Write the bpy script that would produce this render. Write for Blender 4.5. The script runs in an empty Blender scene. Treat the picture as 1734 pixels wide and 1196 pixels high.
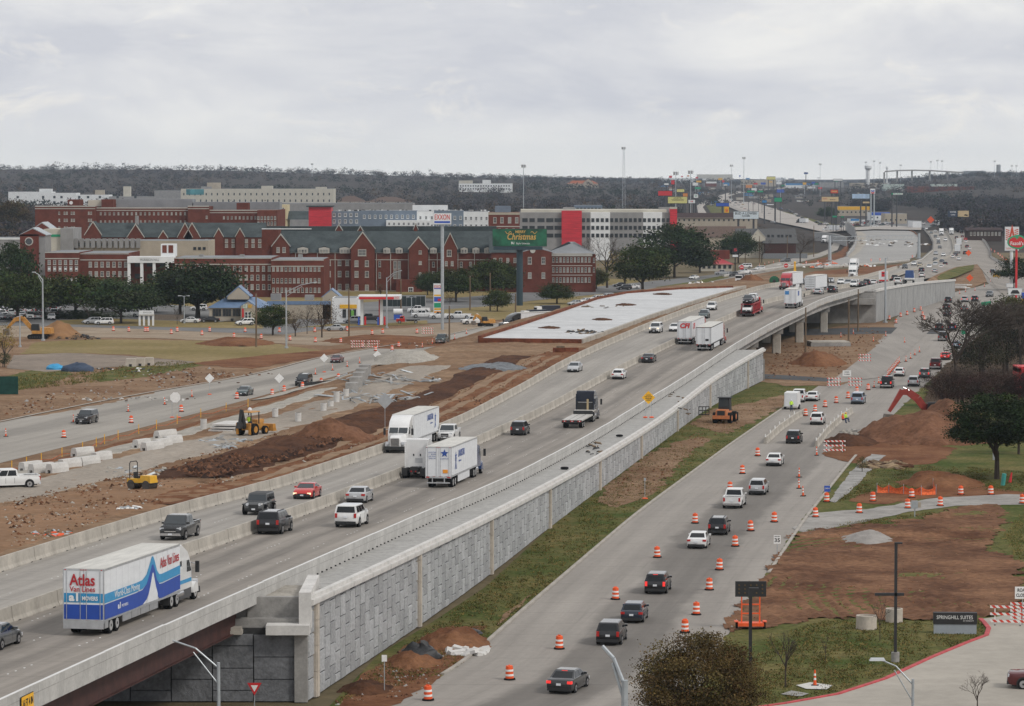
import bpy,math,random
import numpy as np
from mathutils import Vector,Matrix,noise as mnoise
random.seed(7);RNG=np.random.default_rng(11)
R=math.radians
scene=bpy.context.scene
COL=scene.collection
# ---------------------------------------------------------------- camera
FPX,CXP,CYP,CAMH=5430.0,867.0,598.0,35.0
PITCH=math.atan(298/FPX);CP,SP=math.cos(PITCH),math.sin(PITCH)
cam=bpy.data.cameras.new('Camera');camo=bpy.data.objects.new('Camera',cam);COL.objects.link(camo)
cam.sensor_width=36;cam.lens=36*FPX/1734;cam.clip_start=1;cam.clip_end=40000
camo.location=(0,0,CAMH);camo.rotation_euler=(R(90)-PITCH,0,0)
scene.camera=camo
# ---------------------------------------------------------------- world: overcast sky
SUN_EL,SUN_AZ=42,125 # azimuth clockwise from the view direction (+Y): behind and right of the camera
world=bpy.data.worlds.new('World');scene.world=world;world.use_nodes=True
nt=world.node_tree;N=nt.nodes;LK=nt.links;N.clear()
def wn(t,**k):
 n=N.new(t)
 for a,b in k.items():setattr(n,a,b)
 return n
sky=wn('ShaderNodeTexSky',sky_type='NISHITA',sun_disc=False,sun_elevation=R(SUN_EL),sun_rotation=R(SUN_AZ),air_density=1.2,dust_density=3.0)
tc=wn('ShaderNodeTexCoord');sep=wn('ShaderNodeSeparateXYZ');LK.new(tc.outputs['Generated'],sep.inputs[0])
zz=wn('ShaderNodeMath',operation='MAXIMUM');LK.new(sep.outputs['Z'],zz.inputs[0]);zz.inputs[1].default_value=0
def wnoise(scale,flat,detail,rough,off=0,dist=0.0):
 mp=wn('ShaderNodeMapping');LK.new(tc.outputs['Generated'],mp.inputs[0]);mp.inputs['Location'].default_value=(off,off*.7,off*.3)
 mp.inputs['Scale'].default_value=(scale,scale,scale*flat)
 n=wn('ShaderNodeTexNoise');LK.new(mp.outputs[0],n.inputs['Vector']);n.inputs['Scale'].default_value=1
 n.inputs['Detail'].default_value=detail;n.inputs['Roughness'].default_value=rough;n.inputs['Distortion'].default_value=dist
 return n
c1=wnoise(11,3.3,9,.56,3.3,.35);c2=wnoise(30,2.4,8,.64,9.4,.6)
r1=wn('ShaderNodeValToRGB');LK.new(c1.outputs['Fac'],r1.inputs[0])
r1.color_ramp.elements[0].position=.36;r1.color_ramp.elements[0].color=(6.6,6.75,7.3,1)
r1.color_ramp.elements[1].position=.62;r1.color_ramp.elements[1].color=(9.1,9.05,8.9,1)
e=r1.color_ramp.elements.new(.5);e.color=(7.8,7.85,8.1,1)
r2=wn('ShaderNodeValToRGB');LK.new(c2.outputs['Fac'],r2.inputs[0])
r2.color_ramp.elements[0].position=.57;r2.color_ramp.elements[0].color=(0,0,0,1)
r2.color_ramp.elements[1].position=.74;r2.color_ramp.elements[1].color=(.8,.8,.8,1)
mx=wn('ShaderNodeMix',data_type='RGBA');LK.new(r2.outputs[0],mx.inputs['Factor']);LK.new(r1.outputs[0],mx.inputs['A']);mx.inputs['B'].default_value=(9.9,9.5,8.8,1)
# near the horizon the deck of cloud thins into pale even air
hz=wn('ShaderNodeMapRange');LK.new(zz.outputs[0],hz.inputs['Value']);hz.inputs['From Min'].default_value=.0;hz.inputs['From Max'].default_value=.022
hz.inputs['To Min'].default_value=1;hz.inputs['To Max'].default_value=0
mh=wn('ShaderNodeMix',data_type='RGBA');LK.new(hz.outputs[0],mh.inputs['Factor']);LK.new(mx.outputs['Result'],mh.inputs['A']);mh.inputs['B'].default_value=(9.3,9.2,8.9,1)
mixs=wn('ShaderNodeMix',data_type='RGBA');mixs.inputs['Factor'].default_value=.94
LK.new(sky.outputs[0],mixs.inputs['A']);LK.new(mh.outputs['Result'],mixs.inputs['B'])
bg=wn('ShaderNodeBackground');LK.new(mixs.outputs['Result'],bg.inputs['Color']);bg.inputs['Strength'].default_value=.1
wo=wn('ShaderNodeOutputWorld');LK.new(bg.outputs[0],wo.inputs['Surface'])
sl=bpy.data.lights.new('Sun','SUN');sl.energy=1.5;sl.angle=R(11);sl.color=(1,.96,.9)
so=bpy.data.objects.new('Sun',sl);COL.objects.link(so)
sdir=Vector((math.sin(R(SUN_AZ))*math.cos(R(SUN_EL)),math.cos(R(SUN_AZ))*math.cos(R(SUN_EL)),math.sin(R(SUN_EL))))
so.rotation_euler=sdir.to_track_quat('Z','Y').to_euler();so.location=(300,-300,400)
vs=scene.view_settings;vs.view_transform='Standard';vs.look='None';vs.exposure=0;vs.gamma=1;vs.use_curve_mapping=False
scene.cycles.max_bounces=5;scene.cycles.diffuse_bounces=2;scene.cycles.volume_bounces=2;scene.cycles.transparent_max_bounces=6
HAZE=3.8e-5
# ---------------------------------------------------------------- pixels to places
def ray(x,y):
 r=(x-CXP)/FPX;u=-(y-CYP)/FPX
 return Vector((r,CP+u*SP,-SP+u*CP))
def G(x,y,z=0.0):
 d=ray(x,y);t=(z-CAMH)/d.z
 return Vector((d.x*t,d.y*t,z))
def at(x,y,Y):
 d=ray(x,y);t=Y/d.y
 return Vector((d.x*t,Y,CAMH+d.z*t))
def ppm(Y):return FPX/Y # pixels per metre at a distance
ZY=[100,150,200,250,326,380,430,480,538,620,700,780,860,985,1200,1500,2000,9000]
ZZ=[7.8,7.6,7.0,6.0,4.1,3.4,3.2,3.8,5.2,6.6,7.4,7.8,6.7,3.8,1.0,.5,.3,.3]
_yy=np.arange(100,2600,4.0);_zz=np.interp(_yy,ZY,ZZ)
def smooth(a,n):
 k=np.hanning(2*n+1);k /= k.sum();return np.convolve(np.pad(a,n,mode='reflect',reflect_type='odd'),k,'valid')
_zz=smooth(_zz,10)
def zd(Y):return float(np.interp(Y,_yy,_zz))
def D(x,y,h=0.0):
 z=5.0
 for _ in range(40):
  p=G(x,y,z+h);z=.5*z+.5*zd(p.y)
 p.z=z;return p
def line(pts,h=0.0,n=6,flat=None):
 P=[D(x,y,h)if flat is None else G(x,y,flat)for x,y in pts]
 P.sort(key=lambda p:p.y)
 xs=np.interp(_yy,[p.y for p in P],[p.x for p in P])
 a,b=P[0],P[1];m=_yy<a.y;xs[m]=a.x+(_yy[m]-a.y)*(b.x-a.x)/(b.y-a.y)
 a,b=P[-1],P[-2];m=_yy>a.y;xs[m]=a.x+(_yy[m]-a.y)*(b.x-a.x)/(b.y-a.y)
 xs=smooth(xs,n)
 return lambda Y:float(np.interp(Y,_yy,xs))
xL=line([(0,970),(100,938),(330,864),(440,838),(640,770),(760,728),(860,676),(960,618),(1090,560),(1170,528),(1250,502),(1345,481),(1450,474),(1523,454),(1560,441),(1579,425),(1580,411),(1574,399),(1566,390)],n=9)
xM=line([(0,1060),(100,1026),(342,931),(440,900),(581,847),(673,810),(830,743),(920,700),(1012,648),(1140,584),(1208,553),(1251,534),(1294,514),(1340,505),(1440,487),(1541,460),(1575,448),(1609,437),(1615,425),(1613,411),(1606,398),(1598,389)],n=9)
_par=[(0,1181),(173,1103),(380,1010),(506,957),(625,905),(726,861),(820,823),(920,775),(1088,678),(1251,577),(1300,549),(1364,519),(1391,505),(1450,489),(1576,469)]
xP=line(_par,h=1.0,n=9)
xC=line([(496,1021),(631,961),(820,873),(920,821),(1200,642),(1290,590)],h=.3,n=9)
xSL=line([(0,716),(215,672),(440,635),(540,605),(720,577),(860,545),(1000,512),(1140,478),(1290,452)],flat=0,n=12)
xSR=line([(0,785),(300,710),(400,682),(560,640),(700,600),(820,570),(960,535),(1100,500),(1200,478),(1320,458)],flat=0,n=12)
xFL=line([(540,1240),(760,1150),(870,1050),(1080,870),(1240,752),(1330,690),(1385,655),(1470,590),(1500,560),(1530,525),(1570,507),(1620,494),(1680,480)],flat=0,n=6)
xFR=line([(1150,1240),(1240,1060),(1300,970),(1360,880),(1440,780),(1500,715),(1580,640),(1640,585),(1690,540),(1730,510),(1760,490)],flat=0,n=6)
def sstep(t):t=min(1,max(0,t));return t*t*(3-2*t)
def terr(X,Y):
 a,b=xSR(Y),xL(Y)
 if Y>1100 or Y<150 or X<=a or X>=b:return 0.0
 return max(0,zd(Y)-.45)*sstep((X-a)/(b-a)/.42)
def E(x,y):
 """pixel to the earth surface west of the freeway"""
 d=ray(x,y);lo=180.0;prev=lo
 Y=lo
 while Y<1200:
  t=Y/d.y;z=CAMH+d.z*t
  if z<terr(d.x*t,Y):break
  prev=Y;Y+=3
 lo,hi=prev,Y
 for _ in range(18):
  m=.5*(lo+hi);t=m/d.y
  if CAMH+d.z*t<terr(d.x*t,m):hi=m
  else:lo=m
 t=lo/d.y;return Vector((d.x*t,lo,terr(d.x*t,lo)))
def head(fn,Y,dY=8.0):return math.atan2(2*dY,fn(Y+dY)-fn(Y-dY)) # yaw of a road line, +X local = forward (away)
# ---------------------------------------------------------------- materials
MATS={}
def pmat(name,col,rough=.6,var=.12,scale=2.0,bump=0.0,metal=0.0,spec=.5,col2=None,detail=5,stretch=None,coat=0,emit=None,fine=None,obj=True,bscale=None):
 """principled material with two-scale noise variation of its own colour"""
 if name in MATS:return MATS[name]
 m=bpy.data.materials.new(name);m.use_nodes=True;t=m.node_tree;n=t.nodes;l=t.links
 b=n['Principled BSDF'];b.inputs['Roughness'].default_value=rough;b.inputs['Metallic'].default_value=metal
 b.inputs['Specular IOR Level'].default_value=spec if rough<.8 else spec*.16
 if coat:b.inputs['Coat Weight'].default_value=coat;b.inputs['Coat Roughness'].default_value=.06
 c=(*col,1)
 if emit:b.inputs['Emission Color'].default_value=(*emit[0],1);b.inputs['Emission Strength'].default_value=emit[1]
 if var==0 and not bump:b.inputs['Base Color'].default_value=c
 else:
  tcn=n.new('ShaderNodeTexCoord');mp=n.new('ShaderNodeMapping');l.new(tcn.outputs['Object'],mp.inputs[0])
  if stretch:mp.inputs['Scale'].default_value=stretch
  ns=n.new('ShaderNodeTexNoise');l.new(mp.outputs[0],ns.inputs['Vector']);ns.inputs['Scale'].default_value=scale;ns.inputs['Detail'].default_value=detail;ns.inputs['Roughness'].default_value=.62
  rp=n.new('ShaderNodeValToRGB');l.new(ns.outputs['Fac'],rp.inputs[0])
  c2=col2 or tuple(min(1,x*(1+var))for x in col);c1_=col if col2 else tuple(x*(1-var)for x in col)
  rp.color_ramp.elements[0].position=.36;rp.color_ramp.elements[0].color=(*c1_,1)
  rp.color_ramp.elements[1].position=.64;rp.color_ramp.elements[1].color=(*c2,1)
  out=rp.outputs[0]
  if fine:
   n2=n.new('ShaderNodeTexNoise');l.new(tcn.outputs['Object'],n2.inputs['Vector']);n2.inputs['Scale'].default_value=fine[0];n2.inputs['Detail'].default_value=6;n2.inputs['Roughness'].default_value=.7
   r2_=n.new('ShaderNodeMapRange');l.new(n2.outputs['Fac'],r2_.inputs['Value']);r2_.inputs['From Min'].default_value=.3;r2_.inputs['From Max'].default_value=.7
   r2_.inputs['To Min'].default_value=1-fine[1];r2_.inputs['To Max'].default_value=1+fine[1]
   mm=n.new('ShaderNodeVectorMath');mm.operation='SCALE';l.new(out,mm.inputs[0]);l.new(r2_.outputs[0],mm.inputs['Scale']);out=mm.outputs[0]
  l.new(out,b.inputs['Base Color'])
  if bump:
   n3=n.new('ShaderNodeTexNoise');l.new(mp.outputs[0],n3.inputs['Vector']);n3.inputs['Scale'].default_value=bscale or scale*4;n3.inputs['Detail'].default_value=8;n3.inputs['Roughness'].default_value=.65
   bp=n.new('ShaderNodeBump');bp.inputs['Strength'].default_value=1;bp.inputs['Distance'].default_value=bump;l.new(n3.outputs['Fac'],bp.inputs['Height']);l.new(bp.outputs[0],b.inputs['Normal'])
 MATS[name]=m;return m
def paint(rgb,rough=.28,metal=0.0):
 k='paint_%d_%d_%d_%d'%(*[int(c*255)for c in rgb],int(metal*10))
 return pmat(k,rgb,.4,var=.05,scale=1.2,metal=metal,coat=1.0,spec=.2)
def attr_mat(name,base,rough=.9,amount=1.0,fine=None,trans=0.0):
 """foliage: colour from the mesh's own tint attribute times base"""
 if name in MATS:return MATS[name]
 m=bpy.data.materials.new(name);m.use_nodes=True;n=m.node_tree.nodes;l=m.node_tree.links;b=n['Principled BSDF']
 b.inputs['Roughness'].default_value=rough;b.inputs['Specular IOR Level'].default_value=.08
 a=n.new('ShaderNodeVertexColor');a.layer_name='tint'
 oi=n.new('ShaderNodeObjectInfo');mr=n.new('ShaderNodeMapRange');l.new(oi.outputs['Random'],mr.inputs['Value']);mr.inputs['To Min'].default_value=.8;mr.inputs['To Max'].default_value=1.2
 mu=n.new('ShaderNodeVectorMath');mu.operation='MULTIPLY';l.new(a.outputs['Color'],mu.inputs[0]);mu.inputs[1].default_value=base
 sc=n.new('ShaderNodeVectorMath');sc.operation='SCALE';l.new(mu.outputs[0],sc.inputs[0]);l.new(mr.outputs[0],sc.inputs['Scale'])
 l.new(sc.outputs[0],b.inputs['Base Color']);MATS[name]=m;return m
M={}
M['concrete']=pmat('concrete_barrier',(.40,.37,.325),.85,.16,.5,fine=(3,.12),stretch=(1,1,.5))
M['concrete_new']=pmat('concrete_new',(.56,.545,.52),.8,.10,.8,fine=(6,.08))
M['concrete_old']=pmat('concrete_old',(.30,.29,.275),.9,.2,.4,fine=(4,.15))
M['panel']=pmat('wall_panel',(.30,.315,.34),.9,.14,.6,bump=.05,bscale=3.5,fine=(5,.2))
M['dark_joint']=pmat('dark_joint',(.05,.05,.05),.9,.2)
M['rubber']=pmat('rubber',(.015,.015,.016),.85,.2,6)
M['rim']=pmat('rim_alloy',(.45,.45,.46),.35,.1,metal=.8)
M['glass']=pmat('car_glass',(.008,.010,.012),.06,0,spec=.4)
M['glass_tr']=pmat('windscreen',(.03,.037,.042),.08,0,spec=.8)
M['black']=pmat('black_trim',(.02,.02,.021),.6,.15)
M['chrome']=pmat('chrome',(.6,.6,.61),.2,.05,metal=.9)
M['white']=pmat('white_paint',(.72,.72,.71),.4,.05,1.0)
M['trailer']=pmat('trailer_white',(.70,.715,.73),.42,.05,.7,stretch=(1,1,3))
M['trailer_roof']=pmat('trailer_roof',(.55,.535,.49),.6,.12,.5,stretch=(.5,3,1))
M['alu']=pmat('aluminium',(.5,.51,.52),.4,.1,metal=.6)
M['red_light']=pmat('red_lamp',(.45,.015,.012),.3,.1)
M['red_on']=pmat('brake_lamp',(.6,.02,.02),.3,0,emit=((1,.05,.04),.7))
M['head_on']=pmat('head_lamp_lit',(.9,.8,.6),.2,0,emit=((1,.75,.4),1.0))
M['head']=pmat('head_lamp',(.55,.57,.6),.15,.05,spec=.8)
M['amber']=pmat('amber_lamp',(.8,.3,.02),.4,.1)
M['plate']=pmat('plate_white',(.7,.72,.75),.5,.05)
M['orange']=pmat('traffic_orange',(.78,.10,.018),.55,.12,3)
M['orange_mesh']=pmat('orange_netting',(.75,.16,.06),.8,.25,5)
M['stripe_w']=pmat('reflective_white',(.8,.8,.78),.5,.06,3)
M['galv']=pmat('galvanised',(.40,.43,.45),.45,.1,metal=.4)
M['wood']=pmat('wood_pole',(.17,.125,.085),.9,.25,2,stretch=(1,1,.1))
M['steel_red']=pmat('weathering_steel',(.06,.022,.018),.7,.25,1)
M['brick']=pmat('red_brick',(.135,.045,.032),.9,.16,.35,fine=(3,.12))
M['brick2']=pmat('brown_brick',(.15,.048,.036),.9,.18,.35,fine=(3,.12))
M['stone']=pmat('pale_stone',(.46,.44,.40),.85,.08,.5)
M['roof']=pmat('slate_roof',(.060,.072,.074),.85,.2,.25,fine=(1.5,.15),stretch=(1,1,2))
M['roof_gray']=pmat('membrane_roof',(.24,.25,.26),.9,.16,.1)
M['cream']=pmat('cream_wall',(.50,.47,.40),.85,.06,.3)
M['wall_gray']=pmat('grey_wall',(.27,.265,.26),.85,.1,.3)
M['wall_white']=pmat('white_wall',(.70,.71,.71),.8,.06,.3)
M['wall_blue']=pmat('bluegrey_wall',(.17,.21,.26),.85,.1,.3)
M['red_panel']=pmat('red_panel',(.52,.02,.035),.5,.18,.6,stretch=(.3,.3,3))
M['beige']=pmat('beige_wall',(.40,.35,.28),.85,.08,.3)
M['win']=pmat('window_glass',(.03,.036,.042),.12,.3,.5,spec=.7)
M['win_pale']=pmat('window_blind',(.15,.165,.17),.3,.4,.6)
M['blue_roof']=pmat('blue_metal_roof',(.13,.20,.32),.45,.1,1)
_w=M['win_pale'];_b=_w.node_tree.nodes['Principled BSDF'];_o=_w.node_tree.nodes.new('ShaderNodeObjectInfo');_r=_w.node_tree.nodes.new('ShaderNodeValToRGB');_w.node_tree.links.new(_o.outputs['Random'],_r.inputs[0])
_r.color_ramp.elements[0].color=(.03,.035,.04,1);_r.color_ramp.elements[1].color=(.30,.31,.30,1);_r.color_ramp.elements[0].position=.15;_w.node_tree.links.new(_r.outputs[0],_b.inputs['Base Color'])
M['red']=pmat('sign_red',(.58,.02,.025),.45,.06)
M['blue']=pmat('sign_blue',(.03,.09,.42),.45,.06)
M['green_sign']=pmat('sign_green',(.01,.28,.14),.45,.06)
M['yellow']=pmat('machine_yellow',(.72,.40,.02),.4,.12,2)
M['cat']=pmat('machine_amber',(.47,.22,.04),.5,.2,2)
M['hi_vis']=pmat('hi_vis',(.55,.85,.06),.7,.1)
M['skin']=pmat('skin',(.32,.17,.11),.6,.05)
M['denim']=pmat('denim',(.04,.06,.12),.9,.15)
M['bark']=pmat('bark',(.075,.06,.05),.95,.25,2)
M['tarp_black']=pmat('black_tarp',(.012,.012,.013),.45,.2,2,bump=.04)
M['dirt']=pmat('bare_dirt',(.265,.178,.112),.97,.2,.07,bump=.2,col2=(.165,.095,.055),fine=(.9,.38),bscale=1.2,stretch=(.55,1.3,1))
M['dirt_red']=pmat('red_dirt',(.125,.052,.026),.97,.2,.12,bump=.25,col2=(.215,.105,.055),fine=(1.6,.3),bscale=1.0)
M['dirt_dark']=pmat('dark_dirt',(.055,.028,.019),.97,.2,.15,bump=.35,col2=(.105,.05,.028),fine=(1.5,.35),bscale=1.0)
M['gravel']=pmat('pale_gravel',(.35,.325,.285),.97,.15,.3,bump=.08,fine=(3,.25),bscale=5)
M['road']=pmat('frontage_concrete',(.37,.34,.295),.9,.10,.05,fine=(.6,.1))
M['asphalt']=pmat('asphalt',(.085,.087,.09),.92,.18,.1,fine=(1.2,.15))
M['lot']=pmat('parking_pavement',(.17,.168,.165),.92,.15,.06,fine=(.8,.12))
M['kerb']=pmat('kerb_concrete',(.38,.35,.31),.9,.15,.7)
M['grass']=pmat('turf',(.056,.078,.017),.95,.25,.14,bump=.12,col2=(.15,.128,.048),fine=(1.8,.45),bscale=3)
M['grass_dry']=pmat('dry_turf',(.18,.142,.056),.95,.15,.04,bump=.05,col2=(.245,.188,.092),fine=(.7,.25),bscale=2)
M['line_white']=pmat('line_white',(.66,.66,.64),.8,.2,1.5)
# ---------------------------------------------------------------- mesh builder
class MB:
 def __init__(s):s.v=[];s.f=[];s.m=[];s.mats=[]
 def mi(s,mat):
  if mat not in s.mats:s.mats.append(mat)
  return s.mats.index(mat)
 def add(s,vs,fs,mat,T=None):
  o=len(s.v);i=s.mi(mat)
  s.v+=[tuple(T@Vector(v))if T else tuple(v)for v in vs]
  s.f+=[tuple(a+o for a in f)for f in fs];s.m+=[i]*len(fs);return s
 def box(s,x0,x1,y0,y1,z0,z1,mat,T=None,top=None):
  """top=(sx,sy) scales the upper face about its middle"""
  vs=[(x,y,z0)for x,y in((x0,y0),(x1,y0),(x1,y1),(x0,y1))]
  a,b=(top if top else(1,1));mx_,my_=(x0+x1)/2,(y0+y1)/2
  vs+=[(mx_+(x-mx_)*a,my_+(y-my_)*b,z1)for x,y in((x0,y0),(x1,y0),(x1,y1),(x0,y1))]
  return s.add(vs,[(3,2,1,0),(4,5,6,7),(0,1,5,4),(1,2,6,5),(2,3,7,6),(3,0,4,7)],mat,T)
 def prism(s,poly,axis,a,b,mat,T=None):
  """poly in the two other axes, extruded along axis from a to b"""
  def P(u,w,h):return{'x':(h,u,w),'y':(u,h,w),'z':(u,w,h)}[axis]
  n=len(poly);vs=[P(u,w,a)for u,w in poly]+[P(u,w,b)for u,w in poly]
  fs=[tuple(range(n))[::-1],tuple(range(n,2*n))]+[(i,(i+1)%n,n+(i+1)%n,n+i)for i in range(n)]
  return s.add(vs,fs,mat,T)
 def cyl(s,p,q,r,mat,n=10,r2=None,T=None,caps=True):
  p,q=Vector(p),Vector(q);d=(q-p);r2=r if r2 is None else r2
  if d.length<1e-6:return s
  d.normalize();u=d.orthogonal().normalized();w=d.cross(u);vs=[]
  for c,rr in((p,r),(q,r2)):
   for i in range(n):
    a=2*math.pi*i/n;vs.append(c+u*math.cos(a)*rr+w*math.sin(a)*rr)
  fs=[(i,(i+1)%n,n+(i+1)%n,n+i)for i in range(n)]
  if caps:fs+=[tuple(range(n))[::-1],tuple(range(n,2*n))]
  return s.add(vs,fs,mat,T)
 def tube(s,pts,r,mat,n=6,T=None):
  for a,b in zip(pts[:-1],pts[1:]):s.cyl(a,b,r,mat,n,T=T)
  return s
 def loft(s,secs,mat,caps=True,T=None,closed=True):
  n=len(secs[0]);vs=[v for sec in secs for v in sec];fs=[]
  for k in range(len(secs)-1):
   for i in range(n if closed else n-1):
    j=(i+1)%n;fs.append((k*n+i,k*n+j,(k+1)*n+j,(k+1)*n+i))
  if caps and closed:fs+=[tuple(range(n))[::-1],tuple(range((len(secs)-1)*n,len(secs)*n))]
  return s.add(vs,fs,mat,T)
 def quad(s,a,b,c,d,mat,T=None):return s.add([a,b,c,d],[(0,1,2,3)],mat,T)
 def ball(s,c,r,mat,n=8,T=None,sz=(1,1,1)):
  vs=[];fs=[];k=max(4,n//2)
  for i in range(k+1):
   ph=math.pi*i/k
   for j in range(n):
    th=2*math.pi*j/n;vs.append((c[0]+r*sz[0]*math.sin(ph)*math.cos(th),c[1]+r*sz[1]*math.sin(ph)*math.sin(th),c[2]+r*sz[2]*math.cos(ph)))
  for i in range(k):
   for j in range(n):fs.append((i*n+j,(i+1)*n+j,(i+1)*n+(j+1)%n,i*n+(j+1)%n))
  return s.add(vs,fs,mat,T)
 def mesh(s,name,sm=None):
  me=bpy.data.meshes.new(name);me.from_pydata(s.v,[],s.f)
  for m in s.mats:me.materials.append(m)
  me.polygons.foreach_set('material_index',s.m)
  if sm:
   me.shade_smooth();me.set_sharp_from_angle(angle=R(sm))
  me.update();return me
 def build(s,name,parent=None,sm=None):return link(name,s.mesh(name,sm),parent)
CH={}
def link(name,me,parent=None):
 o=bpy.data.objects.new(name,me);COL.objects.link(o)
 if parent is not None:o.parent=parent;CH.setdefault(parent.name,[]).append(o)
 return o
def cp(o,parent=None):
 c=o.copy();COL.objects.link(c);c.parent=parent
 if parent is not None:CH.setdefault(parent.name,[]).append(c)
 return c
def tag(o,label=None,cat=None,group=None,kind=None):
 if label:o['label']=label
 if cat:o['category']=cat
 if group:o['group']=group
 if kind:o['kind']=kind
 return o
def thing(name,label,cat,loc=(0,0,0),rz=0.0,group=None):
 o=link(name,None);o.location=loc;o.rotation_euler=(0,0,rz);return tag(o,label,cat,group)
def struct(o):o['kind']='structure';return o
def dup(root,loc,rz=None,label=None,group=None,scale=None):
 c=root.copy();COL.objects.link(c);c.location=loc
 if rz is not None:c.rotation_euler=(0,0,rz)
 if scale:c.scale=scale
 if label:c['label']=label
 if group:c['group']=group
 for ch in CH.get(root.name,[]):
  k=cp(ch,c)
  for g in CH.get(ch.name,[]):cp(g,k)
 return c
def to_mesh(curve_obj):
 COL.objects.link(curve_obj);dg=bpy.context.evaluated_depsgraph_get();dg.update()
 me=bpy.data.meshes.new_from_object(curve_obj.evaluated_get(dg));COL.objects.unlink(curve_obj);bpy.data.objects.remove(curve_obj)
 return me
TXT={}
def text(s,size,mat,name='lettering',parent=None,T=None,width=None,bold=0.0,shear=0.0,align='CENTER'):
 """flat lettering; local X along the line, local Y up; width squeezes it to fit"""
 cu=bpy.data.curves.new('lettering','FONT');cu.body=s;cu.size=size;cu.align_x=align;cu.align_y='CENTER';cu.extrude=.004;cu.offset=bold;cu.shear=shear
 cu.resolution_u=3
 me=to_mesh(bpy.data.objects.new('lettering',cu));me.materials.clear();me.materials.append(mat)
 if width and len(me.vertices):
  co=np.empty(len(me.vertices)*3);me.vertices.foreach_get('co',co);co=co.reshape(-1,3)
  w=co[:,0].max()-co[:,0].min();co[:,0]*=width/max(w,1e-6);me.vertices.foreach_set('co',co.ravel())
 if T:me.transform(T)
 return link(name,me,parent)
def frame(o,xdir,up=(0,0,1)):
 """matrix with local X along xdir, local Y along up, Z the outward normal, at o"""
 x=Vector(xdir).normalized();u=Vector(up);zv=x.cross(u).normalized();y=zv.cross(x)
 return Matrix(((x.x,y.x,zv.x,o[0]),(x.y,y.y,zv.y,o[1]),(x.z,y.z,zv.z,o[2]),(0,0,0,1)))
def nz(x,y,s,seed=0.0):return mnoise.noise(Vector((x*s+seed,y*s-seed,seed*.37)))
def fbm(x,y,s,oct=4,seed=0.0):
 a=0;k=1
 for _ in range(oct):a+=nz(x,y,s,seed)*k;s*=2.1;k*=.5
 return a
# ================================================================ SETTING
def road_mat(name,base,streak=.16,scale_u=.9,bands=(),vfade=None):
 """concrete with lengthwise tyre wear and cross joints; UV is metres across and along"""
 m=bpy.data.materials.new(name);m.use_nodes=True;n=m.node_tree.nodes;l=m.node_tree.links;b=n['Principled BSDF']
 b.inputs['Roughness'].default_value=.88;b.inputs['Specular IOR Level'].default_value=.3
 uv=n.new('ShaderNodeUVMap')
 def nse(sx,sy,det,lo,hi,a,c):
  mp=n.new('ShaderNodeMapping');l.new(uv.outputs[0],mp.inputs[0]);mp.inputs['Scale'].default_value=(sx,sy,1)
  t=n.new('ShaderNodeTexNoise');l.new(mp.outputs[0],t.inputs['Vector']);t.inputs['Scale'].default_value=1;t.inputs['Detail'].default_value=det;t.inputs['Roughness'].default_value=.6
  r=n.new('ShaderNodeMapRange');l.new(t.outputs['Fac'],r.inputs['Value']);r.inputs['From Min'].default_value=lo;r.inputs['From Max'].default_value=hi;r.inputs['To Min'].default_value=a;r.inputs['To Max'].default_value=c
  return r.outputs[0]
 fs=[nse(scale_u,.012,4,.35,.65,1-streak,1+streak*.6),nse(.06,.03,5,.35,.65,.92,1.08),nse(1.6,1.2,6,.3,.7,.93,1.06),nse(3.0,.06,3,.58,.75,1,.86)]
 # slab joints
 sp_=n.new('ShaderNodeSeparateXYZ');l.new(uv.outputs[0],sp_.inputs[0])
 mo=n.new('ShaderNodeMath');mo.operation='FRACT';dv=n.new('ShaderNodeMath');dv.operation='DIVIDE';l.new(sp_.outputs['Y'],dv.inputs[0]);dv.inputs[1].default_value=6.1;l.new(dv.outputs[0],mo.inputs[0])
 lt=n.new('ShaderNodeMath');lt.operation='LESS_THAN';l.new(mo.outputs[0],lt.inputs[0]);lt.inputs[1].default_value=.025
 jr=n.new('ShaderNodeMapRange');l.new(lt.outputs[0],jr.inputs['Value']);jr.inputs['To Min'].default_value=1;jr.inputs['To Max'].default_value=.80;fs.append(jr.outputs[0])
 def mth(op,a,b_=None):
  q=n.new('ShaderNodeMath');q.operation=op
  for i_,x_ in enumerate((a,b_)):
   if x_ is None:continue
   if isinstance(x_,(int,float)):q.inputs[i_].default_value=x_
   else:l.new(x_,q.inputs[i_])
  return q.outputs[0]
 def ramp(x_,a,b_,lo=0.0,hi=1.0):
  r=n.new('ShaderNodeMapRange');r.interpolation_type='SMOOTHSTEP';l.new(x_,r.inputs['Value']);r.inputs['From Min'].default_value=a;r.inputs['From Max'].default_value=b_;r.inputs['To Min'].default_value=lo;r.inputs['To Max'].default_value=hi;return r.outputs[0]
 if bands:
  wob=mth('ADD',sp_.outputs['X'],nse(.02,.03,3,.3,.7,-.9,.9));wob=mth('ADD',wob,nse(.5,.25,4,.3,.7,-.35,.35))
  for u0,u1,sf,dk in bands:
   k_=mth('MULTIPLY',ramp(wob,u0-sf,u0+sf),ramp(wob,u1-sf,u1+sf,1,0))
   if vfade:k_=mth('MULTIPLY',k_,ramp(sp_.outputs['Y'],vfade[0],vfade[1],1,0))
   fs.append(mth('SUBTRACT',1,mth('MULTIPLY',k_,1-dk)))
 cur=None
 for f in fs:
  if cur is None:cur=f;continue
  mm=n.new('ShaderNodeMath');mm.operation='MULTIPLY';l.new(cur,mm.inputs[0]);l.new(f,mm.inputs[1]);cur=mm.outputs[0]
 vm=n.new('ShaderNodeVectorMath');vm.operation='SCALE';vm.inputs[0].default_value=base;l.new(cur,vm.inputs['Scale']);l.new(vm.outputs[0],b.inputs['Base Color'])
 return m
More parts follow.
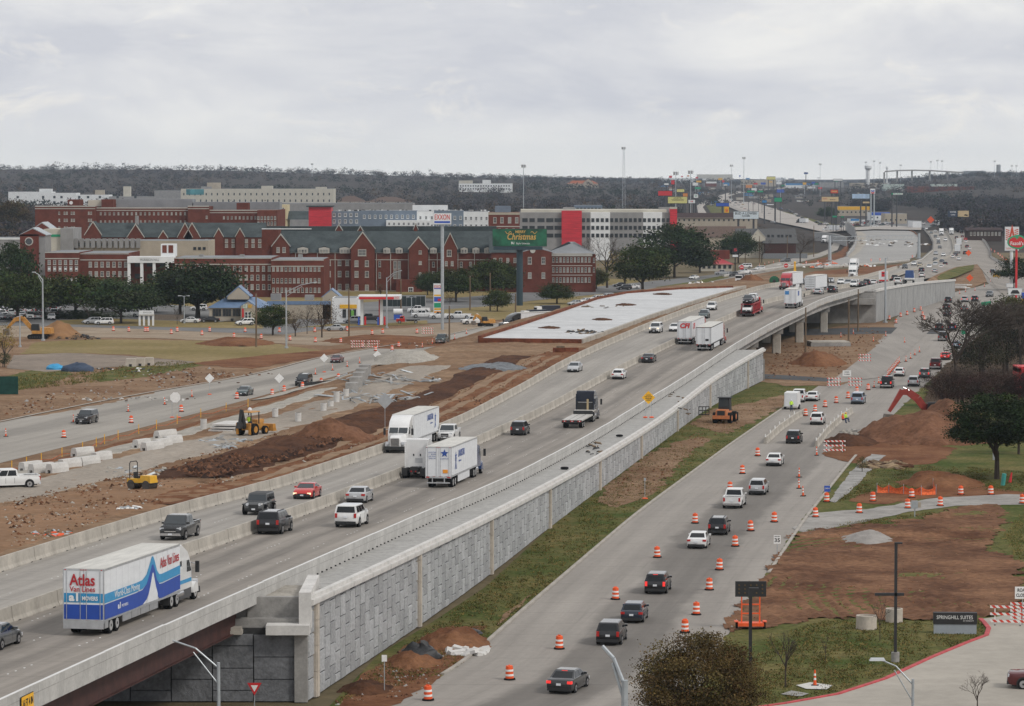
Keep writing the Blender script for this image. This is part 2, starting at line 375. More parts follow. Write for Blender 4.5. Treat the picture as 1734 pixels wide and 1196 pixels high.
RM_SB=road_mat('freeway_concrete_west',(.315,.292,.262),.12,bands=((1.9,3.1,.5,.9),(5.6,6.8,.5,.9)))
RM_NB=road_mat('freeway_concrete_east',(.265,.238,.208),.2,bands=((2.2,3.8,.6,.74),(5.8,7.4,.6,.76)))
RM_FR=road_mat('frontage_slab',(.285,.26,.232),.12,.5,bands=((6.8,13.4,.7,.62),),vfade=(360,470))
RM_SBF=road_mat('west_frontage_slab',(.31,.285,.25),.12,.5,bands=((6.5,11.5,1.2,.74),))
def Ys(a,b,k=.012,mn=1.5):
 out=[a]
 while out[-1]<b:out.append(out[-1]+max(mn,out[-1]*k))
 out[-1]=b;return out
def ribbon(name,fa,fb,Y0,Y1,z,mat,parent=None,jit=0.0,nx=1,k=.012):
 """surface between two road lines; z is a number or a function of (X,Y)"""
 ys=Ys(Y0,Y1,k);v=[];f=[];uv=[]
 for i,Y in enumerate(ys):
  a,b=fa(Y),fb(Y)
  if jit:a+=jit*fbm(Y,0,.09,3,3.1);b+=jit*fbm(Y,9,.09,3,7.7)
  for j in range(nx+1):
   X=a+(b-a)*j/nx;v.append((X,Y,(z(X,Y,j/nx)if getattr(z,'t',0)else z(X,Y))if callable(z)else z));uv.append((X-a,Y))
 w=nx+1
 for i in range(len(ys)-1):
  for j in range(nx):f.append((i*w+j,i*w+j+1,(i+1)*w+j+1,(i+1)*w+j))
 me=bpy.data.meshes.new(name);me.from_pydata(v,[],f);me.materials.append(mat)
 u=me.uv_layers.new();li=np.empty(len(me.loops),dtype=np.int32);me.loops.foreach_get('vertex_index',li)
 u.data.foreach_set('uv',np.array(uv)[li].ravel().astype(np.float32));me.update()
 return struct(link(name,me,parent))if parent is None else link(name,me,parent)
SHN=[0]
def sheet(name,pts,mat,z=0.02,jit=0.0,proj=None,sub=None,wig=.35):
 """ground patch from a pixel outline laid on the ground; natural edges wander"""
 P=[G(p[0],p[1],(p[2]if len(p)>2 else 0))if proj is None else proj(p[0],p[1])for p in pts]
 Q=[];SHN[0]+=1;z+=SHN[0]*.0015
 for i,p in enumerate(P):
  q=P[(i+1)%len(P)];d=(q-p).length;n=1 if not jit else max(1,min(40,int(d/max(1.2,jit*1.2))))
  for k in range(n):Q.append(p.lerp(q,k/n))
 if jit:Q=[Vector((p.x+jit*fbm(p.x,p.y,wig,3,1.3),p.y+jit*2*fbm(p.x,p.y,wig,3,5.9),p.z))for p in Q]
 me=bpy.data.meshes.new(name);me.from_pydata([(p.x,p.y,p.z+z)for p in Q],[],[tuple(range(len(Q)))]);me.materials.append(mat)
 u=me.uv_layers.new();u.data.foreach_set('uv',np.array([(p.x,p.y)for p in Q],dtype=np.float32).ravel());me.update()
 if me.polygons[0].normal.z<0:me.flip_normals()
 return struct(link(name,me))
# ---- far terrain: rolling plain, ridge on the skyline
def hill(X,Y):
 a=X/max(Y,1)
 if Y<1500:return 0.0
 t=sstep((Y-2600)/3600)
 h=46-34*sstep((a+.17)/.36)+(30*sstep((a-.10)/.05))
 h*=.9+.25*fbm(X,Y,.0006,3,2.2)
 return t*h
v=[];f=[];ys=Ys(60,26000,.03,8);NXG=90
for Y in ys:
 w=max(120,Y*.32)
 for j in range(NXG+1):
  X=-w+2*w*j/NXG;v.append((X,Y,hill(X,Y)-.06))
for i in range(len(ys)-1):
 for j in range(NXG):f.append((i*(NXG+1)+j,i*(NXG+1)+j+1,(i+1)*(NXG+1)+j+1,(i+1)*(NXG+1)+j))
me=bpy.data.meshes.new('ground');me.from_pydata(v,[],f);me.shade_smooth()
me.materials.append(pmat('plain_ground',(.115,.095,.055),.96,.2,.01,col2=(.17,.135,.085),bump=.15,fine=(.5,.25),bscale=1.0))
me.materials.append(pmat('leaf_litter',(.050,.041,.035),.97,.2,.01,fine=(.3,.25)))
me.polygons.foreach_set('material_index',[1 if v[p.vertices[0]][1]>1480 else 0 for p in me.polygons])
ground=struct(link('ground',me))
def GH(x,y):
 d=ray(x,y);Y=1400.0
 while Y<12000:
  t=Y/d.y
  if CAMH+d.z*t<hill(d.x*t,Y):break
  Y*=1.004
 t=Y/d.y;return Vector((d.x*t,Y,hill(d.x*t,Y)))
# ---- west side sheets (all at street level, each a step above the one below)
sheet('dirt_ground',[(-20,800),(-20,548),(160,556),(560,556),(700,545),(850,540),(1000,512),(1290,452),(1330,458),(960,540),(820,572),(560,645),(300,715)],M['dirt'],.0,.8)
sheet('grass_field',[(34,600),(60,580),(150,575),(330,577),(470,583),(545,594),(480,602),(400,612),(345,618),(300,610),(220,601),(120,598)],M['grass_dry'],.02,.8)
sheet('grass_patch',[(140,637),(230,618),(300,611),(345,618),(300,628),(240,640),(170,648)],M['grass'],.024,1.0)
sheet('grass_patch',[(0,640),(60,625),(130,628),(110,640),(60,655),(0,668)],M['grass'],.024,1.2)
sheet('old_pavement',[(10,624),(24,602),(110,598),(215,603),(330,613),(300,619),(190,622),(80,630)],pmat('tan_pavement',(.225,.185,.15),.93,.15,.1,fine=(.8,.2)),.03,.4)
sheet('cross_street',[(-20,572),(-20,552),(120,551),(300,560),(560,562),(690,556),(780,545),(830,552),(770,566),(640,577),(560,586),(430,580),(260,573),(90,571)],pmat('caliche',(.32,.26,.195),.95,.14,.08,col2=(.24,.18,.125),fine=(.8,.2)),.03,.5)
sheet('asphalt_street',[(-20,551),(200,556),(360,563),(480,567),(560,556),(640,553),(760,537),(740,531),(600,545),(480,549),(300,549),(100,541),(-20,536)],M['lot'],.04)
sheet('grass_verge',[(85,549),(300,555),(445,557),(445,547),(300,544),(190,540),(100,543)],M['grass_dry'],.06,.4)
sheet('grass_verge',[(500,556),(560,553),(640,553),(725,549),(722,543),(640,549),(560,549)],M['grass_dry'],.06,.3)
sheet('red_earth',[(318,616),(420,605),(540,594),(600,590),(560,602),(500,612),(430,625),(380,622)],M['dirt_red'],.034,.8)
sheet('red_earth',[(620,590),(660,574),(760,576),(830,562),(760,585),(690,592)],M['dirt_red'],.034,.6)
sheet('red_earth',[(0,712),(0,690),(110,655),(250,640),(380,628),(330,650),(215,676),(100,700)],M['dirt'],.034,1.0)
# campus ground: lots, lawns and the boulevard
sheet('campus_lawn',[(-20,540),(-20,470),(300,470),(700,478),(1000,470),(1130,478),(1060,492),(900,520),(860,530),(700,520),(470,530),(300,540)],M['grass_dry'],.01,.5)
sheet('parking_lot',[(-20,545),(-20,500),(150,505),(330,520),(430,540),(300,552),(80,548)],M['lot'],.05)
sheet('petrol_forecourt',[(500,548),(520,520),(720,505),(760,512),(850,530),(820,545),(725,548),(620,550)],M['lot'],.05)
sheet('boulevard',[(655,517),(760,506),(900,494),(1010,486),(1150,472),(1240,462),(1300,452),(1310,458),(1180,478),(1080,492),(1000,500),(900,510),(830,519),(720,527)],M['lot'],.06)
sheet('grass_island',[(720,527),(830,519),(900,511),(1000,501),(1060,494),(1020,506),(960,520),(870,540),(820,545),(760,535)],M['grass_dry'],.055,.5)
sheet('grass_island',[(1110,487),(1170,478),(1230,466),(1235,470),(1200,478),(1140,489)],M['grass'],.08,.3)
# ---- west frontage road
ribbon('west_frontage_road',xSL,xSR,360,1300,.05,RM_SBF)
ribbon('west_kerb',lambda Y:xSL(Y)-.5,xSL,400,900,.17,M['kerb'])
# ---- freeway embankment west of the barrier
def emb(X,Y):
 a,b=xSR(Y),xL(Y);t=(X-a)/(b-a)
 base=terr(X,Y);e=min(1,t/.1,(1-t)/.04)
 return base+.02+max(0,e)*(.22*fbm(X,Y*.6,.16,4,4.4)+.10*fbm(X,Y,.9,2,1.4))
ribbon('embankment',lambda Y:xSR(Y)-.3,lambda Y:xL(Y)+.5,200,1120,emb,M['dirt'],nx=70,k=.0045)
def strip(name,t0,t1,Y0,Y1,mat,h,jit,rough=0.0,ridge=0.0):
 def fa(Y):return xSR(Y)+(xL(Y)-xSR(Y))*t0
 def fb(Y):return xSR(Y)+(xL(Y)-xSR(Y))*t1
 def zf(X,Y,t):
  e=math.sin(math.pi*t);ye=min(1,(Y-Y0)/8,(Y1-Y)/8)
  edge=-.25 if t in(0,1)else 0
  return emb(X,Y)+h+edge+max(0,ye)*e**.8*(ridge*(1+.7*fbm(X,Y,.13,4,6.6))+rough*fbm(X,Y,.8,3,2.6))
 zf.t=1
 return ribbon(name,fa,fb,Y0,Y1,zf,mat,jit=jit,nx=14,k=.004)
strip('gravel_track',.44,.60,240,520,pmat('packed_gravel',(.30,.262,.22),.95,.15,.15,stretch=(1,.15,1),fine=(1.5,.2)),.07,1.2)
strip('gravel_pad',.30,.40,290,480,M['gravel'],.09,1.4)
strip('gravel_pad',.02,.20,500,690,M['gravel'],.09,.8)
strip('red_earth',.18,.27,330,500,M['dirt_red'],.09,1.0)
strip('dark_earth',.64,.84,334,440,M['dirt_dark'],.06,1.6,.35,.8)
strip('dark_earth',.68,.80,425,540,M['dirt_dark'],.10,1.0,.2,.25)
strip('red_earth',.80,.97,300,560,M['dirt_red'],.06,.8,.15)
strip('wheel_track',.815,.845,330,540,pmat('worn_track',(.25,.17,.11),.95,.12,.3),.12,.5)
strip('wheel_track',.875,.90,330,540,pmat('worn_track',(.25,.17,.11),.95,.12,.3),.12,.5)
strip('red_earth',.60,.90,232,330,pmat('orange_earth',(.235,.14,.082),.97,.15,.12,fine=(1.2,.2),bump=.1),.05,1.5)
# ---- freeway pavement
deckz=lambda X,Y:zd(Y)
fw=ribbon('freeway_southbound',lambda Y:xL(Y)-.3,lambda Y:xM(Y),120,2080,deckz,RM_SB)
fe=ribbon('freeway_northbound',lambda Y:xM(Y),lambda Y:xP(Y)+.1,120,905,deckz,RM_NB)
ribbon('white_edge_line',lambda Y:xP(Y)-.62,lambda Y:xP(Y)-.46,120,900,lambda X,Y:zd(Y)+.006,M['line_white'])
mbk=MB()
for fn,off in((xL,5.0),(xM,-.85),(xL,1.0),(xM,1.2),(xM,4.6),(xM,8.2)):
 Y=130.0
 while Y<700:
  cont=off in(-.85,1.0,1.2)
  for q in range(4):
   y_=Y+q*1.2
   if random.random()<.2:continue
   X=fn(y_)+off+random.uniform(-.05,.05);z=zd(y_)+.008;s_=.055
   if y_<700:mbk.quad((X-s_,y_-.12,z),(X+s_,y_-.12,z),(X+s_,y_+.12,z),(X-s_,y_+.12,z),M['line_white'])
  Y+=12 if not cont else 24
lm_=mbk.build('lane_button');tag(lm_,'small white lane marker buttons scattered in rows along the freeway lanes','lane markers',kind='stuff')
# ---- east frontage road and verge
ribbon('east_frontage_road',xFL,xFR,180,1080,.03,RM_FR)
def kerbrun(name,fn,Y0,Y1,label,step=3.0,w=.32,h=.16,side=1):
 root=thing(name,label,'kerb')
 ys=np.arange(Y0,Y1,step)
 for Y in ys:
  a=Vector((fn(Y),Y+.02,0));b=Vector((fn(Y+step),Y+step-.02,0));L_=(b-a).length;m=MB()
  m.prism([(0,.0),(w*.5,0),(w,0),(w,h*.85),(w*.8,h),(0,h)],'x',0,L_,M['kerb'])
  o=m.build('kerb_stone',root);o.location=a;o.rotation_euler=(0,0,math.atan2(b.y-a.y,b.x-a.x)-(0 if side>0 else 0))
 return root
kerbrun('road_kerb',xFL,224,500,'long concrete kerb between the grass verge and the east frontage road',4.0)
kerbrun('road_kerb',lambda Y:xFR(Y)+.3,282,400,'broken concrete kerb beside the bare red lot with the speed limit sign',4.0)
sheet('grass_verge',[(545,1210),(640,1110),(729,1056),(820,996),(953,874),(1041,801),(1110,739),(1177,695),(1241,670),(1289,648),(1345,640),(1400,652),(1330,690),(1240,752),(1080,870),(870,1050),(760,1150),(640,1215)],M['grass'],.0,.0)
sheet('bare_earth',[(560,1205),(600,1160),(680,1100),(760,1060),(820,1062),(800,1100),(745,1150),(640,1210)],M['dirt_red'],.02,.7)
sheet('bare_earth',[(1050,860),(1010,850),(1040,810),(1100,770),(1160,745),(1180,755),(1140,800),(1110,835)],M['dirt'],.02,1.0)
sheet('bare_earth',[(1130,752),(1180,742),(1205,744),(1190,756),(1150,760)],M['dirt'],.024,.5)
sheet('bare_earth',[(1170,720),(1200,695),(1280,680),(1330,668),(1350,675),(1290,708),(1230,735)],M['dirt'],.02,.8)
sheet('bare_earth',[(850,1045),(905,1005),(880,1030),(840,1062)],M['dirt'],.03,.3)
# street under the overpass and the ground round it
sheet('dirt_ground',[(1180,650),(1289,648),(1400,655),(1470,600),(1520,545),(1470,545),(1380,560),(1280,590),(1150,620),(1000,640)],M['dirt'],.012,.8)
sheet('under_street',[(900,660),(1289,634),(1420,642),(1415,648),(1289,642),(900,668)],M['asphalt'],.05)
sheet('under_street',[(1000,575),(1300,560),(1480,555),(1600,556),(1600,566),(1480,566),(1300,570),(1000,590)],M['asphalt'],.05)
sheet('side_pavement',[(1400,652),(1500,575),(1530,545),(1590,545),(1560,575),(1490,640)],RM_FR,.055)
sheet('dirt_ground',[(1290,640),(1390,640),(1440,600),(1500,590),(1470,615),(1430,652),(1330,655)],M['dirt'],.03,.6)
# near east lots
sheet('lot_ground',[(1240,1060),(1300,970),(1360,880),(1440,780),(1500,715),(1580,640),(1640,585),(1760,600),(1790,1240),(1150,1240)],M['grass'],.0,.4)
RLP=[(1225,1062),(1290,975),(1345,905),(1400,895),(1560,880),(1620,858),(1690,856),(1700,890),(1680,930),(1740,960),(1740,1040),(1640,1046),(1500,1052),(1400,1048),(1330,1060),(1245,1072)]
def relief(name,pts,mat,res,zf,jit=.8):
 P=[G(*p)for p in pts];xs=[p.x for p in P];ys=[p.y for p in P];x0,y0=min(xs),min(ys);nx,ny=int((max(xs)-x0)/res)+1,int((max(ys)-y0)/res)+1;Q=[(p.x,p.y)for p in P];v=[];f=[];ok=[]
 for j in range(ny+1):
  for i in range(nx+1):
   X,Y=x0+i*res,y0+j*res;v.append((X,Y,zf(X,Y)));ok.append(inpoly(X+jit*fbm(X,Y,.35,3,1.3),Y+jit*2*fbm(X,Y,.35,3,5.9),Q))
 w=nx+1
 for j in range(ny):
  for i in range(nx):
   q=(j*w+i,j*w+i+1,(j+1)*w+i+1,(j+1)*w+i)
   if all(ok[k]for k in q):f.append(q)
 me=bpy.data.meshes.new(name);me.from_pydata(v,[],f);me.materials.append(mat);me.shade_smooth();return struct(link(name,me))
def inpoly(x,y,P):
 c=False;j=len(P)-1
 for i in range(len(P)):
  if(P[i][1]>y)!=(P[j][1]>y)and x<(P[j][0]-P[i][0])*(y-P[i][1])/(P[j][1]-P[i][1])+P[i][0]:c=not c
  j=i
 return c
def lotz(X,Y):
 r_=math.hypot(X-58,(Y-262)*.75);k=max(0,nz(X,Y,.09,2.2)+.25);r2_=math.hypot(X-10,(Y-330)*.6)
 return .12+.10*fbm(X,Y,.12,3,3.3)+.05*fbm(X,Y,.9,3,6.1)+.15*k*math.sin(r_*5.2+2*nz(X,Y,.2,5))+.10*max(0,nz(X,Y,.07,9.2)+.1)*math.sin(r2_*6)
relief('red_lot',RLP,pmat('rutted_earth',(.225,.12,.068),.97,.2,.13,bump=.12,col2=(.095,.045,.026),fine=(1.3,.4),bscale=2.5),.33,lotz,1.2)
sheet('grass_patch',[(1680,920),(1700,880),(1745,870),(1745,950),(1700,940)],M['grass'],.03,1.0)
sheet('lot_driveway',[(1340,895),(1380,870),(1480,862),(1580,845),(1700,838),(1760,840),(1760,855),(1620,858),(1540,868),(1440,890),(1370,905)],pmat('grey_drive',(.30,.285,.265),.93,.15,.2,fine=(1,.2)),.03,.4)
sheet('dirt_patch',[(1440,850),(1470,832),(1560,828),(1600,815),(1700,830),(1760,838),(1600,842),(1500,855)],M['dirt_red'],.026,.8)
sheet('dirt_patch',[(1395,770),(1440,740),(1520,745),(1620,760),(1590,785),(1520,790),(1440,785)],M['dirt_red'],.026,.8)
sheet('sidewalk',[(1405,850),(1440,800),(1475,770),(1500,772),(1470,800),(1440,835),(1415,852)],M['concrete_old'],.03,.25)
# hotel car park with red fire-lane kerb
hk=[(1250,1205),(1330,1194),(1420,1178),(1500,1152),(1580,1115),(1640,1090),(1672,1078),(1676,1066),(1668,1056),(1662,1050)]
HKP=[G(x,y)for x,y in hk]
sheet('hotel_car_park',[(1230,1230)]+hk+[(1690,1046),(1760,1030),(1760,1240)],M['road'],.034)
root=thing('fire_lane_kerb','red painted kerb curving along the hotel car park with faded white lettering','kerb')
CU=[]
for a,b in zip(HKP[:-1],HKP[1:]):
 k=max(1,int((b-a).length/2.4))
 for i in range(k):CU.append((a.lerp(b,i/k),a.lerp(b,(i+1)/k)))
M['red_kerb']=pmat('red_kerb_paint',(.42,.05,.055),.7,.2,1.5)
for i,(a,b)in enumerate(CU):
 m=MB();L_=(b-a).length;m.prism([(-.1,0),(.25,0),(.25,.15),(-.05,.17),(-.1,.15)],'x',.01,L_-.01,M['red_kerb']);o=m.build('kerb_stone',root);o.location=a;o.rotation_euler=(0,0,math.atan2(b.y-a.y,b.x-a.x))
for i in(9,15,21,27):
 if i<len(CU):
  a,b=CU[i];text('FIRE LANE',.16,M['stripe_w'],'lettering',root,frame(a.lerp(b,.5)+Vector((.03,-.115,.085)),b-a),width=2.0)
for(p,q)in(((1615,1172),(1740,1180)),((1600,1192),(1740,1202))):
 a,b=G(*p),G(*q);d=(b-a).normalized();nrm=Vector((-d.y,d.x,0))*.06;m=MB();z_=Vector((0,0,.04));m.quad(a-nrm+z_,b-nrm+z_,b+nrm+z_,a+nrm+z_,M['line_white']);struct(m.build('parking_line'))
a,b=G(1632,1196),G(1700,1152);d=(b-a).normalized();nrm=Vector((-d.y,d.x,0))*.07;m=MB();m.quad(a-nrm+Vector((0,0,.042)),b-nrm+Vector((0,0,.042)),b+nrm+Vector((0,0,.042)),a+nrm+Vector((0,0,.042)),M['red_kerb']);struct(m.build('red_line'))
sheet('concrete_pad',[(1348,1163),(1372,1158),(1410,1163),(1400,1170),(1365,1169)],M['concrete_new'],.05)
sheet('concrete_pad',[(1322,1178),(1340,1172),(1370,1177),(1355,1182)],M['concrete_old'],.05)
# ---- far interchange: gore, ramps, new slab, curving roads
PX3=lambda pts:pts
sheet('freeway_far_pavement',[(1500,478,2.6),(1541,462,1.5),(1575,448,.9),(1609,437,.9),(1615,425,.6),(1613,411,.5),(1606,398,.4),(1598,388,.4),(1620,387,.4),(1637,391,.4),(1652,396,.4),(1667,408,.4),(1676,423,.5),(1678,437,.6),(1702,449,.3),(1745,462,0),(1745,500,0),(1700,502,0),(1671,478,0),(1664,460,.4),(1655,448,.8),(1618,453,1.2),(1590,464,2.2),(1576,471,3.4),(1550,476,3.6)],RM_NB,.03)
sheet('gore_island',[(1530,496,3.4),(1556,486,3.4),(1576,471,3.4),(1590,464,2.2),(1618,453,1.2),(1655,448,.8),(1664,460,.4),(1671,478,.05),(1650,487,.05),(1600,498,.05),(1550,512,.05),(1500,533,.05),(1478,546,.05),(1500,522,1.2)],M['dirt'],.06)
sheet('gore_grass',[(1585,470,2.6),(1604,461,1.9),(1622,454,1.3),(1650,450,.9),(1648,458,.9),(1620,470,1.0),(1592,478,1.9)],M['grass'],.25)
sheet('new_slab',[(1375,446),(1420,437),(1448,424),(1462,410),(1460,398),(1448,389),(1480,387),(1520,388),(1545,393),(1556,402),(1557,420),(1550,436),(1520,446),(1440,452),(1380,455)],pmat('new_slab_mat',(.32,.31,.295),.9,.08,.02,fine=(.3,.1)),.10)
sheet('curving_ramp',[(1435,436),(1447,420),(1452,405),(1440,394),(1420,389),(1450,388),(1466,398),(1467,412),(1455,428),(1440,438)],M['road'],.14)
sheet('red_earth',[(1360,446),(1400,436),(1425,425),(1436,412),(1437,430),(1428,437),(1390,448)],M['dirt_red'],.12,.8)
sheet('west_frontage_far',[(1280,455),(1340,439),(1385,430),(1405,422),(1412,410),(1398,402),(1385,398),(1392,396),(1415,402),(1424,412),(1418,424),(1390,436),(1350,446),(1300,462)],RM_SBF,.10)
FHP=[(1395,396),(1352,386),(1320,380),(1290,372),(1262,364),(1238,354),(1222,346),(1212,338),(1216,333),(1240,326),(1330,318),(1330,321),(1250,329),(1232,335),(1240,342),(1280,345),(1300,352),(1330,362),(1365,372),(1385,382),(1440,388),(1500,384),(1560,388),(1560,392),(1480,391)]
sheet('far_highway',FHP,pmat('far_pavement',(.36,.33,.30),.9,.1,.02),.9,proj=GH)
sheet('far_ramp',[(1180,350),(1196,338),(1202,341),(1190,352),(1196,362),(1230,372),(1260,380),(1255,384),(1200,372),(1182,362)],pmat('far_pavement',(.36,.33,.30),.9,.1,.02),.7,proj=GH)
sheet('far_grass',[(1196,350),(1215,343),(1232,352),(1225,362),(1204,362)],M['grass'],.5,proj=GH)
sheet('far_grass',[(1395,378),(1440,385),(1480,386),(1420,390),(1380,382),(1310,358),(1330,360)],M['grass'],.5,proj=GH)
sheet('far_car_park',[(1420,380),(1440,372),(1520,372),(1600,378),(1570,387),(1480,384)],M['lot'],.25)
# ================================================================ FREEWAY WALLS, BARRIERS, BRIDGES
M['lit_cap_tone']=pmat('parapet_lit_cap',(.66,.655,.64),.8,.05,1);M['parapet_face']=pmat('parapet_face',(.44,.43,.41),.88,.12,.6,fine=(4,.12),stretch=(1,1,.3))  # sky light on the parapet top put into a paler cap colour, face darker
JP=[(-.30,0),(.30,0),(.30,.08),(.19,.30),(.12,1.05),(-.12,1.05),(-.19,.30),(-.30,.08)]
def barrier(name,fn,Y0,Y1,seg,label,off=0.0,prof=JP,mat=None,zf=None,gap=.055,grow=0.0):
 root=thing(name,label,'barrier',(fn(Y0)+off,Y0,0));Y=Y0;mat=mat or M['concrete'];c0=Vector(root.location);i=0
 while Y<Y1:
  s_=seg*(1+grow*max(0,Y-600)/600);dY=s_*math.sin(head(fn,Y))
  a=Vector((fn(Y)+off,Y,(zf or zd)(Y)-.02));b=Vector((fn(Y+dY)+off,Y+dY,(zf or zd)(Y+dY)-.02));d=b-a;L_=d.length;m=MB()
  m.prism(prof,'x',gap,L_-gap,mat)
  for q in(.12,.88):m.box(L_*q-.25,L_*q+.25,prof[0][0]-.012,prof[1][0]+.012,-.01,.075,M['dark_joint'])
  if name=='bridge_parapet':
   m.box(gap,L_-gap,-.15,.03,.981,1.0,M['lit_cap_tone']);m.box(gap,L_-gap,-.168,-.159,.50,.53,M['concrete_old'])  # thin cap strip paints the bright lit top edge
   for q in(np.arange(.5,L_-.4,1.5)if 218<Y<550 else()):m.box(q-.09,q+.09,-.26,-.14,-.24,-.06,M['dark_joint'])
  o=m.build('segment',root);q=d.to_track_quat('X','Z');o.rotation_mode='QUATERNION';o.rotation_quaternion=q;o.location=a-c0;Y+=dY;i+=1
  o.scale.z=1+random.uniform(-.02,.02)
 return root
barrier('concrete_barrier',xL,150,1180,9.1,'long run of jointed concrete barrier between the freeway and the red dirt works',-.32)
barrier('median_barrier',xM,130,2050,9.1,'long jointed concrete median barrier dividing the two directions of the freeway',grow=2)
PP=[(-.24,-.32),(.16,-.32),(.16,.98),(-.03,.98),(-.10,.35),(-.24,.1)]
def flip(p):return[(-a,b)for a,b in p][::-1]
barrier('bridge_parapet',xP,120,900,12.2,'pale concrete parapet along the outer edge of the northbound freeway above the stone wall',.1,flip(PP),M['parapet_face'],gap=.012)
# fill strip between parapet and coping
ribbon('concrete_strip',lambda Y:xP(Y)+.25,lambda Y:xC(Y)-.25,222,552,lambda X,Y:zd(Y)-.18+.05*fbm(X,Y,.8,2,3.3),pmat('strip_concrete',(.36,.352,.335),.92,.09,.8,stretch=(.25,2.2,1),fine=(2,.22)),nx=4,k=.003)
# retaining wall with staggered panels, pilasters and coping
RW0,RW1=213.0,551.0
wall=thing('retaining_wall','tall grey retaining wall of staggered rough stone-faced panels below the freeway','wall',(xC(RW0),RW0,0));wo_=Vector(wall.location)
SL=[0.0];SY=[RW0]
while SY[-1]<RW1:
 y_=SY[-1];dy_=1.0;SY.append(y_+dy_);SL.append(SL[-1]+math.hypot(dy_,xC(y_+dy_)-xC(y_)))
def wp(s):Y=float(np.interp(s,SL,SY));return Vector((xC(Y),Y,0))
ctop=lambda Y:zd(Y)-.30
m=MB();prev=None
for s in np.arange(0,SL[-1],4.0):
 a,b=wp(s)-wo_,wp(min(s+4,SL[-1]))-wo_;Ya,Yb=a.y+RW0,b.y+RW0;nrm=Vector(((b-a).y,-(b-a).x,0)).normalized()
 za,zb=ctop(Ya),ctop(Yb);i_=nrm*-.5
 m.add([a,b,b+Vector((0,0,zb)),a+Vector((0,0,za)),a+i_,b+i_,b+i_+Vector((0,0,zb)),a+i_+Vector((0,0,za))],[(0,1,2,3),(3,2,6,7)],M['dark_joint'])
m.build('wall_core',wall)
PWd,PHt=1.52,1.52;plist=[];pil=[1.4]+[float(np.interp(y_,SY,SL))for y_ in(248,281,318,357,397,440,485,530)]
for c in range(int(SL[-1]/PWd)):
 s0=c*PWd;z=-PHt*(.5 if c%2 else 0)-.15
 if any(abs(s0+PWd/2-p)<.5 for p in pil):pass
 while z<8:
  plist.append((s0,max(0.0,z),z+PHt));z+=PHt
def panel_vs(s0,z0,z1,proud):
 a,b=wp(s0+.035)-wo_,wp(s0+PWd-.035)-wo_;nrm=Vector(((b-a).y,-(b-a).x,0)).normalized();za,zb=ctop(a.y+RW0),ctop(b.y+RW0)
 lo=z0+.03;ta,tb=min(z1-.03,za),min(z1-.03,zb)
 if ta-lo<.1 or tb-lo<.1:return None
 o=nrm*proud;n0=nrm*.005;ch=.05;e=(b-a).normalized()*ch;u=Vector((0,0,ch))
 base=[a+n0+Vector((0,0,lo)),b+n0+Vector((0,0,lo)),b+n0+Vector((0,0,tb)),a+n0+Vector((0,0,ta))]
 fr=[a+o+e+Vector((0,0,lo))+u,b+o-e+Vector((0,0,lo))+u,b+o-e+Vector((0,0,tb))-u,a+o+e+Vector((0,0,ta))-u]
 return base+fr,[(4,5,6,7),(0,1,5,4),(1,2,6,5),(2,3,7,6),(3,0,4,7)]
PM=[pmat('wall_panel_%d'%i,tuple(c*k for c in(.41,.415,.42)),.92,.07,.9,bump=.16,bscale=6.5,fine=(5,.26),stretch=(1,1,.5))for i,k in enumerate((.86,.96,1.04,1.12))]
npan=0;rest=MB()
for s0,z0,z1 in plist:
 r_=panel_vs(s0,z0,z1,.10+random.uniform(-.02,.03))
 if not r_:continue
 pm=random.choice(PM)
 if npan<300:
  m=MB();m.add(*r_,pm);m.build('panel',wall);npan+=1
 else:rest.add(*r_,pm)
o=rest.build('panel_field',wall);o['kind']='stuff'
M['buff']=pmat('buff_concrete',(.47,.42,.36),.88,.12,.6,fine=(4,.12))
for s in pil:
 a,b=wp(s)-wo_,wp(s+.95)-wo_;nrm=Vector(((b-a).y,-(b-a).x,0)).normalized();zt=ctop(a.y+RW0);T=Matrix.Translation(a+nrm*.02)@Matrix.Rotation(math.atan2((b-a).y,(b-a).x),4,'Z');z=0
 m=MB();k=0
 while z<zt-.05:
  z1=min(z+1.75,zt);m.box(0,.95,-.24,0,z+.015,z1-.015,M['buff'],T);m.box(.16,.79,-.30,-.23,z+.015,z1-.015,M['buff'],T);z=z1
 m.build('pilaster',wall)
s=0
while s<SL[-1]-.5:
 e_=min(s+6.1,SL[-1]);a,b=wp(s),wp(e_);za,zb=ctop(a.y),ctop(b.y);a.z,b.z=za,zb;d=b-a;m=MB()
 m.prism([(-.45,.25),(-.42,0),(-.20,-.06),(-.20,.0),(.3,.0),(.3,.52),(.22,.60),(-.2,.60),(-.2,.36),(-.45,.36)],'x',.012,d.length-.012,M['concrete_new'])
 o=m.build('coping',wall);o.rotation_mode='QUATERNION';o.rotation_quaternion=d.to_track_quat('X','Z');o.location=a-wo_;s=e_
# ---- near abutment under the bridge, facing the camera
AY=RW0-.4
ab=thing('bridge_abutment','rough panelled abutment wall coloured as in shade below the near bridge with concrete ledges','wall',(xC(AY),AY,0))
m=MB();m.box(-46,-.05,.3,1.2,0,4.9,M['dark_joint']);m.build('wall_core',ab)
APM=pmat('shaded_abutment_panel',(.17,.175,.185),.92,.15,.5,bump=.14,bscale=1.6,fine=(3,.25))  # shade below the bridge is darkened into this panel colour
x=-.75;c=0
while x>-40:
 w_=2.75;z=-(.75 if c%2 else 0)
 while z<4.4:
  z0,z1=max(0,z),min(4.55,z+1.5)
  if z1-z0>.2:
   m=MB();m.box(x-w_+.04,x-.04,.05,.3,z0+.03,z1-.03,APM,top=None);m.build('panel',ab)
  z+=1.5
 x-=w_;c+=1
m=MB();m.box(-.75,.12,-.25,.4,0,4.9,M['concrete_old']);m.build('corner_pilaster',ab)
